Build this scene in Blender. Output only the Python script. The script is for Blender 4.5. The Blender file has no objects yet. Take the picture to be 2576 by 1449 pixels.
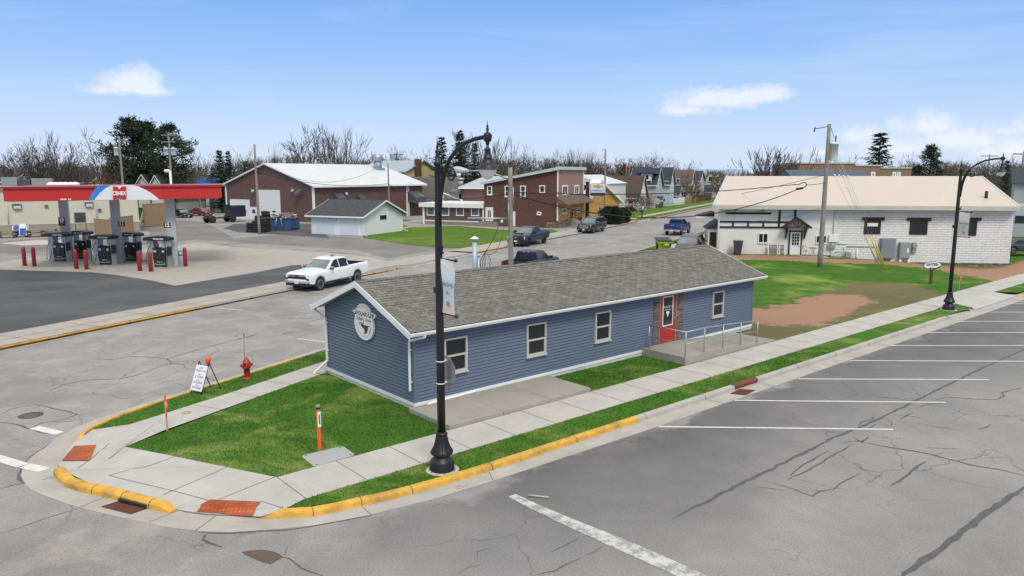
import bpy, bmesh, math, random
from mathutils import Vector, Matrix, geometry
random.seed(7)
S = bpy.context.scene
COL = S.collection
PI = math.pi
rad = math.radians
# ------------------------------------------------------------------ camera
CX, CY, FPX, HOR, H = 1288.0, 724.5, 1870.0, 438.0, 7.2
PIT = math.atan((CY - HOR) / FPX)
cP, sP = math.cos(PIT), math.sin(PIT)
cam = bpy.data.cameras.new('camera')
camo = bpy.data.objects.new('camera', cam)
COL.objects.link(camo)
camo.location = (0, 0, H)
camo.rotation_euler = (PI / 2 - PIT, 0, 0)
cam.sensor_width = 36
cam.lens = 36 * FPX / 2576
cam.clip_start = .1
cam.clip_end = 6000
S.camera = camo
def ray(u, v):
 a = (u - CX) / FPX
 b = (v - CY) / FPX
 return (a, cP - b * sP, -sP - b * cP)
def G(u, v, z=0.0):
 d = ray(u, v)
 t = (z - H) / d[2]
 return Vector((d[0] * t, d[1] * t, z))
def AT(u, v, Y):
 d = ray(u, v)
 t = Y / d[1]
 return Vector((d[0] * t, Y, H + d[2] * t))
def proj(p):
 dz = p[2] - H
 zc = p[1] * cP - dz * sP
 yc = -(p[1] * sP + dz * cP)
 return CX + FPX * p[0] / zc, CY + FPX * yc / zc
def zat(g, v):
 """height of the point above ground point g that is seen at image row v"""
 k = (v - CY) / FPX
 return H + (k * g[1] * cP + g[1] * sP) / (-cP + k * sP)
def dirv(az):
 return Vector((math.sin(rad(az)), math.cos(rad(az)), 0))
def ulen(g, az, u):
 """length along azimuth az from g until it is seen at image column u"""
 d = dirv(az)
 lo, hi = 0.0, 400.0
 f0 = proj(g)[0] - u
 for _ in range(60):
  m = (lo + hi) / 2
  if (proj(g + d * m)[0] - u) * f0 > 0:
   lo = m
  else:
   hi = m
 return lo
BZ = .13
A0 = G(1044, 1032, BZ)
A0.z = 0
RAZ, LAZ = 49.3, 24.5
def RF(s, t, z=0.0):
 p = A0 + dirv(RAZ) * s + dirv(RAZ + 90) * t
 return Vector((p.x, p.y, z))
def LF(s, t, z=0.0):
 p = A0 + dirv(LAZ) * s + dirv(LAZ + 90) * t
 return Vector((p.x, p.y, z))
# ------------------------------------------------------------------ materials
def new_mat(name):
 m = bpy.data.materials.new(name)
 m.use_nodes = True
 nt = m.node_tree
 b = nt.nodes['Principled BSDF']
 return m, nt, b
def N(nt, typ, **kw):
 n = nt.nodes.new(typ)
 for k, v in kw.items():
  if k.startswith('_'):
   setattr(n, k[1:], v)
  else:
   key = int(k[1:]) if k[0] == 'i' and k[1:].isdigit() else k.replace('__', ' ')
   n.inputs[key].default_value = v
 return n
def lk(nt, a, ao, b, bi):
 nt.links.new(a.outputs[ao], b.inputs[bi])
def c4(c):
 return (c[0], c[1], c[2], 1)
def srgb(r, g, b):
 f = lambda x: (x / 255 / 12.92) if x <= 10 else ((x / 255 + .055) / 1.055) ** 2.4
 return (f(r), f(g), f(b))
def mul(c, k):
 return tuple(min(1, x * k) for x in c)
def noise(nt, scale, detail=4, rough=.6, coord='Object', map_scale=None):
 tc = N(nt, 'ShaderNodeTexCoord')
 n = N(nt, 'ShaderNodeTexNoise', Scale=scale, Detail=detail, Roughness=rough)
 if map_scale:
  mp = N(nt, 'ShaderNodeMapping')
  mp.inputs['Scale'].default_value = map_scale
  lk(nt, tc, coord, mp, 'Vector')
  lk(nt, mp, 0, n, 'Vector')
 else:
  lk(nt, tc, coord, n, 'Vector')
 return n
def ramp(nt, src, out, stops):
 r = N(nt, 'ShaderNodeValToRGB')
 el = r.color_ramp.elements
 while len(el) < len(stops):
  el.new(.5)
 for e, (p, c) in zip(el, stops):
  e.position = p
  e.color = c4(c) if len(c) == 3 else c
 lk(nt, src, out, r, 'Fac')
 return r
def mix(nt, fac, a, b, typ='MIX', f=None):
 """a,b: (node,out) or colour; fac: (node,out) or float"""
 m = N(nt, 'ShaderNodeMix', _data_type='RGBA', _blend_type=typ)
 for v, i in ((fac, 0), (a, 6), (b, 7)):
  if isinstance(v, tuple) and len(v) == 2 and hasattr(v[0], 'outputs'):
   nt.links.new(v[0].outputs[v[1]], m.inputs[i])
  elif isinstance(v, (int, float)):
   m.inputs[i].default_value = v
  else:
   m.inputs[i].default_value = c4(v)
 return (m, 2)
def bump(nt, b, src, out, strength=.3, dist=.02):
 bp = N(nt, 'ShaderNodeBump', Strength=strength, Distance=dist)
 lk(nt, src, out, bp, 'Height')
 lk(nt, bp, 0, b, 'Normal')
 return bp
MC = {}
def mat(name, col, rough=.6, metal=0., var=.12, scale=1.5, bumpv=0., bscale=40., spec=.5, coat=0., dirt=0.):
 if name in MC:
  return MC[name]
 m, nt, b = new_mat(name)
 n = noise(nt, scale, 6, .65)
 r = ramp(nt, n, 'Fac', [(.25, mul(col, 1 - var)), (.75, mul(col, 1 + var))])
 o = (r, 0)
 if dirt:
  n3 = noise(nt, scale * .35, 8, .7)
  r3 = ramp(nt, n3, 'Fac', [(.45, (0, 0, 0)), (.75, (dirt, dirt, dirt))])
  o = mix(nt, (r3, 0), o, (.10, .08, .06))
 nt.links.new(o[0].outputs[o[1]], b.inputs['Base Color'])
 b.inputs['Roughness'].default_value = rough
 b.inputs['Metallic'].default_value = metal
 b.inputs['Specular IOR Level'].default_value = spec
 if coat:
  b.inputs['Coat Weight'].default_value = coat
  b.inputs['Coat Roughness'].default_value = .05
 if bumpv:
  n2 = noise(nt, bscale, 5)
  bump(nt, b, n2, 'Fac', bumpv, .01)
 MC[name] = m
 return m
def mat_asphalt(name, col, crack=.6, dark=.75, warm=.3, patch=.12, lane=None):
 m, nt, b = new_mat(name)
 big = noise(nt, patch, 5, .6)
 r = ramp(nt, big, 'Fac', [(.3, mul(col, dark)), (.5, mul(col, .97)), (.72, mul(col, 1.15))])
 st = noise(nt, 1.0, 4, .6, map_scale=(.32, .32, 1))
 r2 = ramp(nt, st, 'Fac', [(.3, (.86, .86, .87)), (.7, (1.1, 1.09, 1.07))])
 o = mix(nt, 1., (r, 0), (r2, 0), 'MULTIPLY')
 du = noise(nt, .22, 6, .65)
 du.inputs['Distortion'].default_value = .6
 rd = ramp(nt, du, 'Fac', [(.56, (0, 0, 0)), (.74, (warm, warm, warm))])
 o = mix(nt, (rd, 0), o, (col[0] * 1.55, col[1] * 1.42, col[2] * 1.28))
 if lane:
  tl = N(nt, 'ShaderNodeTexCoord')
  dp = N(nt, 'ShaderNodeVectorMath', _operation='DOT_PRODUCT')
  lk(nt, tl, 'Object', dp, 0)
  dp.inputs[1].default_value = (lane[0], lane[1], 0)
  nl = noise(nt, .35, 5, .6)
  al = N(nt, 'ShaderNodeMath', _operation='MULTIPLY_ADD', i1=4.5)
  lk(nt, nl, 'Fac', al, 0)
  lk(nt, dp, 'Value', al, 2)
  sb_ = N(nt, 'ShaderNodeMapRange', i1=lane[2] + 2.2, i2=lane[2] + 8.2)
  lk(nt, al, 0, sb_, 0)
  rl_ = ramp(nt, sb_, 0, [(0, (1, 1, 1)), (.06, (.50, .50, .52)), (.5, (.68, .68, .70)), (1, (1, 1, 1))])
  ds = N(nt, 'ShaderNodeVectorMath', _operation='DOT_PRODUCT')
  lk(nt, tl, 'Object', ds, 0)
  ds.inputs[1].default_value = (-lane[1], lane[0], 0)
  a2 = N(nt, 'ShaderNodeMath', _operation='MULTIPLY_ADD', i1=3.)
  lk(nt, nl, 'Fac', a2, 0)
  lk(nt, ds, 'Value', a2, 2)
  sm_ = N(nt, 'ShaderNodeMapRange', i1=lane[3] - 3.2, i2=lane[3] + 1.2)
  lk(nt, a2, 0, sm_, 0)
  om = mix(nt, 1., o, (rl_, 0), 'MULTIPLY')
  o = mix(nt, (sm_, 0), o, om)
  gm = ramp(nt, sb_, 0, [(0, (.5,) * 3), (.05, (.42,) * 3), (.17, (0, 0, 0))])
  ng = noise(nt, .7, 8, .7)
  rg2 = ramp(nt, ng, 'Fac', [(.48, (0, 0, 0)), (.66, (1, 1, 1))])
  gf = mix(nt, 1., (gm, 0), (rg2, 0), 'MULTIPLY')
  o = mix(nt, gf, o, (.46, .40, .35))
 g = noise(nt, 28, 5, .8)
 rg = ramp(nt, g, 'Fac', [(.3, (.62, .62, .62)), (.7, (1.36, 1.36, 1.36))])
 o = mix(nt, 1., o, (rg, 0), 'MULTIPLY')
 tc = N(nt, 'ShaderNodeTexCoord')
 wn = N(nt, 'ShaderNodeTexNoise', Scale=1.6, Detail=5)
 lk(nt, tc, 'Object', wn, 'Vector')
 ad = N(nt, 'ShaderNodeMix', _data_type='RGBA', _blend_type='ADD', i0=.55)
 lk(nt, tc, 'Object', ad, 6)
 lk(nt, wn, 'Color', ad, 7)
 for sc, w, lo, hi, ms in ((.42, .011, .44, .58, .13), (1.7, .032, .57, .68, .26)):
  vo = N(nt, 'ShaderNodeTexVoronoi', _feature='DISTANCE_TO_EDGE', Scale=sc)
  lk(nt, ad, 2, vo, 'Vector')
  rv = ramp(nt, vo, 'Distance', [(0, (1, 1, 1)), (w, (0, 0, 0))])
  mk = noise(nt, ms, 3)
  rm = ramp(nt, mk, 'Fac', [(lo, (0, 0, 0)), (hi, (crack, crack, crack))])
  f = mix(nt, 1., (rv, 0), (rm, 0), 'MULTIPLY')
  o = mix(nt, f, o, mul(col, .3))
 nt.links.new(o[0].outputs[o[1]], b.inputs['Base Color'])
 b.inputs['Roughness'].default_value = .88
 b.inputs['Specular IOR Level'].default_value = .3
 bump(nt, b, g, 'Fac', .25, .01)
 return m
def mat_concrete(name, col, var=.1, stain=.35):
 m, nt, b = new_mat(name)
 n = noise(nt, .9, 8, .65)
 r = ramp(nt, n, 'Fac', [(.28, mul(col, 1 - var * 1.4)), (.72, mul(col, 1 + var))])
 n2 = noise(nt, .45, 7, .7)
 n2.inputs['Distortion'].default_value = .8
 rs = ramp(nt, n2, 'Fac', [(.55, (0, 0, 0)), (.8, (stain, stain, stain))])
 o = mix(nt, (rs, 0), (r, 0), (col[0] * .62, col[1] * .55, col[2] * .48))
 g = noise(nt, 45, 4, .7)
 rg = ramp(nt, g, 'Fac', [(.3, (.9, .9, .9)), (.7, (1.08, 1.08, 1.08))])
 o = mix(nt, 1., o, (rg, 0), 'MULTIPLY')
 nt.links.new(o[0].outputs[o[1]], b.inputs['Base Color'])
 b.inputs['Roughness'].default_value = .85
 b.inputs['Specular IOR Level'].default_value = .3
 bump(nt, b, g, 'Fac', .15, .006)
 return m
def mat_grass(name, col, dry, dryamt=.5, scale=.35, dirt=None):
 m, nt, b = new_mat(name)
 n = noise(nt, 1.3, 8, .7)
 r = ramp(nt, n, 'Fac', [(.3, mul(col, .72)), (.7, mul(col, 1.25))])
 n2 = noise(nt, scale, 8, .68)
 n2.inputs['Distortion'].default_value = .5
 rs = ramp(nt, n2, 'Fac', [(.5, (0, 0, 0)), (.72, (dryamt, dryamt, dryamt))])
 o = mix(nt, (rs, 0), (r, 0), dry)
 g = noise(nt, 22, 6, .8)
 rg = ramp(nt, g, 'Fac', [(.25, (.72, .72, .72)), (.75, (1.25, 1.25, 1.25))])
 o = mix(nt, 1., o, (rg, 0), 'MULTIPLY')
 nt.links.new(o[0].outputs[o[1]], b.inputs['Base Color'])
 b.inputs['Roughness'].default_value = .95
 b.inputs['Specular IOR Level'].default_value = .1
 bump(nt, b, g, 'Fac', .6, .03)
 return m
def mat_brick(name, c1, c2, mortar, bw=.22, bh=.075, ms=.012, bumpv=.4, var=.3, rough=.85, off=.5, bdist=.01, msm=.1, grime=0.):
 """brick / block / shingle pattern in UV metres"""
 m, nt, b = new_mat(name)
 tc = N(nt, 'ShaderNodeTexCoord')
 br = N(nt, 'ShaderNodeTexBrick', _offset=off, Scale=1.)
 br.inputs['Color1'].default_value = c4(c1)
 br.inputs['Color2'].default_value = c4(c2)
 br.inputs['Mortar'].default_value = c4(mortar)
 br.inputs['Mortar Size'].default_value = ms
 br.inputs['Mortar Smooth'].default_value = msm
 br.inputs['Brick Width'].default_value = bw
 br.inputs['Row Height'].default_value = bh
 lk(nt, tc, 'UV', br, 'Vector')
 n = noise(nt, 3, 6, .7)
 r = ramp(nt, n, 'Fac', [(.25, (1 - var,) * 3), (.75, (1 + var,) * 3)])
 o = mix(nt, 1., (br, 0), (r, 0), 'MULTIPLY')
 if grime:
  n3 = noise(nt, .35, 8, .7)
  r3 = ramp(nt, n3, 'Fac', [(.42, (0, 0, 0)), (.8, (grime,) * 3)])
  o = mix(nt, (r3, 0), o, (.2, .18, .14))
 nt.links.new(o[0].outputs[o[1]], b.inputs['Base Color'])
 b.inputs['Roughness'].default_value = rough
 b.inputs['Specular IOR Level'].default_value = .25
 inv = N(nt, 'ShaderNodeMath', _operation='SUBTRACT', i0=1.)
 lk(nt, br, 'Fac', inv, 1)
 n4 = noise(nt, 14, 5, .7)
 ad = N(nt, 'ShaderNodeMath', _operation='MULTIPLY_ADD', i1=.5)
 lk(nt, n4, 'Fac', ad, 0)
 lk(nt, inv, 0, ad, 2)
 bump(nt, b, ad, 0, bumpv, bdist)
 return m
def mat_ribs(name, col, pitch=.3, rough=.5, axis=0, depth=.6, dark=.82, var=.08, metal=0., width=.12, weather=0.):
 """sheet material with ribs/laps every pitch metres along UV axis"""
 m, nt, b = new_mat(name)
 tc = N(nt, 'ShaderNodeTexCoord')
 sx = N(nt, 'ShaderNodeSeparateXYZ')
 lk(nt, tc, 'UV', sx, 0)
 d = N(nt, 'ShaderNodeMath', _operation='DIVIDE', i1=pitch)
 lk(nt, sx, axis, d, 0)
 fr = N(nt, 'ShaderNodeMath', _operation='FRACT')
 lk(nt, d, 0, fr, 0)
 r = ramp(nt, fr, 0, [(0, (dark,) * 3), (width, (1, 1, 1)), (1, (1, 1, 1))])
 n = noise(nt, .8, 7, .65)
 rn = ramp(nt, n, 'Fac', [(.25, mul(col, 1 - var)), (.75, mul(col, 1 + var))])
 o = mix(nt, 1., (rn, 0), (r, 0), 'MULTIPLY')
 if weather:
  n3 = noise(nt, 1., 8, .7, map_scale=(1.2, 1.2, .25))
  r3 = ramp(nt, n3, 'Fac', [(.5, (0, 0, 0)), (.8, (weather,) * 3)])
  o = mix(nt, (r3, 0), o, mul(col, .45))
 nt.links.new(o[0].outputs[o[1]], b.inputs['Base Color'])
 b.inputs['Roughness'].default_value = rough
 b.inputs['Metallic'].default_value = metal
 bump(nt, b, r, 0, depth, .02)
 return m
def mat_glass(name, tint=(.02, .025, .03), rough=.05):
 m, nt, b = new_mat(name)
 n = noise(nt, .7, 3)
 r = ramp(nt, n, 'Fac', [(.3, mul(tint, .6)), (.7, mul(tint, 1.5))])
 lk(nt, r, 0, b, 'Base Color')
 b.inputs['Roughness'].default_value = rough
 b.inputs['Specular IOR Level'].default_value = .6
 return m
# ------------------------------------------------------------------ mesh builder
class MB:
 def __init__(self, mat=None):
  self.v, self.f, self.mi, self.sm = [], [], [], []
  self.mats = []
  self.cur = 0
  self.m = None
  self.smooth = False
  if mat:
   self.use(mat)
 def use(self, mat):
  if mat not in self.mats:
   self.mats.append(mat)
  self.cur = self.mats.index(mat)
  return self
 def pt(self, p):
  p = Vector(p)
  if self.m is not None:
   p = self.m @ p
  self.v.append(p)
  return len(self.v) - 1
 def fi(self, idx):
  idx = tuple(idx)
  if self.m is not None and self.m.determinant() < 0:
   idx = idx[::-1]
  self.f.append(idx)
  self.mi.append(self.cur)
  self.sm.append(self.smooth)
 def face(self, pts):
  self.fi([self.pt(p) for p in pts])
  return self
 def box(self, a, b):
  x0, y0, z0 = a
  x1, y1, z1 = b
  if x0 > x1: x0, x1 = x1, x0
  if y0 > y1: y0, y1 = y1, y0
  if z0 > z1: z0, z1 = z1, z0
  i = [self.pt(p) for p in ((x0, y0, z0), (x1, y0, z0), (x1, y1, z0), (x0, y1, z0),
                                  (x0, y0, z1), (x1, y0, z1), (x1, y1, z1), (x0, y1, z1))]
  for q in ((3, 2, 1, 0), (4, 5, 6, 7), (0, 1, 5, 4), (1, 2, 6, 5), (2, 3, 7, 6), (3, 0, 4, 7)):
   self.fi([i[k] for k in q])
  return self
 def cbox(self, c, s):
  return self.box((c[0] - s[0] / 2, c[1] - s[1] / 2, c[2] - s[2] / 2),
      (c[0] + s[0] / 2, c[1] + s[1] / 2, c[2] + s[2] / 2))
 def prism(self, poly, vec):
  """poly: 3D points; extruded by vec, closed"""
  vec = Vector(vec)
  a = [self.pt(p) for p in poly]
  b = [self.pt(Vector(p) + vec) for p in poly]
  n = len(poly)
  self.fi(a[::-1])
  self.fi(b)
  for i in range(n):
   j = (i + 1) % n
   self.fi((a[i], a[j], b[j], b[i]))
  return self
 def tube(self, pts, r, n=6, caps=True, smooth=True):
  pts = [Vector(p) for p in pts]
  rs = r if isinstance(r, (list, tuple)) else [r] * len(pts)
  os_, self.smooth = self.smooth, smooth
  rings = []
  ref = Vector((.31, .17, .94))
  for i, p in enumerate(pts):
   d = (pts[min(i + 1, len(pts) - 1)] - pts[max(i - 1, 0)])
   if d.length < 1e-9:
    d = Vector((0, 0, 1))
   d.normalize()
   if i == 0:
    a = d.cross(ref if abs(d.dot(ref)) < .95 else Vector((1, 0, 0))).normalized()
   else:
    a = (a - d * a.dot(d))
    a = a.normalized() if a.length > 1e-6 else d.orthogonal().normalized()
   b = d.cross(a)
   rings.append([self.pt(p + (a * math.cos(2 * PI * k / n) + b * math.sin(2 * PI * k / n)) * rs[i]) for k in range(n)])
  for i in range(len(pts) - 1):
   for k in range(n):
    l = (k + 1) % n
    self.fi((rings[i][k], rings[i][l], rings[i + 1][l], rings[i + 1][k]))
  self.smooth = os_
  if caps:
   self.fi(rings[0][::-1])
   self.fi(rings[-1])
  return self
 def cyl(self, p0, p1, r0, r1=None, n=10):
  return self.tube([p0, p1], [r0, r0 if r1 is None else r1], n)
 def lathe(self, prof, n=16, c=(0, 0, 0), smooth=True, axis='z'):
  os_, self.smooth = self.smooth, smooth
  c = Vector(c)
  rings = []
  for r, z in prof:
   ring = []
   for k in range(n):
    a = 2 * PI * k / n
    q = (r * math.cos(a), r * math.sin(a), z)
    if axis == 'y':
     q = (q[0], z, q[1])
    elif axis == 'x':
     q = (z, q[0], q[1])
    ring.append(self.pt(c + Vector(q)))
   rings.append(ring)
  for i in range(len(prof) - 1):
   for k in range(n):
    l = (k + 1) % n
    self.fi((rings[i][k], rings[i][l], rings[i + 1][l], rings[i + 1][k]))
  self.smooth = os_
  if prof[0][0] > 1e-4: self.fi(rings[0][::-1])
  if prof[-1][0] > 1e-4: self.fi(rings[-1])
  return self
 def strip(self, pts, w, z=None):
  """flat ribbon along pts (on ground)"""
  pts = [Vector(p) for p in pts]
  ws = w if isinstance(w, (list, tuple)) else [w] * len(pts)
  L, Rr = [], []
  for i, p in enumerate(pts):
   d = pts[min(i + 1, len(pts) - 1)] - pts[max(i - 1, 0)]
   d.z = 0
   d.normalize()
   s = Vector((-d.y, d.x, 0)) * ws[i] / 2
   L.append(self.pt(p + s))
   Rr.append(self.pt(p - s))
  for i in range(len(pts) - 1):
   self.fi((L[i], Rr[i], Rr[i + 1], L[i + 1]))
  return self
 def mesh(self, tm, M):
  """add text/other mesh data (verts, faces) with matrix M"""
  vs, fs = tm
  old, self.m = self.m, (M if self.m is None else self.m @ M)
  idx = [self.pt(v) for v in vs]
  self.m = old
  for f in fs:
   self.fi([idx[k] for k in f])
  return self
 def build(self, name, parent=None, mat=None, uv=True, bev=0., seg=2, smooth=None, tri=False):
  me = bpy.data.meshes.new(name)
  me.from_pydata([tuple(v) for v in self.v], [], self.f)
  ms = self.mats or ([mat] if mat else [])
  for m in ms:
   me.materials.append(m)
  if len(ms) > 1:
   me.polygons.foreach_set('material_index', self.mi)
  sm = self.sm if smooth is None else [smooth] * len(self.f)
  me.polygons.foreach_set('use_smooth', sm)
  if uv:
   ul = me.uv_layers.new(name='UVMap')
   data = [0.0] * (2 * len(me.loops))
   vv = self.v
   for p in me.polygons:
    n = p.normal
    if abs(n.z) > .985:
     for li in p.loop_indices:
      q = vv[me.loops[li].vertex_index]
      data[2 * li] = q.x
      data[2 * li + 1] = q.y
    else:
     t = Vector((-n.y, n.x, 0)).normalized()
     w = n.cross(t)
     for li in p.loop_indices:
      q = vv[me.loops[li].vertex_index]
      data[2 * li] = q.dot(t)
      data[2 * li + 1] = q.dot(w)
   ul.data.foreach_set('uv', data)
  me.update()
  o = bpy.data.objects.new(name, me)
  COL.objects.link(o)
  if parent is not None:
   o.parent = parent
  if bev:
   md = o.modifiers.new('bevel', 'BEVEL')
   md.width = bev
   md.segments = seg
   md.limit_method = 'ANGLE'
   md.angle_limit = rad(35)
  return o
def split(mb, name, parent=None, **k):
 """one object per loose piece"""
 par = list(range(len(mb.v)))
 def fd(a):
  while par[a] != a:
   par[a] = par[par[a]]
   a = par[a]
  return a
 for f in mb.f:
  for q in f[1:]:
   par[fd(q)] = fd(f[0])
 grp = {}
 for i, f in enumerate(mb.f):
  grp.setdefault(fd(f[0]), []).append(i)
 out = []
 for g in grp.values():
  m2 = MB()
  m2.mats = mb.mats
  mp = {}
  for i in g:
   idx = []
   for q in mb.f[i]:
    if q not in mp:
     mp[q] = len(m2.v)
     m2.v.append(mb.v[q])
    idx.append(mp[q])
   m2.f.append(tuple(idx))
   m2.mi.append(mb.mi[i])
   m2.sm.append(mb.sm[i])
  out.append(m2.build(name, parent, **k))
 return out
def tag(o, label=None, cat=None, group=None, kind=None):
 if label: o['label'] = label
 if cat: o['category'] = cat
 if group: o['group'] = group
 if kind: o['kind'] = kind
 return o
def thing(name, label, cat, loc=(0, 0, 0), az=90., group=None):
 """Empty at the thing's base; local +x looks along azimuth az, +y to its left"""
 o = bpy.data.objects.new(name, None)
 COL.objects.link(o)
 o.location = loc
 o.rotation_euler = (0, 0, rad(90 - az))
 o.empty_display_size = .3
 return tag(o, label, cat, group)
def struct(mb, name, mat=None, **k):
 return tag(mb.build(name, None, mat, **k), kind='structure')
def dup(o, parent=None):
 c = o.copy()
 COL.objects.link(c)
 if parent is not None:
  c.parent = parent
 for ch in list(o.children):
  dup(ch, c)
 return c
def wall(p0, p1):
 """frame on a wall from p0 to p1 (seen from outside p0 is LEFT): x along, y outward, z up"""
 p0, p1 = Vector(p0), Vector(p1)
 x = (p1 - p0)
 x.z = 0
 x.normalize()
 y = Vector((x.y, -x.x, 0))
 return Matrix(((x.x, y.x, 0, p0.x), (x.y, y.y, 0, p0.y), (0, 0, 1, p0.z), (0, 0, 0, 1)))
_TX = {}
def text(s, size=1., shear=0., bold=0., sx=1., sp=1.):
 """text as (verts, faces) in its own x,y plane, centred; size = height of a line"""
 k = (s, size, shear, bold, sx, sp)
 if k not in _TX:
  cu = bpy.data.curves.new('t', 'FONT')
  cu.body = s
  cu.size = size
  cu.shear = shear
  cu.offset = bold
  cu.align_x = 'CENTER'
  cu.align_y = 'CENTER'
  cu.space_character = sp
  ob = bpy.data.objects.new('t', cu)
  COL.objects.link(ob)
  me = bpy.data.meshes.new_from_object(ob.evaluated_get(bpy.context.evaluated_depsgraph_get()))
  _TX[k] = ([Vector((v.co.x * sx, v.co.y, 0)) for v in me.vertices], [tuple(p.vertices) for p in me.polygons])
  bpy.data.objects.remove(ob)
  bpy.data.meshes.remove(me)
  bpy.data.curves.remove(cu)
 return _TX[k]
def ftext(s, w, h, **k):
 """text fitted to width w and cap height h, centred"""
 vs, fs = text(s, 1., **k)
 x0, x1 = min(v.x for v in vs), max(v.x for v in vs)
 y0, y1 = min(v.y for v in vs), max(v.y for v in vs)
 return [Vector(((v.x - (x0 + x1) / 2) * w / (x1 - x0), (v.y - (y0 + y1) / 2) * h / (y1 - y0), 0)) for v in vs], fs
def marks(mb, M, w, h, n, seed=1):
 """row of small print too small to read in the photograph"""
 r_ = random.Random(seed)
 old, mb.m = mb.m, (M if mb.m is None else mb.m @ M)
 for k in range(n):
  if r_.random() < .14: continue
  x = -w / 2 + w * k / n
  mb.face([(x, -h / 2, 0), (x + w / n * .7, -h / 2, 0), (x + w / n * .7, h / 2 * r_.uniform(.5, 1), 0), (x, h / 2 * r_.uniform(.7, 1), 0)])
 mb.m = old
def onwall(x, z, y=0., ry=0.):
 """matrix putting text (x,y plane) on a wall frame, facing outward (+y)... x to the right seen from outside"""
 return Matrix.Translation((x, y, z)) @ Matrix.Rotation(ry, 4, 'Y') @ Matrix(((1, 0, 0, 0), (0, 0, 1, 0), (0, 1, 0, 0), (0, 0, 0, 1)))
# ------------------------------------------------------------------ sky and sun
W = bpy.data.worlds.new('World')
S.world = W
W.use_nodes = True
nt = W.node_tree
bg = nt.nodes['Background']
SUN_AZ, SUN_EL = 160.0, 50.0
sky = N(nt, 'ShaderNodeTexSky', _sky_type='NISHITA', _sun_disc=False)
sky.sun_elevation = rad(SUN_EL)
sky.sun_rotation = rad(SUN_AZ)
sky.air_density = 1.0
sky.dust_density = 1.5
tc = N(nt, 'ShaderNodeTexCoord')
sx = N(nt, 'ShaderNodeSeparateXYZ')
lk(nt, tc, 'Generated', sx, 0)
K = 7.6   # the strip of sky above the roofs, in the units of the sky texture
gr = ramp(nt, sx, 2, [(0, (.64, .745, .92)), (.04, (.57, .70, .92)), (.09, (.43, .61, .91)), (.15, (.29, .50, .89)), (.225, (.185, .40, .84)), (.38, (.60, .66, .76)), (.55, (.95, .93, .89)), (.8, (1.0, .97, .92))])
grk = mix(nt, 1., (gr, 0), (K, K, K), 'MULTIPLY')
fz = ramp(nt, sx, 2, [(.5, (.9,) * 3), (.95, (.9,) * 3)])
so = mix(nt, (fz, 0), (sky, 0), grk)
def mth(op, a, b=None, c=None):
 m = N(nt, 'ShaderNodeMath', _operation=op)
 for i, x in enumerate((a, b, c)):
  if x is None: continue
  if isinstance(x, tuple):
   nt.links.new(x[0].outputs[x[1]], m.inputs[i])
  elif hasattr(x, 'outputs'):
   nt.links.new(x.outputs[0], m.inputs[i])
  else:
   m.inputs[i].default_value = x
 return m
az = mth('ARCTAN2', (sx, 0), (sx, 1))
cn = N(nt, 'ShaderNodeTexNoise', Scale=17., Detail=10., Roughness=.66)
lk(nt, tc, 'Generated', cn, 'Vector')
cn2 = N(nt, 'ShaderNodeTexNoise', Scale=38., Detail=6., Roughness=.6)
lk(nt, tc, 'Generated', cn2, 'Vector')
nz = mth('MULTIPLY_ADD', (cn, 'Fac'), 4.0, -2.0)
total = None
for (u, v, wx, wy) in ((318, 212, 82, 40), (255, 226, 62, 22), (370, 228, 50, 22), (1905, 242, 105, 30), (1790, 256, 110, 32), (1730, 280, 90, 26), (2350, 318, 92, 40), (2440, 352, 140, 40),
                       (2525, 330, 72, 34), (2150, 345, 66, 34), (2560, 378, 90, 40), (2265, 376, 110, 30), (2080, 385, 80, 18)):
 d = Vector(ray(u, v)).normalized()
 a0, z0 = math.atan2(d.x, d.y), d.z
 kx, kz = FPX / wx, FPX / wy
 dx = mth('MULTIPLY', mth('SUBTRACT', az, a0), kx)
 dz = mth('MULTIPLY', mth('SUBTRACT', (sx, 2), z0), kz)
 dn = mth('MULTIPLY', mth('MINIMUM', dz, 0.0), .7)        # flatter underside
 dz2 = mth('ADD', dz, dn)
 r2 = mth('SQRT', mth('ADD', mth('MULTIPLY', dx, dx), mth('MULTIPLY', dz2, dz2)))
 w = mth('SUBTRACT', .98, mth('ADD', r2, mth('MULTIPLY', nz, .75)))
 total = w if total is None else mth('MAXIMUM', total, w)
cm = ramp(nt, total, 0, [(-.0, (0, 0, 0)), (.3, (.30,) * 3), (.8, (.82,) * 3)])
cw = mix(nt, (cn2, 'Fac'), mul((.78, .85, .97), 1), (1., 1., 1.))
cwk = mix(nt, 1., cw, (K * .92, K * .92, K * .92), 'MULTIPLY')
mp = N(nt, 'ShaderNodeMapping')
mp.inputs['Rotation'].default_value = (0, rad(7), 0)
mp.inputs['Scale'].default_value = (1.6, 1.6, 15)
lk(nt, tc, 'Generated', mp, 'Vector')
wn = N(nt, 'ShaderNodeTexNoise', Scale=1.7, Detail=8., Roughness=.58, Distortion=.5)
lk(nt, mp, 0, wn, 'Vector')
ws = ramp(nt, wn, 'Fac', [(.48, (0, 0, 0)), (.8, (.25,) * 3)])
wk = mix(nt, 1., (.70, .80, .95), (K, K, K), 'MULTIPLY')
o1 = mix(nt, (ws, 0), so, wk)
o2 = mix(nt, (cm, 0), o1, cwk)
nt.links.new(o2[0].outputs[2], bg.inputs['Color'])
bg.inputs['Strength'].default_value = .11
for m_ in nt.nodes:
 if m_.type == 'MIX':
  m_.clamp_result = False
sl = bpy.data.lights.new('sun', 'SUN')
sl.energy = 1.5
sl.angle = rad(18)
sl.color = (1, .95, .87)
so_ = bpy.data.objects.new('sun', sl)
COL.objects.link(so_)
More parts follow.
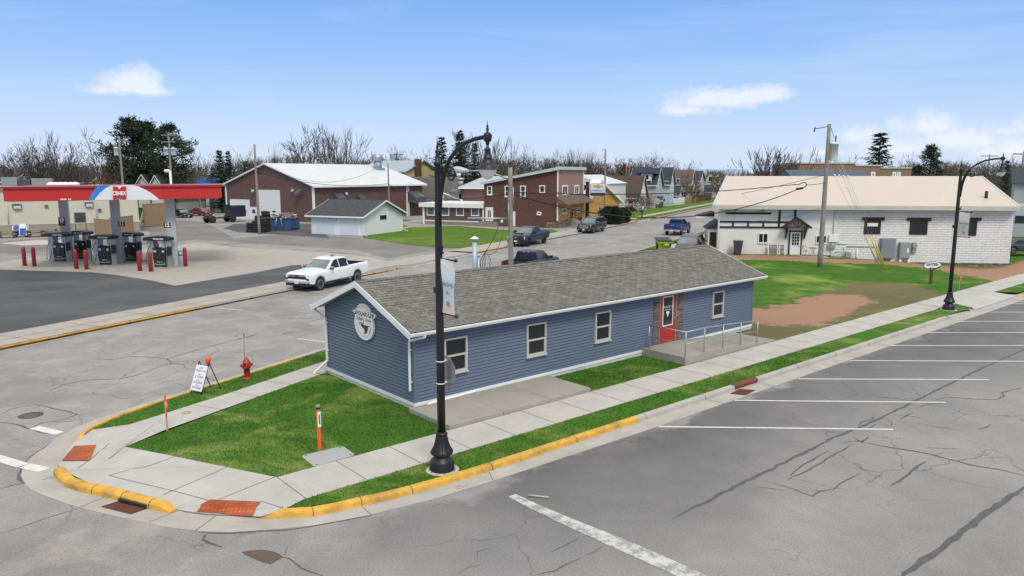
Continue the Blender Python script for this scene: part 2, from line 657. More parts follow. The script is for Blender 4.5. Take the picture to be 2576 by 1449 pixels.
so_.rotation_euler = Vector((-math.sin(rad(SUN_AZ)) * math.cos(rad(SUN_EL)), -math.cos(rad(SUN_AZ)) * math.cos(rad(SUN_EL)), -math.sin(rad(SUN_EL)))).to_track_quat('-Z', 'Y').to_euler()
S.view_settings.view_transform = 'Standard'
S.view_settings.look = 'None'
S.view_settings.exposure = 0.4
S.view_settings.gamma = 1.0
# ------------------------------------------------------------------ palette
_e2 = dirv(RAZ + 90)
M_road = mat_asphalt('asphalt_road', (.285, .282, .277), lane=(_e2.x, _e2.y, A0.dot(_e2) + 5.2, A0.dot(dirv(RAZ)) - 1.5))
M_lot = mat_asphalt('asphalt_lot', (.215, .205, .195), crack=.4, dark=.8, warm=.45)
M_seal = mat_asphalt('asphalt_sealed', (.10, .103, .112), crack=.1, dark=.72, warm=.12, patch=.16)
M_tar = mat('tar', (.095, .095, .098), .75, var=.25, scale=3)
M_conc = mat_concrete('concrete_walk', (.47, .455, .425))
M_pad = mat_concrete('concrete_pad', (.40, .375, .335), .1, .3)
M_walk2 = mat_concrete('concrete_old', (.40, .37, .33), .1, .4)
M_slab = mat_concrete('concrete_slab', (.345, .325, .29), .1, .5)
M_gutter = mat_concrete('concrete_gutter', (.42, .40, .365), .14, .6)
M_joint = mat('joint', (.16, .145, .125), .9)
M_yel = mat('yellow_paint', (.68, .38, .055), .8, var=.16, scale=3.5, dirt=.8)
M_line = mat('white_line_paint', (.66, .66, .64), .75, var=.14, scale=5, dirt=.25)
M_grass = mat_grass('lawn_grass', (.060, .152, .020), (.31, .35, .10), .85)
M_grassf = mat_grass('far_grass', (.085, .17, .022), (.24, .27, .07), .6, .12)
M_field = mat_grass('far_field', (.10, .13, .05), (.20, .17, .10), .6, .03)
M_white = mat('white_metal', (.80, .80, .79), .45, var=.03)
M_trim = mat('white_trim', (.80, .80, .80), .5, var=.03)
M_black = mat('black_iron', (.012, .012, .014), .4, var=.2, spec=.5)
M_blackp = mat('black_plastic', (.018, .018, .02), .5, var=.2)
M_chrome = mat('chrome', (.75, .75, .76), .12, 1., var=.05)
M_steel = mat('galvanised', (.42, .44, .46), .45, .7, var=.12)
M_grey = mat('grey_metal', (.33, .35, .38), .5, var=.08)
M_glass = mat_glass('window_glass')
M_rubber = mat('rubber', (.022, .022, .023), .85, var=.2)
M_wood = mat('weathered_wood', (.26, .22, .18), .85, var=.25, scale=6)
M_pole = mat('pole_wood', (.27, .235, .195), .9, var=.3, scale=4, bumpv=.3)
M_red = mat('red_paint', (.36, .028, .03), .45, var=.12)
M_rust = mat('rusty_iron', (.17, .055, .028), .85, var=.3, scale=8)
M_orange = mat('orange_plastic', (.85, .13, .02), .5, var=.06)
M_pinkor = mat('fluorescent_pink', (.95, .16, .10), .5, var=.05)
M_wire = mat('wire_black', (.015, .015, .016), .7)
# ------------------------------------------------------------------ block layout
TG = [(-40, -8.5), (-4.2, -8.42), (1, -8.27), (6.3, -8.12), (48.6, -6.95), (84.6, -5.41), (200, -1.0), (420, 8)]   # outer edge of the gutter, left street
TF = [(-60, -20.3), (0, -20.1), (25, -19.8), (44.5, -19.5), (66.9, -18.4), (107, -17.5), (152, -17.0), (420, -10)]  # far kerb of the left street
def tab(T, s):
 for (a, x), (b, y) in zip(T, T[1:]):
  if s <= b:
   return x + (y - x) * (s - a) / (b - a)
 return T[-1][1]
def Lg(s, off=0., z=0.):
 return LF(s, tab(TG, s) + off, z)
def Lfar(s, off=0., z=0.):
 return LF(s, tab(TF, s) + off, z)
def smooth01(x):
 x = max(0, min(1, x))
 return x * x * (3 - 2 * x)
def lawnz(x, y):
 p = Vector((x, y, 0)) - A0
 t = p.dot(dirv(RAZ + 90))
 return BZ - .82 * smooth01((2.2 - t) / 6.0) * smooth01((x - 23) / 19.0)
def GL(u, v):
 z = BZ
 for _ in range(25):
  g = G(u, v, z)
  z = .5 * z + .5 * lawnz(g.x, g.y)
 return G(u, v, z)
mb = MB(M_field)
mb.face([(-3000, -200, -.85), (3000, -200, -.85), (3000, 5000, -.85), (-3000, 5000, -.85)])
struct(mb, 'ground', uv=False)
CORN = [(1087, 1256.7), (932, 1295.5), (794, 1321.7), (712, 1330.5), (587, 1339), (500, 1337), (410, 1325.5), (312, 1304), (225, 1284), (165, 1266.8),
  (112, 1247), (77, 1232), (65, 1219), (52, 1197), (60, 1171.7), (87, 1142), (135, 1105), (190, 1076)]
corn = [G(u, v) for u, v in CORN]
ring = [RF(s, 5.5) for s in (230, 60, 12, 4.5)] + [RF(-1.4, 5.38)] + corn + [Lg(s) for s in (-4.2, 1, 6.3, 25, 48.6, 66, 84.6, 140, 200, 300)]
e0 = ring[-1]
outer = [Vector((-260, e0.y, 0)), Vector((-260, -60, 0)), Vector((260, -60, 0)), RF(230, 40)]
def fan(name, pts, m, uv=False):
 """a flat or gently warped sheet from an outline"""
 me = bpy.data.meshes.new(name)
 pts = [Vector(p) for p in pts]
 n = len(pts)
 for i in range(n):
  for j in range(i + 2, n):
   if i == 0 and j == n - 1: continue
   if geometry.intersect_line_line_2d(pts[i].xy, pts[(i + 1) % n].xy, pts[j].xy, pts[(j + 1) % n].xy):
    print('SELF-CROSS', name, i, j, [round(c) for c in proj(pts[i])], [round(c) for c in proj(pts[j])])
 tris = geometry.tessellate_polygon([[Vector((p.x, p.y, 0)) for p in pts]])
 fs = []
 for t in tris:
  a, b_, c_ = (pts[k] for k in t)
  fs.append(t if (b_ - a).cross(c_ - a).z > 0 else t[::-1])
 me.from_pydata([tuple(p) for p in pts], [], fs)
 me.materials.append(m)
 o = bpy.data.objects.new(name, me)
 COL.objects.link(o)
 return tag(o, kind='structure')
fan('road', ring + outer, M_road)
def sweep(mb, pts, prof, taper=(0, 0)):
 """kerb: profile (offset towards the block, z) swept along pts; block lies to the LEFT of the direction"""
 pts = [Vector(p) for p in pts]
 rows = []
 n = len(pts)
 for i, p in enumerate(pts):
  d = pts[min(i + 1, n - 1)] - pts[max(i - 1, 0)]
  d.z = 0
  d.normalize()
  l = Vector((-d.y, d.x, 0))
  k = 1.
  if i == 0 and taper[0]: k = .12
  if i == n - 1 and taper[1]: k = .12
  rows.append([mb.pt((p.x + l.x * a, p.y + l.y * a, p.z + b * (k if b > 0 else 1))) for a, b in prof])
 for i in range(n - 1):
  for j in range(len(prof) - 1):
   mb.fi((rows[i][j], rows[i + 1][j], rows[i + 1][j + 1], rows[i][j + 1]))
 mb.fi(rows[0])
 mb.fi(rows[-1][::-1])
KP = [(-.02, -.06), (0.0, .09), (.015, .125), (.05, .145), (.16, .15), (.17, .10)]
def pline(pts, step):
 out = [Vector(pts[0])]
 for a, b in zip(pts, pts[1:]):
  a, b = Vector(a), Vector(b)
  k = max(1, int((b - a).length / step))
  for i in range(1, k + 1):
   out.append(a.lerp(b, i / k))
 return out
KR = [G(652, 1305.6), G(710, 1304), G(787, 1299), G(850, 1287.5), G(909, 1273), G(975, 1259), G(1037, 1243), G(1130, 1216.5), RF(-1.04, 4.86), RF(1.5, 4.87)]
mb = MB(M_yel)
sweep(mb, KR + [RF(4.55, 4.87)], KP, (1, 0))
struct(mb, 'yellow_kerb')
mb = MB(M_gutter)
sweep(mb, [RF(4.55, 4.87), RF(9.6, 4.87)], KP)
sweep(mb, [RF(11.0, 4.87), RF(28, 4.87), RF(32.6, 4.87)], KP, (0, 1))
struct(mb, 'kerb')
mb = MB(M_yel)
sweep(mb, [RF(39.5, 4.87), RF(60, 4.87), RF(140, 4.87)], KP, (1, 0))
struct(mb, 'yellow_kerb')
mb = MB(M_yel)   # corner piece in front of the drain
CK = [G(u, v) for u, v in ((138, 1194), (150, 1211), (166, 1224), (198, 1235), (232, 1243), (270, 1251), (306, 1260), (342, 1269.5), (376, 1279), (405, 1286), (430, 1291))]
ck = CK[::-1]
for p in ck: p.z = .02
sweep(mb, CK, [(-.03, -.06), (-.02, .09), (.02, .135), (.07, .15), (.17, .15), (.21, .13), (.22, -.03)], (0, 1))
struct(mb, 'yellow_kerb')
mb = MB(M_yel)
LK = [G(185, 1117), G(200, 1101), G(226, 1084.5), G(277, 1061)] + [Lg(s, .5) for s in (-3.2, -2, 0.5, 4)]
sweep(mb, LK[::-1], KP, (0, 1))
struct(mb, 'yellow_kerb')
mb = MB(M_gutter)
sweep(mb, [Lg(s, .5) for s in (140, 84, 66, 48, 25, 10, 4)], KP)
struct(mb, 'kerb')
mb = MB(M_joint)
KJ = [(a - .004 if a < .1 else a, b + .004) for a, b in KP]
for s_ in [-.95 + 2.95 * k for k in range(15)]:
 if 9 < s_ < 11.4 or s_ > 32.2: continue
 sweep(mb, [RF(s_, 4.87), RF(s_ + .022, 4.87)], KJ)
for k in (2, 4, 6):
 a, b_ = KR[k], KR[k + 1]
 sweep(mb, [a, a + (b_ - a).normalized() * .022], KJ)
KJ2 = [(a, b + .004) for a, b in [(-.034, -.06), (-.024, .09), (.017, .135), (.07, .15), (.17, .15), (.21, .13)]]
for k in (4, 6, 8):
 a, b_ = CK[k], CK[k + 1]
 sweep(mb, [a, a + (b_ - a).normalized() * .025], KJ2)
for s_ in (0, 3.2, 6.4, 9.6):
 sweep(mb, [Lg(s_ + .02, .5), Lg(s_, .5)], KJ)
for s_ in (-6, -2, 2, 6, 10, 14, 18, 26, 29):
 sweep(mb, [Lfar(s_), Lfar(s_ + .04)], [(-a, b) for a, b in KJ])
struct(mb, 'paving_joints')
mb = MB(M_gutter)
def bridge(mb, A, B, z=.004):
 for i in range(len(A) - 1):
  mb.face([Vector((p.x, p.y, z)) for p in (A[i], A[i + 1], B[i + 1], B[i])])
a = [RF(s, 5.5) for s in (140, 60, 12, 4.5)]
bridge(mb, a, [RF(s, 4.84) for s in (140, 60, 12, 4.5)])
bridge(mb, [RF(4.5, 5.5), RF(-1.4, 5.38)] + corn[:4], [RF(4.5, 4.84), RF(-1.2, 4.84), G(1037, 1241), G(909, 1271), G(787, 1297), G(652, 1303)])
cb = [G(652, 1303), G(600, 1298), G(520, 1294), G(447, 1283), G(376, 1270), G(306, 1254), G(232, 1238), G(198, 1230), G(166, 1219), G(152, 1207), G(140, 1190), G(147, 1178), G(147, 1169), G(158, 1150), G(175, 1126)]
bridge(mb, corn[3:], cb)
bridge(mb, [corn[-1]] + [Lg(s) for s in (-4.2, -2, 1, 6.3, 25, 48.6, 84.6, 140)], [G(185, 1117)] + [G(226, 1083)] + [Lg(s, .55) for s in (-2, 1, 6.3, 25, 48.6, 84.6, 140)])
mb.face([Vector((p.x, p.y, .004)) for p in (corn[-1], G(175, 1126), G(185, 1117))])
struct(mb, 'gutter')
fan('kerb_bed', [Vector((p.x, p.y, -.004)) for p in [RF(-1.4, 5.3)] + [G(909, 1271), G(787, 1297)] + cb + [G(185, 1117), G(226, 1083), Lg(-2, .55), Lg(1, .55), Lg(1, 3.2), RF(-5, 1.9), RF(-1.4, 1.9)]], M_gutter)
WZ = BZ + .012
mb = MB(M_conc)
mb.face([RF(-5.27, 2.14, WZ), RF(-5.27, 3.66, WZ), RF(140, 3.66, WZ), RF(140, 2.14, WZ)])
mb.face([RF(33.0, 3.66, WZ), RF(32.6, 4.84, .02), RF(39.5, 4.84, .02), RF(39.2, 3.66, WZ)])
mb.face([RF(-5.27, 3.66, 0), RF(140, 3.66, 0), RF(140, 3.66, WZ), RF(-5.27, 3.66, WZ)])
struct(mb, 'sidewalk')
mb = MB(M_conc)
ss = [-5.5, -4.5, -1, 6, 25, 48.6, 66, 84.6, 140]
la = [Lg(s, 1.88 if s > -4 else (1.72 if s > -5 else 1.2), WZ) for s in ss]
lb = [Lg(s, 3.02, WZ) for s in ss]
lb[0] = G(315, 1124, WZ)
la[0] = G(232, 1081, WZ)
for i in range(len(ss) - 1):
 mb.face([la[i], la[i + 1], lb[i + 1], lb[i]])
struct(mb, 'sidewalk')
c = [G(315, 1124, WZ), G(430, 1146, WZ), G(560, 1173, WZ), RF(-5.27, 2.14, WZ), RF(-5.27, 3.66, WZ), G(715, 1281, WZ - .01), G(655, 1300, .05), G(600, 1297, .015), G(520, 1293, .015), G(447, 1282, .015),
     G(430, 1266.8, .12), G(390, 1254, .13), G(312, 1237, .13), G(230, 1217, .13), G(163, 1186, .12), G(150, 1178, .03), G(147, 1168, .015), G(158, 1150, .015), G(175, 1126, .02), G(190, 1111, .08), G(232, 1081, WZ)]
APRON = fan('sidewalk', c, M_conc)
def zon(o, x, y):
 best = None
 vs_ = o.data.vertices
 for p in o.data.polygons:
  a, b_, c_ = (vs_[k].co for k in p.vertices)
  den = (b_.y - c_.y) * (a.x - c_.x) + (c_.x - b_.x) * (a.y - c_.y)
  if abs(den) < 1e-9: continue
  l1_ = ((b_.y - c_.y) * (x - c_.x) + (c_.x - b_.x) * (y - c_.y)) / den
  l2_ = ((c_.y - a.y) * (x - c_.x) + (a.x - c_.x) * (y - c_.y)) / den
  l3_ = 1 - l1_ - l2_
  m_ = min(l1_, l2_, l3_)
  if best is None or m_ > best[0]:
   best = (m_, l1_ * a.z + l2_ * b_.z + l3_ * c_.z)
 return best[1]
mb = MB(M_gutter)
mb.face([RF(s, t, -.004) for s, t in ((-1.4, 3.5), (-1.4, 5.3), (140, 5.45), (140, 3.5))])
struct(mb, 'kerb_bed')
mb = MB(M_joint)
s = -5.27
while s < 60:
 mb.strip([RF(s, 2.14, WZ + .004), RF(s, 3.66, WZ + .004)], .022)
 s += 1.53
s = -2.4
while s < 40:
 mb.strip([Lg(s, 1.88, WZ + .004), Lg(s, 3.02, WZ + .004)], .022)
 s += 1.5
for q in (((275, 1116), (195, 1170)), ((273, 1197), (480, 1139)), ((410, 1246), (572, 1177)), ((540, 1262), (697, 1200)), ((315, 1124), (272, 1150)), ((388, 1085), (316, 1124)),
          ((275, 1197), (350, 1216), (430, 1235), (540, 1264)), ((657, 1262), (715, 1281))):
 p = pline([G(u, v, WZ - .02) for u, v in q], .25)
 for w_ in p: w_.z = zon(APRON, w_.x, w_.y) + .006
 mb.strip(p, .02)
for q in (((105, 1207), (155, 1195)), ((200, 1276), (275, 1245)), ((375, 1313), (450, 1283)), ((490, 1336), (545, 1296)), ((935, 1296), (912, 1275)), ((1240, 1208), (1230, 1187))):
 mb.strip([G(u, v, .008) for u, v in q], .018)
s = 8.
while s < 60:
 mb.strip([RF(s, 4.85, .009), RF(s, 5.5, .009)], .02)
 s += 3.05
mb.strip([RF(-.3, 2.125, WZ + .003), RF(5.5, 2.125, WZ + .003)], .03)
mb.strip([G(u, v, .006) for u, v in ((163, 1190), (147, 1172), (158, 1150), (176, 1126), (190, 1113))], .02)
mb.strip([G(u, v, .012) for u, v in ((440, 1280), (470, 1288), (520, 1294.5), (625, 1297.5))], .022)
struct(mb, 'paving_joints')
mb = MB(M_tar)
rng = random.Random(3)
def snake(px, w, z=.005, wob=.03):
 p = pline([G(u, v, z) for u, v in px], .22)
 k = len(p)
 ws = []
 for i in range(k):
  p[i] += Vector((rng.uniform(-wob, wob), rng.uniform(-wob, wob), 0))
  e = min(1, (i + .6) / 3, (k - i - .4) / 3)
  ws.append(.85 * w * e * rng.uniform(.65, 1.2))
 mb.strip(p, ws)
def z8(*a): return [((x / 1.7506 + 2150) * .83854, (y / 1.7506 + 900) * .83854) for x, y in a]
def z7(*a): return [((x / 3.354 + 1400) * .83854, (y / 3.354 + 1296) * .83854) for x, y in a]
def z1(*a): return [((x / 3.354) * .83854, (y / 3.354 + 950) * .83854) for x, y in a]
def z2(*a): return [((x / 3.354) * .83854, (y / 3.354 + 1296) * .83854) for x, y in a]
def z3(*a): return [((x / 3.354 + 700) * .83854, (y / 3.354 + 1296) * .83854) for x, y in a]
def z9(*a): return [((x / 3.354 + 700) * .83854, (y / 3.354 + 950) * .83854) for x, y in a]
for q, w in ((((-60, 1060), (100, 980), (300, 880), (480, 790), (620, 720), (740, 670), (850, 625), (1040, 530), (1270, 418), (1480, 318), (1640, 250)), .11),
             (((730, 735), (860, 765), (1000, 785), (1160, 820), (1320, 862), (1480, 890), (1640, 925)), .085),
             (((960, 1460), (1060, 1390), (1160, 1320), (1270, 1230), (1400, 1130), (1500, 1060), (1620, 975)), .17),
             (((385, 925), (450, 870), (520, 825), (585, 795)), .07), (((370, 943), (460, 900), (560, 850), (620, 810), (720, 757)), .06),
             (((905, 980), (960, 950), (1010, 915), (1060, 870), (1110, 848)), .09), (((290, 962), (400, 990), (500, 1030), (540, 1005), (620, 990), (670, 950), (755, 910)), .055),
             (((745, 665), (760, 640), (810, 628), (825, 605)), .07), (((885, 620), (925, 645), (915, 660), (870, 658)), .06), (((1050, 568), (1090, 550), (1200, 540)), .07),
             (((1140, 525), (1200, 510), (1400, 522), (1480, 520), (1505, 505), (1500, 485), (1600, 462)), .07), (((1375, 678), (1410, 668), (1440, 652)), .13),
             (((1100, 655), (1200, 672), (1290, 688)), .05), (((1100, 777), (1270, 780)), .06), (((1150, 815), (1195, 797)), .08), (((660, 752), (790, 735)), .06), (((715, 715), (760, 750), (800, 715)), .08),
             (((790, 675), (840, 650)), .1), (((790, 687), (830, 703)), .06), (((920, 598), (1090, 620)), .055), (((960, 625), (1030, 590)), .07), (((1180, 497), (1235, 492)), .07), (((210, 980), (350, 998)), .05)):
 snake(z8(*q), w)
for q, w in ((((2060, 875), (2180, 815), (2300, 755), (2450, 690), (2600, 610)), .09), (((700, 1440), (900, 1390), (1000, 1330), (1150, 1260)), .07), (((860, 1210), (1000, 1130), (1150, 1060)), .06),
             (((1200, 1235), (1380, 1150)), .05)):
 snake(z7(*q), w)
for q, w in ((((490, 745), (650, 680), (820, 645), (1000, 630), (1200, 625), (1340, 600), (1480, 550), (1600, 505), (1720, 465), (1680, 425), (1830, 380), (2000, 330), (2300, 250), (2576, 185)), .05),
             (((885, 420), (1160, 430), (1290, 395), (1460, 405), (1700, 422)), .05), (((1290, 393), (1380, 350), (1460, 325)), .04), (((1720, 465), (1840, 480), (1990, 463)), .07),
             (((1840, 490), (1890, 525)), .1), (((2060, 400), (2140, 370), (2225, 335)), .06), (((1300, 640), (1340, 625)), .1), (((1460, 600), (1550, 603)), .07), (((1600, 395), (1645, 386)), .08),
             (((0, 1060), (120, 1075), (290, 1120), (430, 1170), (560, 1180)), .08), (((350, 880), (480, 910), (640, 945), (785, 985), (640, 1030), (500, 1058)), .06),
             (((500, 1060), (600, 1058), (750, 1052)), .08), (((0, 985), (120, 930), (230, 905), (370, 880)), .05), (((300, 1120), (420, 1070), (500, 1055)), .06), (((80, 1035), (150, 1010), (180, 1000)), .07),
             (((390, 950), (440, 940)), .09), (((240, 940), (350, 905)), .06)):
 snake(z1(*q), w)
for q, w in ((((0, 575), (110, 540), (240, 515)), .09), (((0, 1025), (200, 960), (450, 870), (800, 765)), .035), (((230, 350), (190, 440), (210, 500), (262, 515)), .12), (((300, 1410), (420, 1180), (240, 300)), .0),
             (((240, 330), (300, 250), (420, 170), (540, 80)), .05), (((2000, 1012), (2300, 1020), (2576, 1012)), .08), (((2080, 1030), (2040, 1080), (2100, 1120), (2240, 1155)), .14)):
 if w: snake(z2(*q), w, wob=.015)
for q, w in ((((0, 1015), (500, 985), (830, 945), (1380, 840)), .06), (((540, 1150), (520, 1230), (470, 1240)), .04), (((470, 1250), (560, 1270), (700, 1370), (900, 1449)), .07),
             (((2250, 1430), (2380, 1360), (2500, 1340)), .03), (((2570, 1170), (2440, 1200), (2450, 1290)), .03)):
 snake(z3(*q), w, wob=.02)
for q, w in ((((0, 240), (200, 185), (300, 150)), .05), (((455, 190), (610, 140)), .05), (((500, 75), (750, 55), (960, 0)), .05), (((680, 70), (820, 98)), .05), (((620, -10), (770, 32)), .04)):
 snake(z9(*q), w)
struct(mb, 'crack_seals', uv=False)
mb = MB(mat('patch_soil', (.12, .085, .062), .95, var=.3, scale=3))
pp = z3((80, 1205), (180, 1190), (280, 1182), (400, 1200), (470, 1230), (500, 1262), (440, 1290), (380, 1330), (300, 1310), (200, 1270), (120, 1235))
mb.face([G(u, v, .006) for u, v in pp])
struct(mb, 'pothole', uv=False)
mb = MB(M_line)
def pl(a, b, w, z=.008):
 mb.strip(pline([G(a[0], a[1], z), G(b[0], b[1], z)], .5), w)
for a, b in (((1848, 1007), (2379, 1012)), ((1657, 1073), (2247, 1080)), ((2008, 953), (2489, 955)), ((2137, 907), (2700, 909)), ((2239, 869), (2800, 869.5)), ((2336, 836.5), (2800, 836.5)), ((2410, 808.5), (2800, 808.5)),
             ((2468, 785), (2800, 785)), ((2517, 764), (2800, 764))):
 pl(a, b, .1)
for a, b in (((541, 774), (610, 781)), ((747, 851.5), (830, 862)), ((755, 731), (808, 735.5)), ((1570, 585.5), (1640, 586.5)), ((1765, 571), (1850, 573))):
 pl(a, b, .1)
pl((1695, 590), (1750, 592), .1)
pl((1460, 638), (1530, 641), .1)
pl((86, 1075), (150, 1090), .28)
pl((-20, 1147), (58, 1171), .3)
pl((62, 1171), (112, 1182), .3)
struct(mb, 'road_marking', uv=False)
mb = MB()   # the long worn stop line
m, nt, b = new_mat('worn_stop_line')
n = noise(nt, 2.4, 10, .85)
r = ramp(nt, n, 'Fac', [(.45, (.27, .27, .265)), (.53, (.52, .52, .50)), (.72, (.67, .67, .65))])
lk(nt, r, 0, b, 'Base Color')
b.inputs['Roughness'].default_value = .85
mb.use(m)
sl_ = [G(u, v, .008) for u, v in ((1288, 1246), (1330, 1267), (1424, 1310), (1549, 1363), (1674, 1418), (1790, 1472))]
sp_ = pline(sl_, .4)
mb.strip(sp_, [.22 + .2 * min(1, i / 6) for i in range(len(sp_))])
struct(mb, 'road_marking', uv=False)
mb = MB(mat('orange_spray', (.62, .30, .17), .9))
for (u, v, s_) in ((1160, 1224, 'EV'),):
 g = G(u, v, .012)
 mb.mesh(text(s_, .28), Matrix.Translation(g) @ Matrix.Rotation(rad(10), 4, 'Z'))
struct(mb, 'road_marking', uv=False)
# ---------------- lawns of the shop block
LZ = BZ
lawn = [G(315, 1124, LZ), G(430, 1146, LZ), G(560, 1173, LZ), RF(-5.27, 2.14, LZ), RF(17.2, 2.14, LZ)]
p17 = None
for k in range(400):
 s_ = 10 + k * .1
 q = Lg(s_, 3.02, LZ)
 if (q - A0).dot(dirv(RAZ)) > 17.2:
  p17 = s_
  break
lawn += [Lg(p17, 3.02, LZ), Lg(6.3, 3.02, LZ), Lg(-1, 3.02, LZ)]
fan('lawn', lawn, M_grass)
verge_r = [G(715, 1281, .12), RF(-5.27, 3.66, LZ), RF(32.9, 3.66, LZ), RF(32.4, 4.72, LZ), RF(1.5, 4.72, LZ), RF(-1.04, 4.71, LZ)] + [G(u, v, .13) for u, v in ((1112, 1207), (1010, 1232), (904, 1253), (800, 1270))]
fan('verge', verge_r, M_grass)
fan('verge', [RF(39.4, 3.66, LZ), RF(140, 3.66, LZ), RF(140, 4.72, LZ), RF(40.2, 4.72, LZ)], M_grass)
verge_l = [G(232, 1081, LZ), G(277, 1058, LZ)] + [Lg(s, .66, LZ) for s in (-2.5, 1, 6.3, 25, 48.6, 84.6, 140)] + [Lg(s, 1.88, LZ) for s in (140, 84.6, 48.6, 25, 6.3, -1)] + [Lg(-4.5, 1.72, LZ)]
fan('verge', verge_l, M_grass)
def zW(*a): return [((x / 2.65 + 2100) * .83854, (y / 2.65 + 500) * .83854) for x, y in a]
def inpoly(p, poly):
 c = False
 n = len(poly)
 for i in range(n):
  a, b = poly[i], poly[i - 1]
  if (a[1] > p[1]) != (b[1] > p[1]) and p[0] < (b[0] - a[0]) * (p[1] - a[1]) / (b[1] - a[1]) + a[0]:
   c = not c
 return c
def pdist(p, poly):
 """signed distance in pixels (vertical weighted), >0 inside"""
 d = 1e9
 n = len(poly)
 for i in range(n):
  a, b = poly[i], poly[i - 1]
  ax, ay, bx, by = a[0], a[1] * 2.2, b[0], b[1] * 2.2
  px, py = p[0], p[1] * 2.2
  L2 = (bx - ax) ** 2 + (by - ay) ** 2 + 1e-9
  t = max(0, min(1, ((px - ax) * (bx - ax) + (py - ay) * (by - ay)) / L2))
  d = min(d, math.hypot(px - ax - t * (bx - ax), py - ay - t * (by - ay)))
 return d if inpoly(p, poly) else -d
GRAV = [zW((330, 1150), (560, 1130), (770, 1072), (1000, 1022), (1260, 1020), (1370, 1060), (1180, 1160), (1000, 1245), (700, 1262), (330, 1235)),
  zW((-700, 640), (250, 735), (700, 745), (1000, 762), (1500, 776), (1900, 815), (2300, 905), (2390, 915), (2800, 800), (2600, 740), (2480, 780), (2450, 800), (1500, 745), (1060, 735), (150, 690), (-600, 580))]
GRAV = [[tuple(GL(u, v))[:2] for u, v in q] for q in GRAV]
MUD = [zW((330, 1340), (605, 1390), (900, 1300), (1400, 1150), (1960, 1020), (1650, 935), (1300, 920), (1080, 985), (900, 1050), (500, 1140), (330, 1160)),
       zW((1950, 790), (2100, 850), (2350, 880), (2600, 840), (2500, 770), (2200, 780))]
MUD = [[tuple(GL(u, v))[:2] for u, v in q] for q in MUD]
def pd2(p, poly):
 d = 1e9
 for i in range(len(poly)):
  a, b = poly[i], poly[i - 1]
  L2 = (b[0] - a[0]) ** 2 + (b[1] - a[1]) ** 2 + 1e-9
  t = max(0, min(1, ((p[0] - a[0]) * (b[0] - a[0]) + (p[1] - a[1]) * (b[1] - a[1])) / L2))
  d = min(d, math.hypot(p[0] - a[0] - t * (b[0] - a[0]), p[1] - a[1] - t * (b[1] - a[1])))
 return d if inpoly(p, poly) else -d
bm = bmesh.new()
cl = bm.loops.layers.float_color.new('wear')
st = .55
ns, ntt = int((112 - 17.2) / st), int(62 / st)
vs = {}
for i in range(ns + 1):
 for j in range(ntt + 1):
  q = RF(17.2 + i * st, 2.14 - j * st)
  if (q - A0).dot(dirv(LAZ + 90)) < tab(TG, max(-40, (q - A0).dot(dirv(LAZ)))) + 2.4:
   continue
  vs[i, j] = bm.verts.new((q.x, q.y, lawnz(q.x, q.y)))
wear = {}
for k, v in vs.items():
 p = (v.co.x, v.co.y)
 if k[0] * st < 75:
  wear[v] = (max(pd2(p, g) for g in GRAV), max(pd2(p, g) for g in MUD))
 else:
  wear[v] = (-9, -9)
for i in range(ns):
 for j in range(ntt):
  q = [vs.get(k) for k in ((i, j), (i, j + 1), (i + 1, j + 1), (i + 1, j))]
  if None in q: continue
  f = bm.faces.new(q)
  f.smooth = True
  for l in f.loops:
   g, mu = wear[l.vert]
   l[cl] = (max(0, min(1, .56 + g / 2.4)), max(0, min(1, .6 + mu / 3.)), 0, 1)
bm.normal_update()
me = bpy.data.meshes.new('lawn')
bm.to_mesh(me)
bm.free()
o = bpy.data.objects.new('lawn', me)
COL.objects.link(o)
tag(o, kind='structure')
m, nt, b = new_mat('lot_grass_gravel')
vc = N(nt, 'ShaderNodeVertexColor', _layer_name='wear')
sp_ = N(nt, 'ShaderNodeSeparateColor')
lk(nt, vc, 'Color', sp_, 0)
n = noise(nt, 1.1, 8, .7)
gcol = ramp(nt, n, 'Fac', [(.3, (.040, .110, .012)), (.7, (.070, .175, .022))])
n2 = noise(nt, .16, 8, .68)
n2.inputs['Distortion'].default_value = .5
dr = ramp(nt, n2, 'Fac', [(.5, (0, 0, 0)), (.68, (.85,) * 3)])
o1 = mix(nt, (dr, 0), (gcol, 0), (.30, .34, .08))
n3 = noise(nt, .8, 10, .8)
for chn, colr, wv in ((1, (.16, .13, .075), 2.0), (0, (.36, .215, .145), 2.2)):
 ad = N(nt, 'ShaderNodeMath', _operation='MULTIPLY_ADD', i1=wv, i2=-wv / 2)
 lk(nt, n3, 'Fac', ad, 0)
 a2 = N(nt, 'ShaderNodeMath', _operation='ADD')
 lk(nt, sp_, chn, a2, 0)
 lk(nt, ad, 0, a2, 1)
 rr = ramp(nt, a2, 0, [(.42, (0, 0, 0)), (.58, (.92 if chn == 0 else .85,) * 3)])
 o1 = mix(nt, (rr, 0), o1, colr)
g = noise(nt, 18, 6, .8)
rg = ramp(nt, g, 'Fac', [(.25, (.7,) * 3), (.75, (1.28,) * 3)])
o1 = mix(nt, 1., o1, (rg, 0), 'MULTIPLY')
nt.links.new(o1[0].outputs[2], b.inputs['Base Color'])
b.inputs['Roughness'].default_value = .95
b.inputs['Specular IOR Level'].default_value = .1
bump(nt, b, g, 'Fac', .5, .03)
me.materials.append(m)
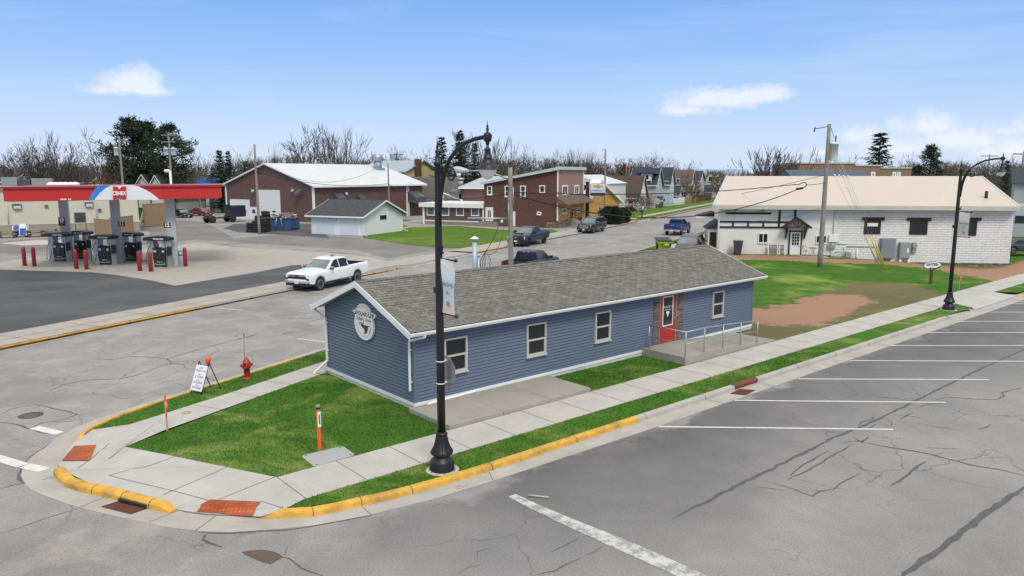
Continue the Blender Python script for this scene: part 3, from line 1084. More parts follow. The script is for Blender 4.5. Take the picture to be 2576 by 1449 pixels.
# ---------------- far side of the left street: walk, kerbs, station pad, yard, lawns
mb = MB(M_walk2)
fs = [-40, 0, 10, 20.5]
for a, b_ in zip(fs, fs[1:]):
 mb.face([Lfar(a, -.15, .12), Lfar(b_, -.15, .12), Lfar(b_, -2.75, .10), Lfar(a, -2.75, .10)])
 mb.face([Lfar(a, -2.75, .10), Lfar(b_, -2.75, .10), Lfar(b_, -2.75, .0), Lfar(a, -2.75, .0)])
struct(mb, 'sidewalk')
mb = MB(M_walk2)
for a, b_ in ((42, 50), (50, 58), (58, 66), (66, 80), (80, 92)):
 mb.face([Lfar(a, -.15, .12), Lfar(b_, -.15, .12), Lfar(b_, -3.0, .12), Lfar(a, -3.0, .12)])
struct(mb, 'sidewalk')
mb = MB(M_joint)
s = -14
while s < 20.5:
 mb.strip([Lfar(s, -.2, .126), Lfar(s, -2.7, .106)], .03)
 s += 3.1
mb.strip([Lfar(-30, -1.3, .118), Lfar(0, -1.3, .118), Lfar(20.4, -1.3, .118)], .03)
struct(mb, 'paving_joints')
KPF = [(-a, b) for a, b in KP]
mb = MB(M_yel)
sweep(mb, [Lfar(s) for s in (-40, -20, 0, 10.7)], KPF)
struct(mb, 'yellow_kerb')
mb = MB(M_gutter)
sweep(mb, [Lfar(s) for s in (10.7, 16, 20.5)], KPF)
struct(mb, 'kerb')
mb = MB(M_yel)
sweep(mb, [Lfar(s) for s in (21.5, 25, 31.2)], KPF, (1, 1))
struct(mb, 'yellow_kerb')
mb = MB(M_yel)
sweep(mb, [Lfar(s) for s in (41.5, 44, 47.5)], KPF)
struct(mb, 'yellow_kerb')
mb = MB(M_gutter)
sweep(mb, [Lfar(s) for s in (47.5, 60, 74, 84)], KPF)
struct(mb, 'kerb')
mb = MB(M_yel)
sweep(mb, [Lfar(s) for s in (84, 88, 92)], KPF)
struct(mb, 'yellow_kerb')
mb = MB(M_gutter)
fs = [-40, 0, 10, 20, 31, 44, 60, 90]
for a, b_ in zip(fs, fs[1:]):
 mb.face([Lfar(a, .02, .004), Lfar(a, .3, .004), Lfar(b_, .3, .004), Lfar(b_, .02, .004)])
struct(mb, 'gutter')
def px(z, *q): return [G(u, v, z) for u, v in q]
fan('concrete_pad', px(.012, (-60, 664), (0, 659), (60, 650), (150, 640), (300, 632), (420, 622), (490, 611), (520, 613), (587, 621.5), (700, 628), (812, 634.5), (880, 641), (934, 648), (977, 657), (1040, 646), (1087, 638), (1160, 628), (1225, 617.5), (1290, 605), (1300, 613),
      (1226, 629), (1130, 647), (1040, 664), (1020, 667), (990, 668), (922, 682), (880, 690), (800, 702), (735, 704), (745, 690), (762, 672), (757, 667), (735, 667), (644, 685), (540, 702), (440, 718.7), (380, 705), (295, 692), (230, 685), (140, 682), (60, 680), (-60, 672)), M_pad)
fan('asphalt_patch', px(.006, (-120, 676), (60, 680), (140, 681.5), (230, 684.5), (295, 691.5), (380, 704.5), (440, 719), (540, 702.5), (644, 685.5), (735, 667.5), (757, 667.5), (762, 672), (745, 690), (733, 704), (644, 722), (520, 744), (250, 793), (0, 838), (-120, 860)), M_seal)
fan('asphalt_patch', px(.004, (-200, 642), (0, 637), (60, 636), (150, 629), (300, 622), (420, 612), (490, 602), (560, 607), (700, 616), (812, 624), (900, 630), (977, 650), (1100, 628), (1180, 623), (1090, 622), (1028, 614.5), (916, 600), (783, 590), (700, 590), (590, 600), (520, 560), (380, 545), (100, 600), (-200, 625)), M_lot)
fan('asphalt_patch', px(.008, (590, 563), (720, 563), (800, 562), (830, 600), (700, 590), (600, 584), (560, 574)), M_seal)
fan('lawn', px(.03, (914, 598), (1028, 615), (1100, 622), (1169, 624), (1230, 615), (1276, 606), (1350, 592), (1403, 582), (1390, 577), (1260, 576.5), (1156, 567.5), (1031, 570), (1000, 560), (1040, 552), (900, 552)), M_grassf)
mb = MB(M_walk2)
wl = px(.05, (1010, 574), (1031, 570.5), (1156, 567.5), (1260, 576.5), (1310, 580))
mb.strip(wl, .9)
struct(mb, 'path')
hx = [Lfar(s, -1.2, .06) for s in (96, 110, 130, 160, 220, 330)]
fan('lawn', hx + [Lfar(330, -70, .06), Lfar(200, -70, .06), Lfar(110, -60, .06), Lfar(96, -45, .06)], M_grassf)
mb = MB(M_walk2)
fs = [97, 110, 130, 160, 220, 330]
for a, b_ in zip(fs, fs[1:]):
 mb.face([Lfar(a, -2.4, .10), Lfar(b_, -2.4, .10), Lfar(b_, -4.0, .10), Lfar(a, -4.0, .10)])
struct(mb, 'sidewalk')
mb = MB(M_yel)
sweep(mb, [Lfar(s) for s in (99, 104, 108)], KPF)
sweep(mb, [Lfar(128), Lfar(136)], KPF)
sweep(mb, [Lfar(98.2, -2), Lfar(96.5, -14), Lfar(96.5, -16)][::-1], KP)
struct(mb, 'yellow_kerb')
mb = MB(M_walk2)
sweep(mb, [Lfar(s) for s in (108, 128)], KPF)
sweep(mb, [Lfar(s) for s in (136, 200, 300)], KPF)
struct(mb, 'kerb')
fan('lawn', [Vector(p) for p in ((-260, 150, .02), (-60, 150, .02), (-20, 135, .02), (5, 135, .02), (40, 240, .02), (60, 330, .02), (-260, 330, .02))], M_field)
fan('lawn', [Vector(p) for p in ((70, 150, -.2), (260, 90, -.2), (400, 330, -.2), (120, 330, -.2))], M_field)
bl = MB(M_grass)
LIDX = [tuple(G(u, v, BZ))[:2] for u, v in ((750, 1146), (862, 1117), (901, 1143.5), (791, 1180))]
rg_ = random.Random(11)
def blades(poly, dens, h, z, near):
 xs = [p[0] for p in poly]
 ys = [p[1] for p in poly]
 area = (max(xs) - min(xs)) * (max(ys) - min(ys))
 p2 = [(p[0], p[1]) for p in poly]
 for _ in range(int(area * dens)):
  x, y = rg_.uniform(min(xs), max(xs)), rg_.uniform(min(ys), max(ys))
  if y > near or not inpoly((x, y), p2) or inpoly((x, y), LIDX): continue
  x += rg_.gauss(0, .035)
  y += rg_.gauss(0, .035)
  a = rg_.uniform(0, PI)
  hh = h * rg_.uniform(.5, 1.2)
  w = .011
  dx, dy = math.cos(a) * w, math.sin(a) * w
  lx, ly = rg_.uniform(-.03, .03), rg_.uniform(-.03, .03)
  bl.face([(x - dx, y - dy, z), (x + dx, y + dy, z), (x + lx, y + ly, z + hh)])
blades(lawn[:5] + [RF(0, 0, 0), RF(0, -5.7, 0)] + lawn[-2:], 330, .05, LZ, 30)
blades([RF(5.4, .05), RF(5.4, 2.14), RF(10.6, 2.14), RF(10.6, .05)], 260, .06, LZ, 40)
blades(verge_r, 300, .05, LZ, 30)
blades(verge_l[:5] + verge_l[-3:], 260, .05, LZ, 34)
tag(bl.build('grass', uv=False), kind='stuff')
bpy.data.objects['grass']['label'] = 'short mown green grass blades on the lawns'
# ------------------------------------------------------------------ the blue shop
M_blue = mat('blue_siding', (.118, .158, .218), .62, var=.05, scale=.8)
M_soffit = mat('soffit', (.42, .42, .41), .7, var=.04)
M_frame = mat('window_frame', (.50, .48, .44), .5, var=.05)
M_shingle = mat_brick('shingles', (.222, .212, .193), (.152, .145, .133), (.058, .054, .05), .34, .145, .012, .5, .28, .95, .43, .012, .6)  # dark joint lines also paint in the shadow under each course
M_stone = mat_brick('ledge_stone', (.24, .19, .165), (.12, .10, .09), (.05, .045, .04), .30, .075, .006, .8, .4, .9, .37, .02)
M_screen = mat_glass('screened_glass', (.012, .013, .015), .25)
M_doorred = mat('door_red', (.43, .028, .02), .4, var=.06)
shop = thing('shop_building', 'single storey blue sided shop with brown shingle roof, red door and four windows', 'building', (A0.x, A0.y, 0), RAZ)
SL, SW = 18.45, 5.62
EZ, RZ, OV = 2.62, 3.80, .36
SLP = (RZ - EZ) / (SW / 2 + OV)
shopM = Matrix.Translation((A0.x, A0.y, 0)) @ Matrix.Rotation(rad(90 - RAZ), 4, 'Z')
shopI = shopM.inverted()
def on_front(u, v, y=0.):
 """pixel -> (x,z) on the front wall plane"""
 d = shopI.to_3x3() @ Vector(ray(u, v))
 o_ = shopI @ Vector((0, 0, H))
 t = (y - o_.y) / d.y
 p = o_ + d * t
 return p.x, p.z
def on_gable(u, v, x=0.):
 d = shopI.to_3x3() @ Vector(ray(u, v))
 o_ = shopI @ Vector((0, 0, H))
 t = (x - o_.x) / d.x
 p = o_ + d * t
 return p.y, p.z
def siding(mb, z0, z1, xa, xb, ex=.108, lip=.026, gr_=.017):
 """clapboards in the current wall frame; xa(z), xb(z) give the ends"""
 z = z0
 while z < z1 - .005:
  w = min(z + ex - gr_, z1)
  a0, a1, b0, b1 = xa(z), xa(w), xb(z), xb(w)
  if b0 - a0 > .02:
   if b1 < a1: a1 = b1 = (a1 + b1) / 2
   mb.face([(a0, lip, z), (b0, lip, z), (b1, .010, w), (a1, .010, w)])
   mb.face([(a0, -.02, z), (b0, -.02, z), (b0, lip, z), (a0, lip, z)])
   mb.face([(a1, .010, w), (b1, .010, w), (b1, -.02, w), (a1, -.02, w)])
  z += ex
mb = MB(M_blue)
mb.box((.02, .02, .2), (SL - .02, SW - .02, 2.55))
mb.m = wall((0, 0, 0), (SL, 0, 0))
siding(mb, .36, 2.56, lambda z: 0, lambda z: SL)
gx = lambda z: max(0, (z - 2.64) / SLP)
for p0, p1 in (((0, SW, 0), (0, 0, 0)), ((SL, 0, 0), (SL, SW, 0))):
 mb.m = wall(p0, p1)
 siding(mb, .36, 3.70, gx, lambda z: SW - gx(z))
mb.m = wall((SL, SW, 0), (0, SW, 0))
siding(mb, .36, 2.56, lambda z: 0, lambda z: SL, .4)
mb.m = None
for x, y in ((-.03, -.03), (SL - .06, -.03), (-.03, SW - .06), (SL - .06, SW - .06)):
 mb.box((x, y, .34), (x + .09, y + .09, 2.6))
mb.build('wall', shop)
mb = MB(mat('siding_seam', (.055, .075, .105), .7))
rs_ = random.Random(4)
for i in range(20):
 for p0, p1, ln in (((0, 0, 0), (SL, 0, 0), SL), ((0, SW, 0), (0, 0, 0), SW)):
  if rs_.random() < .5: continue
  mb.m = wall(p0, p1)
  x_ = rs_.uniform(.4, ln - .4)
  z_ = .36 + .108 * i
  mb.face([(x_, .0275, z_ + .002), (x_ + .012, .0275, z_ + .002), (x_ + .012, .0115, z_ + .09), (x_, .0115, z_ + .09)])
mb.build('siding_seams', shop)
mb = MB(M_white)
mb.box((-.035, -.035, .25), (SL + .035, SW + .035, .355))
mb.build('skirt_board', shop)
mb = MB(mat('painted_foundation', (.62, .62, .59), .8, var=.1, dirt=.4))
mb.box((-.01, -.01, -.2), (SL + .01, SW + .01, .26))
mb.build('foundation', shop)
mb = MB(M_shingle)
x0, x1 = -.36, SL + .42
for sgn in (0, 1):
 y = lambda q: (-OV + q) if sgn == 0 else (SW + OV - q)
 n = 23
 tot = SW / 2 + OV
 for i in range(n):
  a, b_ = tot * i / n, tot * (i + 1) / n
  za, zb_ = EZ + SLP * a + .014, EZ + SLP * b_ + .002
  q = [(x0, y(a), za), (x1, y(a), za), (x1, y(b_), zb_), (x0, y(b_), zb_)]
  l = [(x0, y(a), za - .014), (x1, y(a), za - .014), (x1, y(a), za), (x0, y(a), za)]
  if sgn: q, l = q[::-1], l[::-1]
  mb.face(q)
  mb.face(l)
mb.face([(x0, -OV, EZ - .02), (x0, SW / 2, RZ - .02), (x1, SW / 2, RZ - .02), (x1, -OV, EZ - .02)])
mb.face([(x0, SW + OV, EZ - .02), (x0, SW / 2, RZ - .02), (x1, SW / 2, RZ - .02), (x1, SW + OV, EZ - .02)])
rf = mb.build('roof', shop)
mb = MB(M_shingle)
x = x0 - .01
while x < x1 - .05:
 w = .15
 for s_ in (-1, 1):
  a = (x, SW / 2, RZ + .030)
  b_ = (x + w + .02, SW / 2, RZ + .016)
  mb.face([a, b_, (x + w + .02, SW / 2 + s_ * .15, RZ + .016 - .15 * SLP), (x, SW / 2 + s_ * .15, RZ + .030 - .15 * SLP)][::s_])
  mb.face([a, (x, SW / 2 + s_ * .15, RZ + .03 - .15 * SLP), (x, SW / 2 + s_ * .15, RZ - .15 * SLP), (x, SW / 2, RZ)])
 x += w
mb.build('ridge_cap', rf)
mb = MB(M_trim)
for xx in (x0 - .03, x1):
 for s_ in (0, 1):
  ya, yb = (-OV - .02, SW / 2) if s_ == 0 else (SW + OV + .02, SW / 2)
  za = EZ - SLP * .02
  mb.prism([(xx, ya, za - .19), (xx, yb, RZ - .19), (xx, yb, RZ + .01), (xx, ya, za + .01)], (.03, 0, 0))
split(mb, 'rake_board', shop)
mb = MB(M_soffit)
for xa, xb in ((x0, 0), (SL, x1)):
 for s_ in (0, 1):
  ya, yb = (-OV, SW / 2) if s_ == 0 else (SW + OV, SW / 2)
  mb.face([(xa, ya, EZ - .13), (xb, ya, EZ - .13), (xb, yb, RZ - .13), (xa, yb, RZ - .13)])
mb.face([(0, -OV, EZ - .14), (SL, -OV, EZ - .14), (SL, .02, EZ - .10), (0, .02, EZ - .10)])
mb.build('soffit', shop)
mb = MB(M_trim)
for y in (-OV, SW + OV):
 s_ = -1 if y < 0 else 1
 pr = [(0, EZ - .12), (s_ * .075, EZ - .12), (s_ * .11, EZ - .05), (s_ * .11, EZ - .005), (s_ * .1, EZ), (s_ * .1, EZ - .015), (0, EZ - .03)]
 mb.prism([(x0 - .03, y + a, z) for a, z in pr], (x1 - x0 + .06, 0, 0))
mb.build('gutter', shop)
for pts in (([(.13, -OV - .05, 2.52), (.13, -OV - .04, 2.44), (-.075, .10, 2.27), (-.075, .12, 2.2), (-.075, .12, .72)]),
   ([(-.28, SW + OV, 2.52), (-.26, SW + .3, 2.42), (-.08, SW - .1, 2.16), (-.08, SW - .11, 1.2), (-.08, SW - .11, .62), (-.5, SW + .12, .17)])):
 mb = MB(M_trim)
 mb.tube(pts, .048, 4, smooth=False)
 for z in (2.0, 1.0):
  mb.cbox((-.055, pts[3][1], z), (.06, .14, .03))
 mb.build('downspout', shop)
mb = MB(M_trim)
mb.tube([(.35, -.22, .31), (2.2, -.12, .315)], .05, 4, smooth=False)
mb.cyl((.3, -.24, .31), (.36, -.22, .31), .035, n=6)
o = mb.build('downspout')
o.matrix_world = shopM
tag(o, 'loose length of white downspout lying on the slab along the blue wall', 'downspout')
def window(parent, Mw, x0, z0, x1, z1, fm=None, gm=None, fw=.06, kind='hung', proud=.045, grid=None, sill=True, name='window'):
 """window part (frame) with its pane; Mw: wall frame"""
 fm = fm or M_frame
 mb = MB(fm)
 mb.m = Mw
 p = proud
 mb.box((x0, 0, z0), (x1, p, z0 + fw))
 mb.box((x0, 0, z1 - fw), (x1, p, z1))
 mb.box((x0, 0, z0 + fw), (x0 + fw, p, z1 - fw))
 mb.box((x1 - fw, 0, z0 + fw), (x1, p, z1 - fw))
 zm = (z0 + z1) / 2
 xm = (x0 + x1) / 2
 if kind == 'hung':
  mb.box((x0 + fw, .0, zm - .03), (x1 - fw, p - .008, zm + .03))
  mb.box((x0 + fw, .0, z0 + fw), (x0 + fw + .03, p - .012, zm - .03))
  mb.box((x1 - fw - .03, .0, z0 + fw), (x1 - fw, p - .012, zm - .03))
  mb.box((x0 + fw + .03, .0, z0 + fw), (x1 - fw - .03, p - .012, z0 + fw + .035))
 elif kind == 'slide':
  mb.box((xm - .03, 0, z0 + fw), (xm + .03, p - .008, z1 - fw))
 elif kind == 'grid':
  nx, nz = grid
  for i in range(1, nx):
   xx = x0 + (x1 - x0) * i / nx
   mb.box((xx - .012, 0, z0 + fw), (xx + .012, p - .01, z1 - fw))
  for i in range(1, nz):
   zz = z0 + (z1 - z0) * i / nz
   mb.box((x0 + fw, 0, zz - .012), (x1 - fw, p - .012, zz + .012))
 if sill:
  mb.box((x0 - .03, 0, z0 - .035), (x1 + .03, p + .025, z0))
 w = mb.build(name, parent)
 mb = MB(gm or M_glass)
 mb.m = Mw
 mb.face([(x0 + fw * .5, p * .45, z0 + fw * .5), (x1 - fw * .5, p * .45, z0 + fw * .5), (x1 - fw * .5, p * .45, z1 - fw * .5), (x0 + fw * .5, p * .45, z1 - fw * .5)])
 mb.build('pane', w)
 return w
FW = wall((0, 0, 0), (SL, 0, 0))
for (a, b_) in (((1115, 915), (1172, 832)), ((1322, 879), (1371, 797)), ((1494, 845), (1534, 769)), ((1789, 786), (1819, 723))):
 xa, za = on_front(a[0], a[1])
 xb, zb_ = on_front(b_[0], b_[1])
 window(shop, FW, xa, 1.05, xb, 2.18, gm=M_screen, proud=.085)
xa, _ = on_front(1640, 880)
xb, _ = on_front(1713, 860)
DX0, DX1 = on_front(1655, 870)[0], on_front(1694, 865)[0]
mb = MB(M_stone)
mb.m = FW
dz = .44
mb.box((xa, 0, .36), (DX0 - .05, .05, 2.54))
mb.box((DX1 + .05, 0, .36), (xb, .05, 2.54))
mb.box((DX0 - .05, 0, 2.52), (DX1 + .05, .05, 2.54))
mb.build('stone_surround', shop)
mb = MB(mat('door_casing', (.24, .19, .16), .6))
mb.m = FW
mb.box((DX0 - .05, 0, dz), (DX0 + .01, .07, 2.52))
mb.box((DX1 - .01, 0, dz), (DX1 + .05, .07, 2.52))
mb.box((DX0 + .01, 0, 2.45), (DX1 - .01, .07, 2.52))
mb.build('door_frame', shop)
dr = MB(M_doorred)
dr.m = FW
dr.box((DX0 + .01, 0, dz), (DX1 - .01, .045, 2.45))
w = DX1 - DX0
for i in range(4):
 a = DX0 + .16 + i * (w - .32) / 4
 dr.box((a, .045, dz + .12), (a + (w - .32) / 4 - .02, .053, dz + .48))
door = dr.build('door', shop)
mb = MB(M_white)
mb.m = FW
gx0, gx1, gz0, gz1 = DX0 + .21, DX1 - .21, dz + .72, 2.30
for q in (((gx0 - .04, gz0 - .04), (gx1 + .04, gz0)), ((gx0 - .04, gz1), (gx1 + .04, gz1 + .04)), ((gx0 - .04, gz0), (gx0, gz1)), ((gx1, gz0), (gx1 + .04, gz1))):
 mb.box((q[0][0], .045, q[0][1]), (q[1][0], .062, q[1][1]))
mb.build('glazing_frame', door)
mb = MB(M_glass)
mb.m = FW
mb.face([(gx0, .05, gz0), (gx1, .05, gz0), (gx1, .05, gz1), (gx0, .05, gz1)])
mb.build('pane', door)
mb = MB(M_white)
mb.m = FW
gm_ = (gx0 + gx1) / 2
mb.mesh(text('GROUND UP', .11), onwall(gm_, 1.90, .054))
mb.mesh(text('Coffee Shop', .085, .3), onwall(gm_, 1.79, .054))
cup = [(-.10, 1.72), (.10, 1.72), (.08, 1.62), (.02, 1.56), (.03, 1.50), (-.03, 1.50), (-.02, 1.56), (-.08, 1.62)]
mb.face([(gm_ + a, .054, z) for a, z in cup])
mb.build('lettering', door)
mb = MB(M_steel)
mb.m = FW
mb.lathe([(0, .045), (.03, .05), (.03, .09), (0, .1)], 8, (DX1 - .09, 0, 1.42), axis='y')
mb.lathe([(0, .045), (.03, .05), (.03, .07), (0, .08)], 8, (DX1 - .09, 0, 1.57), axis='y')
split(mb, 'handle', door)
M_flue = mat('flue_metal', (.40, .50, .58), .45, .2, var=.08)
fx, fy = None, SW / 2 + .9
d = shopI.to_3x3() @ Vector(ray(1194, 640))
o_ = shopI @ Vector((0, 0, H))
t = (fy - o_.y) / d.y
fx = (o_ + d * t).x
fz = (shopI @ Vector((0, 0, 0)))  # noqa
ftop = (o_ + (shopI.to_3x3() @ Vector(ray(1190, 598))) * ((fy - o_.y) / (shopI.to_3x3() @ Vector(ray(1190, 598))).y)).z
mb = MB(M_flue)
mb.cyl((fx, fy, RZ - 1.0), (fx, fy, ftop - .18), .085, n=14)
mb.use(M_steel)
mb.cyl((fx, fy, ftop - .2), (fx, fy, ftop - .02), .075, n=14)
mb.use(M_white)
mb.lathe([(.17, ftop - .05), (.17, ftop - .03), (.09, ftop + .01), (0, ftop + .06)], 16, (fx, fy, 0))
mb.build('flue', shop)
mb = MB(M_flue)
mb.cyl((fx + .42, fy + .3, RZ - 1), (fx + .42, fy + .3, ftop - .75), .045, n=10)
mb.lathe([(.05, 0), (.075, .02), (.06, .1), (0, .13)], 10, (fx + .42, fy + .3, ftop - .78))
mb.build('service_mast', shop)
mb = MB(M_wire)
q0 = Vector((fx + .42, fy + .3, ftop - .72))
for k, (dx, dz2) in enumerate(((.18, -.75), (.42, -.7), (.7, -.62), (.3, -.85))):
 mb.tube([q0, q0 + Vector((dx * .3 - .1, .1, dz2 * .5)), q0 + Vector((dx * .6 - .1, .1, dz2)), q0 + Vector((dx * .9, .1, dz2 * .85)), q0 + Vector((dx * .95, .1, dz2 * .3)), q0 + Vector((.42, .1, .1))], .012, 5)
mb.build('drip_loops', shop)
mast_top = shopM @ (q0 + Vector((.42, .1, .1)))
sy, sz = on_gable(921, 808)
_, st_ = on_gable(908, 760)
_, sb_ = on_gable(928, 856)
sl_, _ = on_gable(893, 786)
sr_, _ = on_gable(951, 805)
sh, sw_ = (st_ - sb_) / 2, abs(sl_ - sr_) / 2
GW = wall((0, SW, 0), (0, 0, 0))
cxs, czs = SW - (sl_ + sr_) / 2, (st_ + sb_) / 2
def rad_shape(a):
 ca, sa = math.cos(a), math.sin(a)
 best = 0
 A_, B_ = sw_ * .84, sh * .86
 oz = -.14 * sh
 lo, hi = 0, 3 * sh
 for _ in range(40):
  m_ = (lo + hi) / 2
  x, z = ca * m_, sa * m_
  inside = (x / A_) ** 2 + ((z - oz) / B_) ** 2 < 1
  zz = z - .46 * sh
  inside = inside or (abs(x) < sw_ and abs(zz) < .165 * sh and (abs(x) / sw_) ** 4 + (abs(zz) / (.17 * sh)) ** 4 < 1)
  inside = inside or ((x / (sw_ * .62)) ** 2 + ((z - .5 * sh) / (sh * .5)) ** 2 < 1)
  if inside: lo = m_
  else: hi = m_
 return lo
sign = thing('shop_sign', 'white oval coffee shop sign with a brown cup fixed to the blue gable', 'sign', shopM @ Vector((0, SW - cxs, czs)), RAZ)
mb = MB(mat('sign_white', (.82, .80, .76), .45, var=.03))
mb.m = wall((0, 0, 0), (0, -1, 0))
out = [(rad_shape(2 * PI * k / 96) * math.cos(2 * PI * k / 96), .03, rad_shape(2 * PI * k / 96) * math.sin(2 * PI * k / 96)) for k in range(96)]
mb.prism(out, (0, .075, 0))
mb.build('board', sign, bev=.008)
mb = MB(mat('sign_cream', (.55, .46, .33), .6))
mb.m = wall((0, 0, 0), (0, -1, 0))
rim = [(-.55 * sh * 0 + .62 * sw_ * math.cos(a), .109, -.14 * sh + .66 * sh * math.sin(a)) for a in [PI + .5 + k * (PI - 1.0) / 24 for k in range(25)]]
for a, b_ in zip(rim, rim[1:]):
 mb.face([(a[0], a[1], a[2]), (b_[0], b_[1], b_[2]), (b_[0] * .97, b_[1], b_[2] * .97 + .004), (a[0] * .97, a[1], a[2] * .97 + .004)])
rim = [(.5 * sw_ * math.cos(a), .109, .5 * sh + .40 * sh * math.sin(a)) for a in [.5 + k * (PI - 1.0) / 24 for k in range(25)]]
for a, b_ in zip(rim, rim[1:]):
 mb.face([(a[0], a[1], a[2]), (b_[0], b_[1], b_[2]), (b_[0] * .95, b_[1], b_[2] - .02), (a[0] * .95, a[1], a[2] - .02)])
split(mb, 'rim_line', sign)
mb = MB(M_black)
mb.m = wall((0, 0, 0), (0, -1, 0))
bo = dict(bold=.02)
mb.mesh(ftext('G', .30 * sw_, .31 * sh, **bo), onwall(-.80 * sw_, .46 * sh, .108))
mb.mesh(ftext('ROUND', .96 * sw_, .235 * sh, **bo), onwall(-.13 * sw_, .43 * sh, .108))
mb.mesh(ftext('U', .22 * sw_, .31 * sh, **bo), onwall(.54 * sw_, .46 * sh, .108))
mb.mesh(ftext('P', .20 * sw_, .235 * sh, **bo), onwall(.81 * sw_, .43 * sh, .108))
mb.mesh(ftext('Coffee', .58 * sw_, .20 * sh, shear=.2, bold=.01), onwall(-.40 * sw_, .14 * sh, .108))
mb.mesh(ftext('Shop', .46 * sw_, .20 * sh, shear=.2, bold=.01), onwall(.42 * sw_, .14 * sh, .108))
mb.build('lettering', sign)
mb = MB(mat('sign_brown', (.055, .022, .014), .4))
mb.m = wall((0, 0, 0), (0, -1, 0))
def sp2(pts, w=None, y=.109):
 mb.face([(x * sw_, y, z * sh) for x, z in pts])
sp2([(-.32, -.10), (-.1, -.135), (.15, -.155), (.40, -.15), (.38, -.26), (.33, -.42), (.24, -.58), (.08, -.66), (-.02, -.64), (.06, -.58), (.07, -.47), (.0, -.36), (-.2, -.27)])
def rib(pts, w, y=.1095):
 L = [Vector((x * sw_, 0, z * sh)) for x, z in pts]
 for i in range(len(L) - 1):
  d_ = (L[i + 1] - L[i]).normalized()
  n_ = Vector((-d_.z, 0, d_.x)) * w / 2
  mb.face([(q.x, y, q.z) for q in (L[i] - n_, L[i + 1] - n_, L[i + 1] + n_, L[i] + n_)])
rib([(.38, -.17), (.50, -.15), (.58, -.22), (.60, -.32), (.55, -.42), (.46, -.48)], .022)
rib([(-.36, -.05), (-.38, -.15), (-.34, -.26)], .018)
rib([(-.36, -.05), (-.15, -.06), (.0, -.10)], .014)
rib([(-.22, .40), (-.18, .28), (-.05, .20), (.02, .10), (.04, .02), (.0, -.06), (-.1, -.12)], .024)
mb.build('cup_emblem', sign)
mb = MB(M_slab)
for a, b_ in ((-.25, 1.72), (1.735, 3.62), (3.635, 5.45)):
 mb.box((a, -2.13, BZ - .2), (b_, -.04, BZ + .135))
o = mb.build('patio_slab', bev=.012)
o.matrix_world = shopM
tag(o, kind='structure')
mb = MB(M_slab)
mb.prism([(10.62, -2.10, -.1), (17.05, -2.10, -.1), (17.05, -2.10, BZ + .02), (12.45, -2.10, .43), (10.62, -2.10, .43)], (0, 2.05, 0))
ramp_o = mb.build('access_ramp')
ramp_o.matrix_world = shopM
tag(ramp_o, 'concrete access ramp and landing in front of the red door', 'ramp')
rail = thing('handrail', 'galvanised pipe handrail around the ramp by the red door', 'handrail', A0, RAZ)
rz_ = lambda x: .43 if x < 12.45 else .43 + (x - 12.45) / (17.05 - 12.45) * (BZ + .02 - .43)
px_ = []
for u_ in (1723.7, 1770.7, 1817.6, 1862, 1904):
 lo, hi = 9., 19.
 for _ in range(40):
  m_ = (lo + hi) / 2
  if proj(shopM @ Vector((m_, -1.98, rz_(m_))))[0] < u_: lo = m_
  else: hi = m_
 px_.append(lo)
px_[0] = max(px_[0], 10.7)
for x in px_:
 mb = MB(M_steel)
 mb.cyl((x, -1.98, rz_(x) - .02), (x, -1.98, rz_(x) + .93), .024, n=8)
 mb.cbox((x, -1.98, rz_(x) + .005), (.1, .1, .012))
 mb.build('post', rail)
mb = MB(M_steel)
mb.cyl((px_[0], -.25, .41), (px_[0], -.25, 1.36), .024, n=8)
mb.cbox((px_[0], -.25, .435), (.1, .1, .012))
mb.build('post', rail)
mb = MB(M_steel)
mb.tube([(px_[0], -.25, 1.36), (px_[0], -1.98, 1.36), (px_[1], -1.98, 1.36)] + [(x, -1.98, rz_(x) + .93) for x in px_[2:]], .024, 8)
mb.build('top_rail', rail)
mb = MB(M_steel)
mb.tube([(px_[0], -.25, .90), (px_[0], -1.98, .90), (px_[1], -1.98, .90)] + [(x, -1.98, rz_(x) + .47) for x in px_[2:]], .02, 8)
mb.build('mid_rail', rail)
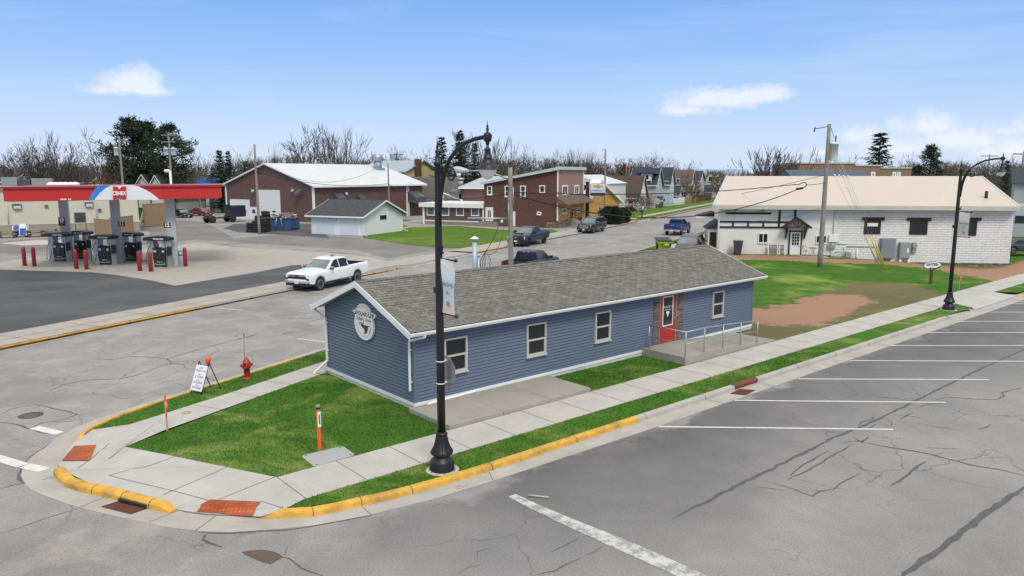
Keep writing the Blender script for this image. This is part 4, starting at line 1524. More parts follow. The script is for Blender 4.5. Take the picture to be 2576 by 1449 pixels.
# ------------------------------------------------------------------ street lamps
M_globe = mat('lamp_globe', (.80, .79, .74), .3, var=.03)
LH = 8.0
LD = .45
def lathe_obj(name, parent, m, prof, n=20, c=(0, 0, 0)):
 return MB(m).lathe(prof, n, c).build(name, parent)
def make_lamp(label, loc):
 L = thing('street_lamp', label, 'street lamp', loc, RAZ + 90, 'black ornamental street lamps on the verge')
 mb = MB(M_black)
 mb.lathe([(.30, 0), (.305, .03), (.30, .05), (.30, .17), (.285, .20), (.285, .22), (.235, .28), (.20, .31), (.185, .34), (.185, .37), (.235, .385), (.27, .41), (.275, .44), (.25, .48), (.205, .56), (.165, .66), (.14, .76), (.125, .86),
              (.125, .88), (.145, .89), (.145, .92), (.12, .94), (.10, .95)], 24)
 for k in range(12):
  a = 2 * PI * k / 12
  mb.tube([(r * math.cos(a), r * math.sin(a), z) for r, z in ((.272, .45), (.208, .56), (.168, .66), (.143, .76), (.128, .86))], .012, 4)
 mb.build('base', L)
 mb = MB(M_black)
 mb.lathe([(.098, .95), (.098, 2.6), (.092, 4.5), (.082, 6.0), (.072, 7.0), (.072, 7.28), (.085, 7.29), (.085, 7.34), (.06, 7.36), (.05, 7.48), (.03, 7.56), (.036, 7.6), (.018, 7.63), (.03, 7.68), (.014, 7.73), (0, 7.95)], 16)
 mb.box((.09, -.02, 5.25), (.17, .02, 5.31))
 mb.cbox((-.11, 0, 4.38), (.1, .12, .14))
 mb.tube([(.08, 0, 5.28), (.14, 0, 5.34), (.17, 0, 5.44)], .018, 6)
 mb.build('pole', L)
 mb = MB(M_black)
 arm = [(.06, 0, 6.35), (.09, 0, 6.75), (.16, 0, 7.08), (.28, 0, 7.34), (.47, 0, 7.58), (.74, 0, 7.79), (1.05, 0, 7.93), (1.4, 0, 8.0), (1.75, 0, 8.03)]
 arm = [(a, b_, c - .19) for a, b_, c in arm]
 mb.tube(arm, .045, 8)
 mb.build('arm', L)
 mb = MB(M_black)   # scroll bracket
 sc = []
 for k in range(26):
  a = PI * .8 - k * .30
  r = .20 - k * .0064
  sc.append((.50 + r * math.cos(a), 0, 7.05 + r * math.sin(a)))
 mb.tube([(.09, 0, 5.91), (.11, 0, 6.21), (.15, 0, 6.56), (.24, 0, 6.91)] + sc, .024, 6)
 mb.tube([(.37 + .08 * math.cos(a), 0, 7.11 + .08 * math.sin(a)) for a in [k * .5 for k in range(12)]], .02, 5)
 mb.build('scroll', L)
 hx = 1.82
 hs = lambda pr: [(r * .60, 7.84 + (z - 7.92) * .56) for r, z in pr]
 mb = MB(M_black)
 mb.lathe(hs([(.05, 7.62), (.07, 7.66), (.07, 7.72), (.13, 7.76), (.135, 7.80), (.135, 8.02), (.11, 8.06), (.05, 8.08), (.04, 8.16), (.06, 8.2), (.03, 8.24), (.045, 8.3), (.02, 8.35), (0, 8.55)]), 14, (hx, 0, 0))
 mb.box((hx - .10, -.04, 7.80), (hx + .10, .04, 7.88))
 mb.build('finial', L)
 mb = MB(M_black)
 mb.lathe(hs([(.03, 7.64), (.05, 7.6), (.05, 7.52), (.11, 7.48), (.115, 7.44), (.10, 7.4), (.13, 7.2), (.165, 7.16), (.165, 7.12), (.15, 7.09), (.22, 7.02), (.22, 6.98), (.235, 6.96), (.30, 6.90), (.355, 6.84), (.375, 6.75), (.40, 6.735), (.40, 6.715), (.34, 6.72)]), 24, (hx, 0, 0))
 sh_ = mb.build('lamp_shade', L)
 mb = MB(M_globe)
 mb.lathe(hs([(.335, 6.715), (.33, 6.70), (.28, 6.60), (.21, 6.48), (.12, 6.38), (0, 6.34)]), 24, (hx, 0, 0))
 mb.build('globe', L)
 mb = MB(M_conc)
 mb.lathe([(.42, -.1), (.42, .015), (.40, .03), (0, .03)], 24, (0.02, 0, -.025))
 mb.build('footing', L)
 return L
def banner(label, loc, dark, grp):
 B = thing('banner', label, 'banner', loc, RAZ + 90, grp)
 z1, z0 = 5.14, 3.86
 mb = MB(M_black)
 for z in (z1, z0):
  mb.cyl((.07, 0, z), (.64, 0, z), .016, n=6)
  mb.lathe([(0, -.04), (.04, -.02), (.045, 0), (.04, .02), (0, .04)], 8, (.66, 0, z), axis='x')
 split(mb, 'rod', B)
 m, nt, b = new_mat('banner_cloth')
 tcn = N(nt, 'ShaderNodeTexCoord')
 s_ = N(nt, 'ShaderNodeSeparateXYZ')
 lk(nt, tcn, 'Object', s_, 0)
 mr = N(nt, 'ShaderNodeMapRange', i1=z0, i2=z1)
 lk(nt, s_, 2, mr, 0)
 if dark:
  r = ramp(nt, mr, 0, [(0, (.62, .56, .50)), (.3, (.50, .52, .46)), (.55, (.48, .62, .52)), (.62, (.60, .62, .57)), (1, (.66, .66, .60))])
 else:
  r = ramp(nt, mr, 0, [(0, (.74, .62, .50)), (.14, (.78, .66, .55)), (.2, (.62, .74, .78)), (.55, (.58, .73, .79)), (.66, (.74, .79, .80)), (1, (.78, .79, .79))])
 vo = N(nt, 'ShaderNodeTexVoronoi', Scale=13.)
 lk(nt, tcn, 'Object', vo, 'Vector')
 rv = ramp(nt, vo, 'Distance', [(.20, (1, 1, 1)), (.30, (0, 0, 0))])
 zz = ramp(nt, mr, 0, [(.18, (.75,) * 3), (.22, (0,) * 3), (.62, (0,) * 3), (.7, (.8,) * 3)])
 f = mix(nt, 1., (rv, 0), (zz, 0), 'MULTIPLY')
 hs_ = N(nt, 'ShaderNodeHueSaturation', Saturation=.75, Value=.75)
 lk(nt, vo, 'Color', hs_, 'Color')
 warmc = mix(nt, .55, (hs_, 0), (.80, .42, .32))
 o_ = mix(nt, f, (r, 0), warmc)
 nt.links.new(o_[0].outputs[2], b.inputs['Base Color'])
 b.inputs['Roughness'].default_value = .8
 mb = MB(m)
 mb.smooth = True
 n = 12
 for i in range(n):
  za, zb_ = z0 + (z1 - z0) * i / n, z0 + (z1 - z0) * (i + 1) / n
  wv = lambda z: .03 * math.sin((z - z0) * 4)
  mb.face([(.11, wv(za), za), (.60, wv(za) * -.6, za), (.60, wv(zb_) * -.6, zb_), (.11, wv(zb_), zb_)])
 mb.build('cloth', B)
 mb = MB(mat('banner_ink', (.05, .10, .22), .8))
 mb.m = Matrix(((1, 0, 0, 0), (0, -1, 0, 0), (0, 0, 1, 0), (0, 0, 0, 1)))
 for y in (.045, -.045):
  Mt = onwall(.36, 4.56, .045) if y > 0 else Matrix.Translation((.36, -.045, 4.56)) @ Matrix.Rotation(PI, 4, 'Z') @ onwall(0, 0, 0)
  mb.mesh(ftext('Hello Spring', .46, .13, shear=.2, bold=.01), Mt)
 mb.use(mat('banner_brown', (.45, .22, .12), .8))
 for q in (((.32, 4.34), (.40, 4.34), (.39, 4.41), (.33, 4.41)), ((.34, 4.20), (.42, 4.16), (.44, 4.08), (.38, 4.04), (.32, 4.10))):
  mb.face([(x, .04, z) for x, z in q])
  mb.face([(x, -.04, z) for x, z in q])
 mb.build('lettering', B)
 return B
l1 = G(1112, 1180, BZ)
l2 = G(2386, 779, BZ)
make_lamp('black ornamental street lamp in front of the blue shop, nearest the corner', l1)
make_lamp('black ornamental street lamp in front of the white block building, farther along the verge', l2)
banner('pale blue spring banner hanging on the nearer street lamp', l1, False, 'banners on the street lamps')
banner('faded green and cream banner hanging on the farther street lamp', l2, True, 'banners on the street lamps')
zc_ = zat(l1, 936)
ss_ = thing('stop_sign', 'bare grey back of an octagonal stop sign strapped to the near lamp post', 'sign', l1 + dirv(RAZ) * .16 + Vector((0, 0, zc_ - BZ)), RAZ)
mb = MB(M_steel)
oc = [(.395 * math.cos(rad(22.5 + 45 * k)), .395 * math.sin(rad(22.5 + 45 * k))) for k in range(8)]
mb.prism([(0, a, b_) for a, b_ in oc], (.004, 0, 0))
mb.build('plate', ss_)
mb = MB(mat('stop_red', (.42, .02, .02), .4))
mb.face([(.006, a * .95, b_ * .95) for a, b_ in oc])
mb.build('red_face', ss_)
mb = MB(M_white)
for z in (.27, -.27):
 mb.lathe([(.10, z - .012), (.106, z - .012), (.106, z + .012), (.10, z + .012)], 16, (-.16, 0, 0))
 mb.box((-.06, -.03, z - .015), (0, .03, z + .015))
split(mb, 'strap', ss_)
# ------------------------------------------------------------------ small things on the verge and lawn
def hydrant(loc):
 Hy = thing('fire_hydrant', 'red fire hydrant on the grass verge beside the left street', 'fire hydrant', loc, RAZ)
 Hy.scale = (.92, .92, .92)
 mb = MB(M_red)
 mb.lathe([(.17, 0), (.17, .04), (.12, .05), (.115, .1), (.115, .42), (.15, .43), (.15, .47), (.125, .48), (.125, .60), (.15, .61), (.15, .635), (.135, .65), (.115, .72), (.07, .78), (.03, .8), (.03, .85), (0, .86)], 18)
 mb.build('barrel', Hy)
 for a, r, l in ((0, .07, .2), (PI, .07, .2), (PI * 1.5, .09, .22)):
  mb = MB(M_red)
  d_ = Vector((math.cos(a), math.sin(a), 0))
  mb.cyl(Vector((0, 0, .54)) + d_ * .1, Vector((0, 0, .54)) + d_ * l, r, n=10)
  mb.cyl(Vector((0, 0, .54)) + d_ * l, Vector((0, 0, .54)) + d_ * (l + .04), .03, n=5)
  mb.build('outlet_cap', Hy)
 mb = MB(M_wire)
 mb.tube([(.0, .12, .5), (-.01, .13, 1.0), (.01, .13, 1.72)], .007, 5)
 mb.build('marker_rod', Hy)
 mb = MB(M_pinkor)
 mb.lathe([(0, -.006), (.085, -.004), (.085, .004), (0, .006)], 10, (.02, .13, 1.70), axis='x')
 mb.build('marker_flag', Hy)
hydrant(G(622, 953, BZ))
fb, rb = G(493, 991, BZ), G(543, 976, BZ)
azs = math.degrees(math.atan2(rb.x - fb.x, rb.y - fb.y))
sb = thing('sandwich_board', 'white A-frame weight limit board with an orange lamp on the verge', 'sign', (fb + rb) / 2, azs)
hw = (rb - fb).length / 2
ht = .98
mb = MB(M_black)
for s_ in (-1, 1):
 mb.tube([(-hw, s_ * .24, 0), (0, s_ * .24, ht)], .022, 4)
 mb.tube([(hw, s_ * .24, 0), (0, s_ * .24, ht)], .022, 4)
mb.build('frame', sb)
mb = MB(M_steel)
mb.tube([(hw * .65, -.24, ht * .35), (hw * .65, .24, ht * .35)], .015, 5)
mb.build('cross_bar', sb)
tl = math.atan2(hw, ht)
pm = Matrix.Translation((-hw * .52 - .02, 0, ht * .5)) @ Matrix.Rotation(tl, 4, 'Y') @ Matrix(((0, -1, 0, 0), (-1, 0, 0, 0), (0, 0, 1, 0), (0, 0, 0, 1)))
mb = MB(mat('board_white', (.80, .81, .82), .5, var=.03))
mb.m = pm
mb.box((-.27, .0, -.42), (.27, .02, .42))
mb.build('panel', sb, bev=.008)
mb = MB(M_black)
mb.m = pm
for s_, z, h_ in (('AXLE', .33, .085), ('WEIGHT LIMIT', .235, .085), ('SINGLE', .12, .05), ('6 TONS', .03, .12), ('TANDEM', -.065, .05), ('10 TONS', -.15, .12), ('GROSS', -.235, .05), ('24 TONS', -.32, .12)):
 if h_ < .06: marks(mb, onwall(0, z, .024), .2, .025, 8)
 else: mb.mesh(text(s_, h_, 0, 0, .9), onwall(0, z, .024))
mb.build('lettering', sb)
mb = MB(M_orange)
mb.lathe([(.05, ht - .04), (.05, ht + .02), (.075, ht + .04), (.09, ht + .12), (.075, ht + .2), (0, ht + .23)], 12, (0, -.2, 0))
mb.use(M_red)
mb.lathe([(.06, ht - .1), (.06, ht - .03), (0, ht - .03)], 10, (0, -.2, 0))
mb.build('warning_lamp', sb)
def stake(label, base, top_v, ribbon, grp=None, col=None):
 h_ = zat(base, top_v) - base.z
 Sk = thing('survey_stake', label, 'stake', base, 30, grp)
 mb = MB(mat('stake_wood', (.55, .40, .26), .85, var=.15))
 mb.box((-.02, -.012, -.05), (.02, .012, h_))
 mb.build('shaft', Sk)
 mb = MB(M_pinkor)
 mb.box((-.024, -.016, h_ - .18), (.024, .016, h_ + .005))
 if ribbon:
  mb.tube([(.0, -.02, h_ - .2), (-.03, -.05, h_ - .4), (-.02, -.04, h_ - .6)], [.03, .02, .012], 4)
  mb.tube([(.02, -.02, h_ - .2), (.03, -.05, h_ - .45)], [.025, .012], 4)
 mb.build('ribbon', Sk)
stake('wooden survey stake with orange ribbon at the edge of the corner lawn', G(421, 1083, BZ), 994, True)
stake('wooden survey stake with orange ribbon by the gravel under the white block building', GL(2413, 727), 687, True)
mp_ = G(804, 1131, BZ)
mh = zat(mp_, 1019) - BZ
po = thing('marker_post', 'orange buried cable marker post in the lawn beside a grey lid', 'marker post', mp_, RAZ + 20)
mb = MB(M_orange)
mb.box((-.045, -.012, -.05), (.045, .012, mh - .05))
mb.box((-.012, -.045, -.05), (.012, .045, mh - .05))
mb.build('post', po)
mb = MB(M_black)
mb.box((-.047, -.047, mh - .1), (.047, .047, mh - .05))
mb.use(M_steel)
mb.box((-.047, -.047, mh - .05), (.047, .047, mh))
mb.build('cap', po)
mb = MB(M_white)
mb.m = Matrix.Rotation(rad(-(RAZ + 20) + 90 + 0), 4, 'Z')
mb.box((-.045, -.052, mh * .52), (.045, -.046, mh * .86))
mb.use(M_rust)
mb.box((-.012, -.055, mh * .58), (.02, -.052, mh * .8))
mb.build('warning_label', po)
lid = [G(u, v, BZ + .02) for u, v in ((757, 1146), (862, 1121.5), (894, 1143.5), (791, 1174))]
cm_ = sum(lid, Vector()) / 4
box_ = thing('utility_vault', 'grey rounded utility vault lid set in the lawn by the sidewalk', 'lid', cm_, RAZ)
mb = MB(mat('polymer_lid', (.36, .37, .37), .6, var=.05, scale=2))
loop = []
for i in range(4):
 p, a, b_ = lid[i], lid[i - 1], lid[(i + 1) % 4]
 for k in range(5):
  f = k / 4
  q0_, q1_ = p.lerp(a, .12), p.lerp(b_, .12)
  loop.append(q0_.lerp(p, f).lerp(p.lerp(q1_, f), f))
Mi = (Matrix.Translation(cm_) @ Matrix.Rotation(rad(90 - RAZ), 4, 'Z')).inverted()
mb.prism([Mi @ q for q in loop][::-1], (0, 0, -.06))
mb.build('cover', box_, bev=.006)
mb = MB(M_black)
for p in lid:
 q = Mi @ p.lerp(cm_, .18)
 mb.lathe([(.025, q.z), (.025, q.z + .004), (0, q.z + .004)], 8, (q.x, q.y, 0))
split(mb, 'bolt', box_)
def grate(label, quad, bars=11, name='drain_grate', z=.014):
 """iron grate from four ground corners (a,b along the bars' run)"""
 q = [Vector((p.x, p.y, z)) for p in quad]
 c = sum(q, Vector()) / 4
 c.z = 0
 Gt = thing(name, label, 'drain', c, 90, 'iron street drains')
 q = [p - c for p in q]
 mb = MB(M_blackp)
 mb.face([Vector((p.x, p.y, z - .008)) for p in q])
 mb.build('pit', Gt)
 mb = MB(M_rust)
 for k in range(bars + 1):
  f = k / bars
  a, b_ = q[0].lerp(q[1], f), q[3].lerp(q[2], f)
  mb.strip([a, b_], .028)
 for a, b_ in ((q[0], q[1]), (q[3], q[2])):
  mb.strip([a, b_], .05)
 mb.build('bars', Gt)
 return Gt
grate('rusty drain grate in the gutter of the corner below the yellow kerb', px(.0, *z2((1025, 757), (1215, 697), (1495, 765), (1315, 828))), 9)
grate('rusty drain grate in the gutter beside the parking bays', px(.0, *[((x / 2.2322 + 1200) * .83854, (y / 2.2322 + 800) * .83854) for x, y in ((2213, 852), (2315, 862), (2378, 828), (2275, 822))]), 9)
grate('rusty drain grate in the gutter of the left street near the corner stake', px(.0, *z1((1310, 948), (1345, 958), (1580, 880), (1545, 866))), 2)
mb = MB(M_blackp)
pts_ = px(.0, *z2((1222, 690), (1500, 762)))
ov_ = Vector((-.03, -.085, 0))
mb.face([pts_[0] + ov_ + Vector((0, 0, .01)), pts_[1] + ov_ + Vector((0, 0, .01)), pts_[1] + ov_ + Vector((0, 0, .085)), pts_[0] + ov_ + Vector((0, 0, .085))])
mb.face([pts_[0] + ov_ + Vector((0, 0, .085)), pts_[1] + ov_ + Vector((0, 0, .085)), pts_[1] + Vector((0, .02, .09)), pts_[0] + Vector((0, .02, .09))])
o = mb.build('curb_inlet')
tag(o, 'dark slot of the corner storm drain in the yellow kerb', 'drain')
mb = MB(M_rust)
mb.m = Matrix.Translation(A0) @ Matrix.Rotation(rad(90 - RAZ), 4, 'Z')
mb.prism([(9.6, -4.87, .02), (9.6, -4.89, .12), (9.6, -4.85, .17), (9.6, -4.70, .17), (9.6, -4.70, .02)], (1.4, 0, 0))
tag(mb.build('drain_hood'), 'rusty iron kerb hood above the drain by the parking bays', 'drain')
m, nt, b = new_mat('tactile_orange')
tcn = N(nt, 'ShaderNodeTexCoord')
vo = N(nt, 'ShaderNodeTexVoronoi', Scale=11., Randomness=0.)
lk(nt, tcn, 'Object', vo, 'Vector')
r = ramp(nt, vo, 'Distance', [(.25, (.50, .115, .03)), (.45, (.36, .075, .022))])
n = noise(nt, 2.5, 7, .7)
r2 = ramp(nt, n, 'Fac', [(.35, (.7, .7, .7)), (.7, (1.2, 1.25, 1.3))])
o_ = mix(nt, 1., (r, 0), (r2, 0), 'MULTIPLY')
nt.links.new(o_[0].outputs[2], b.inputs['Base Color'])
b.inputs['Roughness'].default_value = .8
bump(nt, b, vo, 'Distance', -.8, .01)
for lab, q in (('orange tactile paving panel at the left ramp of the corner', [G(u, v, z) for u, v, z in ((155, 1157, .05), (186, 1118, .10), (241, 1115, WZ + .012), (224, 1150, WZ + .012))]),
               ('orange tactile paving panel at the right ramp of the corner', [G(u, v, z) for u, v, z in ((494, 1284, .06), (528, 1256, WZ + .012), (656, 1262, WZ + .012), (634, 1296, .07))])):
 c = sum(q, Vector()) / 4
 c.z = 0
 mb = MB(m)
 n_ = 10
 gp_ = {}
 for i in range(n_ + 1):
  for j in range(n_ + 1):
   p = q[0].lerp(q[1], i / n_).lerp(q[3].lerp(q[2], i / n_), j / n_)
   gp_[i, j] = mb.pt((p.x - c.x, p.y - c.y, zon(APRON, p.x, p.y) + .024))
 for i in range(n_):
  for j in range(n_):
   mb.fi((gp_[i, j], gp_[i, j + 1], gp_[i + 1, j + 1], gp_[i + 1, j]))
 o = mb.build('tactile_panel')
 o.location = c
 tag(o, lab, 'tactile paving')
mb = MB(mat('wood_strip', (.52, .40, .28), .85))
p = [G(u, v, .03) for u, v in z7((615, 636), (825, 658))]
mb.tube(p, .022, 4)
tag(mb.build('wood_lath'), 'thin wooden lath lying on the asphalt beside the stop line', 'lath')
mb = MB(mat('yellow_cap', (.42, .33, .16), .8))
g = G((1875 / 3.354) * .83854, (968 / 3.354 + 950) * .83854, WZ)
mb.lathe([(.14, 0), (.14, .012), (0, .014)], 14)
o = mb.build('valve_cover')
o.location = g
tag(o, 'small round tan valve cover in the left sidewalk', 'valve cover')
mb = MB(M_tar)
g = G((310 / 3.354) * .83854, (992 / 3.354 + 950) * .83854, .007)
mb.lathe([(.33, 0), (.33, .005), (0, .006)], 20)
o = mb.build('manhole_cover')
o.location = g
tag(o, 'dark round manhole cover in the patched square of the left street', 'manhole cover')
# ------------------------------------------------------------------ vehicles
def paint(name, c, metal=0.):
 return mat('paint_' + name, c, .3, metal, var=.03, scale=.6, coat=.25)
M_cglass = mat_glass('car_glass', (.15, .185, .195), .05)  # windscreens: pale tint has the reflected sky put into the base colour
M_tint = mat_glass('tinted_glass', (.008, .009, .011), .06)
M_rim = mat('alloy', (.62, .62, .63), .3, .8, var=.05)
M_rimd = mat('dark_alloy', (.03, .03, .033), .35, .6)
M_lens = mat('headlight_lens', (.62, .64, .66), .12, .2)
M_tail = mat('tail_lens', (.30, .012, .012), .25)
M_plate = mat('number_plate', (.70, .71, .72), .5)
M_under = mat('underbody', (.012, .012, .013), .8)
def arch_z(x, zb, wheels, R, zw):
 z = zb
 for xw in wheels:
  d_ = abs(x - xw)
  if d_ < R:
   z = max(z, zw + math.sqrt(R * R - d_ * d_))
 return z
def interp(T, x):
 T = sorted(T)
 if x <= T[0][0]: return T[0][1]
 for (a, p), (b_, q) in zip(T, T[1:]):
  if x <= b_:
   f = (x - a) / (b_ - a)
   return p + (q - p) * f
 return T[-1][1]
def vehicle(name, label, loc, az, S_, group=None, cat='car'):
 """S_: spec dict. local x forward"""
 V = thing(name, label, cat, loc, az, group)
 pm_ = S_['paint']
 L, Wd = S_['L'], S_['W'] / 2
 xf, xr, R = S_['xf'], S_['xr'], S_['R']
 zb = S_['zb']
 RA = R + S_.get('gap', .07)
 xs = set([L / 2, -L / 2, L / 2 - .06, L / 2 - .16, L / 2 - .35, -L / 2 + .05, -L / 2 + .15])
 for xw in (xf, xr):
  for k in range(-8, 9):
   xs.add(xw + RA * math.sin(k * PI / 16))
  xs.add(xw + RA + .02)
  xs.add(xw - RA - .02)
 k = -L / 2 + .3
 while k < L / 2 - .3:
  xs.add(round(k, 3))
  k += .22
 bed = S_.get('bed')
 if bed:
  for b_ in bed[:2]:
   xs.add(b_)
   xs.add(b_ + .012)
 xs = sorted(x for x in xs if -L / 2 <= x <= L / 2)
 mb = MB(pm_)
 rows = []
 for x in xs:
  w = Wd * interp(S_['wid'], x)
  zs = interp(S_['sh'], x)
  zt = interp(S_['top'], x)
  z0 = arch_z(x, interp(S_['bot'], x) if 'bot' in S_ else zb, (xf, xr), RA, R)
  z0 = min(z0, zs - .08)
  q = lambda f: z0 + (zs - z0) * f
  row = [(0, z0), (w * .90, z0), (w * .985, q(.10)), (w, q(.35)), (w * 1.0, q(.6)), (w * .985, q(.82)), (w * .955, q(.96)), (w * .925, zs)]
  if bed and bed[0] < x < bed[1] + .005:
   row += [(w * .925 - .08, zs), (w * .925 - .085, bed[2]), (0, bed[2])]
  else:
   row += [(w * .75, zs + (zt - zs) * .62), (w * .42, zt - .008), (0, zt)]
  rows.append([(x, y, z) for y, z in row])
 mb.smooth = True
 n = len(rows[0])
 for s_ in (1, -1):
  idx = [[mb.pt((p[0], p[1] * s_, p[2])) for p in r_] for r_ in rows]
  for i in range(len(rows) - 1):
   for j in range(n - 1):
    mb.use(M_under if j == 0 or (bed and j >= n - 3 and bed[0] - .001 < rows[i][0][0] and rows[i + 1][0][0] < bed[1] + .013) else pm_)
    f = (idx[i][j], idx[i][j + 1], idx[i + 1][j + 1], idx[i + 1][j])
    mb.fi(f if s_ > 0 else f[::-1])
  mb.use(pm_)
  mb.fi(idx[0][::-1] if s_ > 0 else idx[0])
  mb.fi(idx[-1] if s_ > 0 else idx[-1][::-1])
 body = mb.build('body', V, uv=False)
 md = body.modifiers.new('es', 'EDGE_SPLIT')
 md.split_angle = rad(38)
 mb = MB(M_under)
 mb.box((-L / 2 + .25, -Wd * .80, zb + .06), (L / 2 - .25, Wd * .80, zb + .40))
 mb.build('chassis', V, uv=False)
 gp = S_['gh']
 gpm = S_.get('gpaint', pm_)
 zbelt, zr = min(p[1] for p in gp), max(p[1] for p in gp)
 wb, wr = Wd * S_.get('wb', .915), Wd * S_.get('wr', .74)
 hw_ = lambda z: wb + (wr - wb) * (z - zbelt) / (zr - zbelt)
 mb = MB(gpm)
 a = [mb.pt((x, hw_(z), z)) for x, z in gp]
 b_ = [mb.pt((x, -hw_(z), z)) for x, z in gp]
 for i in range(len(gp) - 1):
  mb.fi((a[i], a[i + 1], b_[i + 1], b_[i]))
 mb.fi(a[::-1])
 mb.fi(b_)
 mb.fi((a[0], b_[0], b_[-1], a[-1]))
 mb.build('cab' if bed else 'cabin', V, uv=False, bev=.06, seg=3, smooth=False)
 def across(i, j, m, nm, e0=.10, e1=.10, sd=.07):
  p0, p1 = Vector((gp[i][0], 0, gp[i][1])), Vector((gp[j][0], 0, gp[j][1]))
  if p0.z > p1.z: p0, p1 = p1, p0
  nn = Vector((p1.z - p0.z, 0, -(p1.x - p0.x))).normalized()
  if nn.x * (1 if i < len(gp) / 2 else -1) < 0: nn = -nn
  A_, B_ = p0.lerp(p1, e0) + nn * .012, p0.lerp(p1, 1 - e1) + nn * .012
  mb = MB(m)
  pts_ = [(A_.x, -hw_(A_.z) + sd, A_.z), (A_.x, hw_(A_.z) - sd, A_.z), (B_.x, hw_(B_.z) - sd, B_.z), (B_.x, -hw_(B_.z) + sd, B_.z)]
  mb.face(pts_)
  o = mb.build(nm, V, uv=False)
  return pts_, nn
 across(0, 1, S_.get('ws', M_cglass), 'windscreen', .06, .06)
 across(len(gp) - 1, len(gp) - 2, S_.get('gl', M_tint), 'rear_window', .14, .12)
 for s_ in (1, -1):
  for poly in S_['win']:
   mb = MB(S_.get('gl', M_tint))
   slope = (wr - wb) / (zr - zbelt)
   mb.face([(x, s_ * (hw_(z) + .008), z) for x, z in poly])
   mb.build('side_window', V, uv=False)
 for xw in (xf, xr):
  for s_ in (1, -1):
   yo = s_ * (Wd - .02)
   tw = .25 * s_
   mb = MB(M_rubber)
   mb.lathe([(R * .62, -tw * .96), (R * .90, -tw), (R * .97, -tw * .93), (R, -tw * .75), (R, -tw * .25), (R * .97, -tw * .07), (R * .90, 0), (R * .64, -tw * .04), (R * .62, -tw * .25)], 26, axis='y')
   wl = mb.build('wheel', V, uv=False)
   wl.location = (xw, yo, R)
   mb = MB(M_under)
   mb.lathe([(R * .63, -tw * .5), (0, -tw * .5)], 20, axis='y')
   rm_ = S_.get('rim', M_rim)
   mb.use(rm_)
   mb.lathe([(R * .66, -tw * .06), (R * .645, 0), (R * .59, -tw * .03)], 24, axis='y')
   mb.use(M_under)
   mb.lathe([(R * .59, -tw * .03), (R * .58, -tw * .5)], 20, axis='y')
   mb.use(rm_)
   ns_ = S_.get('spokes', 6)
   for k in range(ns_):
    a_ = 2 * PI * k / ns_ + .3
    for d_ in (-.13, .13):
     u_ = Vector((math.cos(a_ + d_), 0, math.sin(a_ + d_)))
     t_ = Vector((-u_.z, 0, u_.x)) * R * .042
     yy = Vector((0, -tw * .10, 0))
     mb.face([u_ * R * .12 - t_ + yy, u_ * R * .12 + t_ + yy, u_ * R * .60 + t_ * 1.1 + yy * .6, u_ * R * .60 - t_ * 1.1 + yy * .6])
   mb.lathe([(R * .17, -tw * .1), (R * .15, -tw * .06), (0, -tw * .05)], 12, axis='y')
   mb.build('rim', wl, uv=False)
 for nm, m, boxes in S_.get('dress', ()):
  for bx in boxes:
   mb = MB(m)
   if callable(bx):
    bx(mb)
   else:
    mb.box(bx[0], bx[1])
   mb.build(nm, V, uv=False, bev=S_.get('dbev', .012))
 for s_ in (1, -1):
  if S_.get('seams'):
   mb = MB(M_under)
   for x, z0, z1 in S_['seams']:
    w = Wd * interp(S_['wid'], x)
    mb.face([(x, s_ * (w + .004), z0), (x + .014, s_ * (w + .004), z0), (x + .014, s_ * (w * .975 + .004), z1), (x, s_ * (w * .975 + .004), z1)])
   mb.build('door_seam', V, uv=False)
  for x, z in S_.get('handles', ()):
   mb = MB(S_.get('handle_m', pm_))
   mb.cbox((x, s_ * (Wd * .985 + .008), z), (.2, .035, .035))
   mb.build('door_handle', V, uv=False, bev=.01)
  mx, mz, ms_ = S_['mirror']
  mb = MB(S_.get('mirror_m', M_blackp))
  mb.cbox((mx, s_ * (Wd * .93 + .16), mz), (.10, .20 * ms_, .17 * ms_))
  mb.cbox((mx + .02, s_ * (Wd * .9 + .04), mz - .06), (.05, .14, .05))
  mb.build('mirror', V, uv=False, bev=.02)
  if S_.get('mirror_cap'):
   mb = MB(S_['mirror_cap'])
   mb.cbox((mx + .03, s_ * (Wd * .93 + .165), mz + .05), (.07, .205 * ms_, .09))
   mb.build('mirror_cap', V, uv=False, bev=.02)
 return V
def lens(x0, x1, y0, y1, z0, z1):
 """pair of boxes left and right"""
 return [((x0, y0, z0), (x1, y1, z1)), ((x0, -y1, z0), (x1, -y0, z1))]
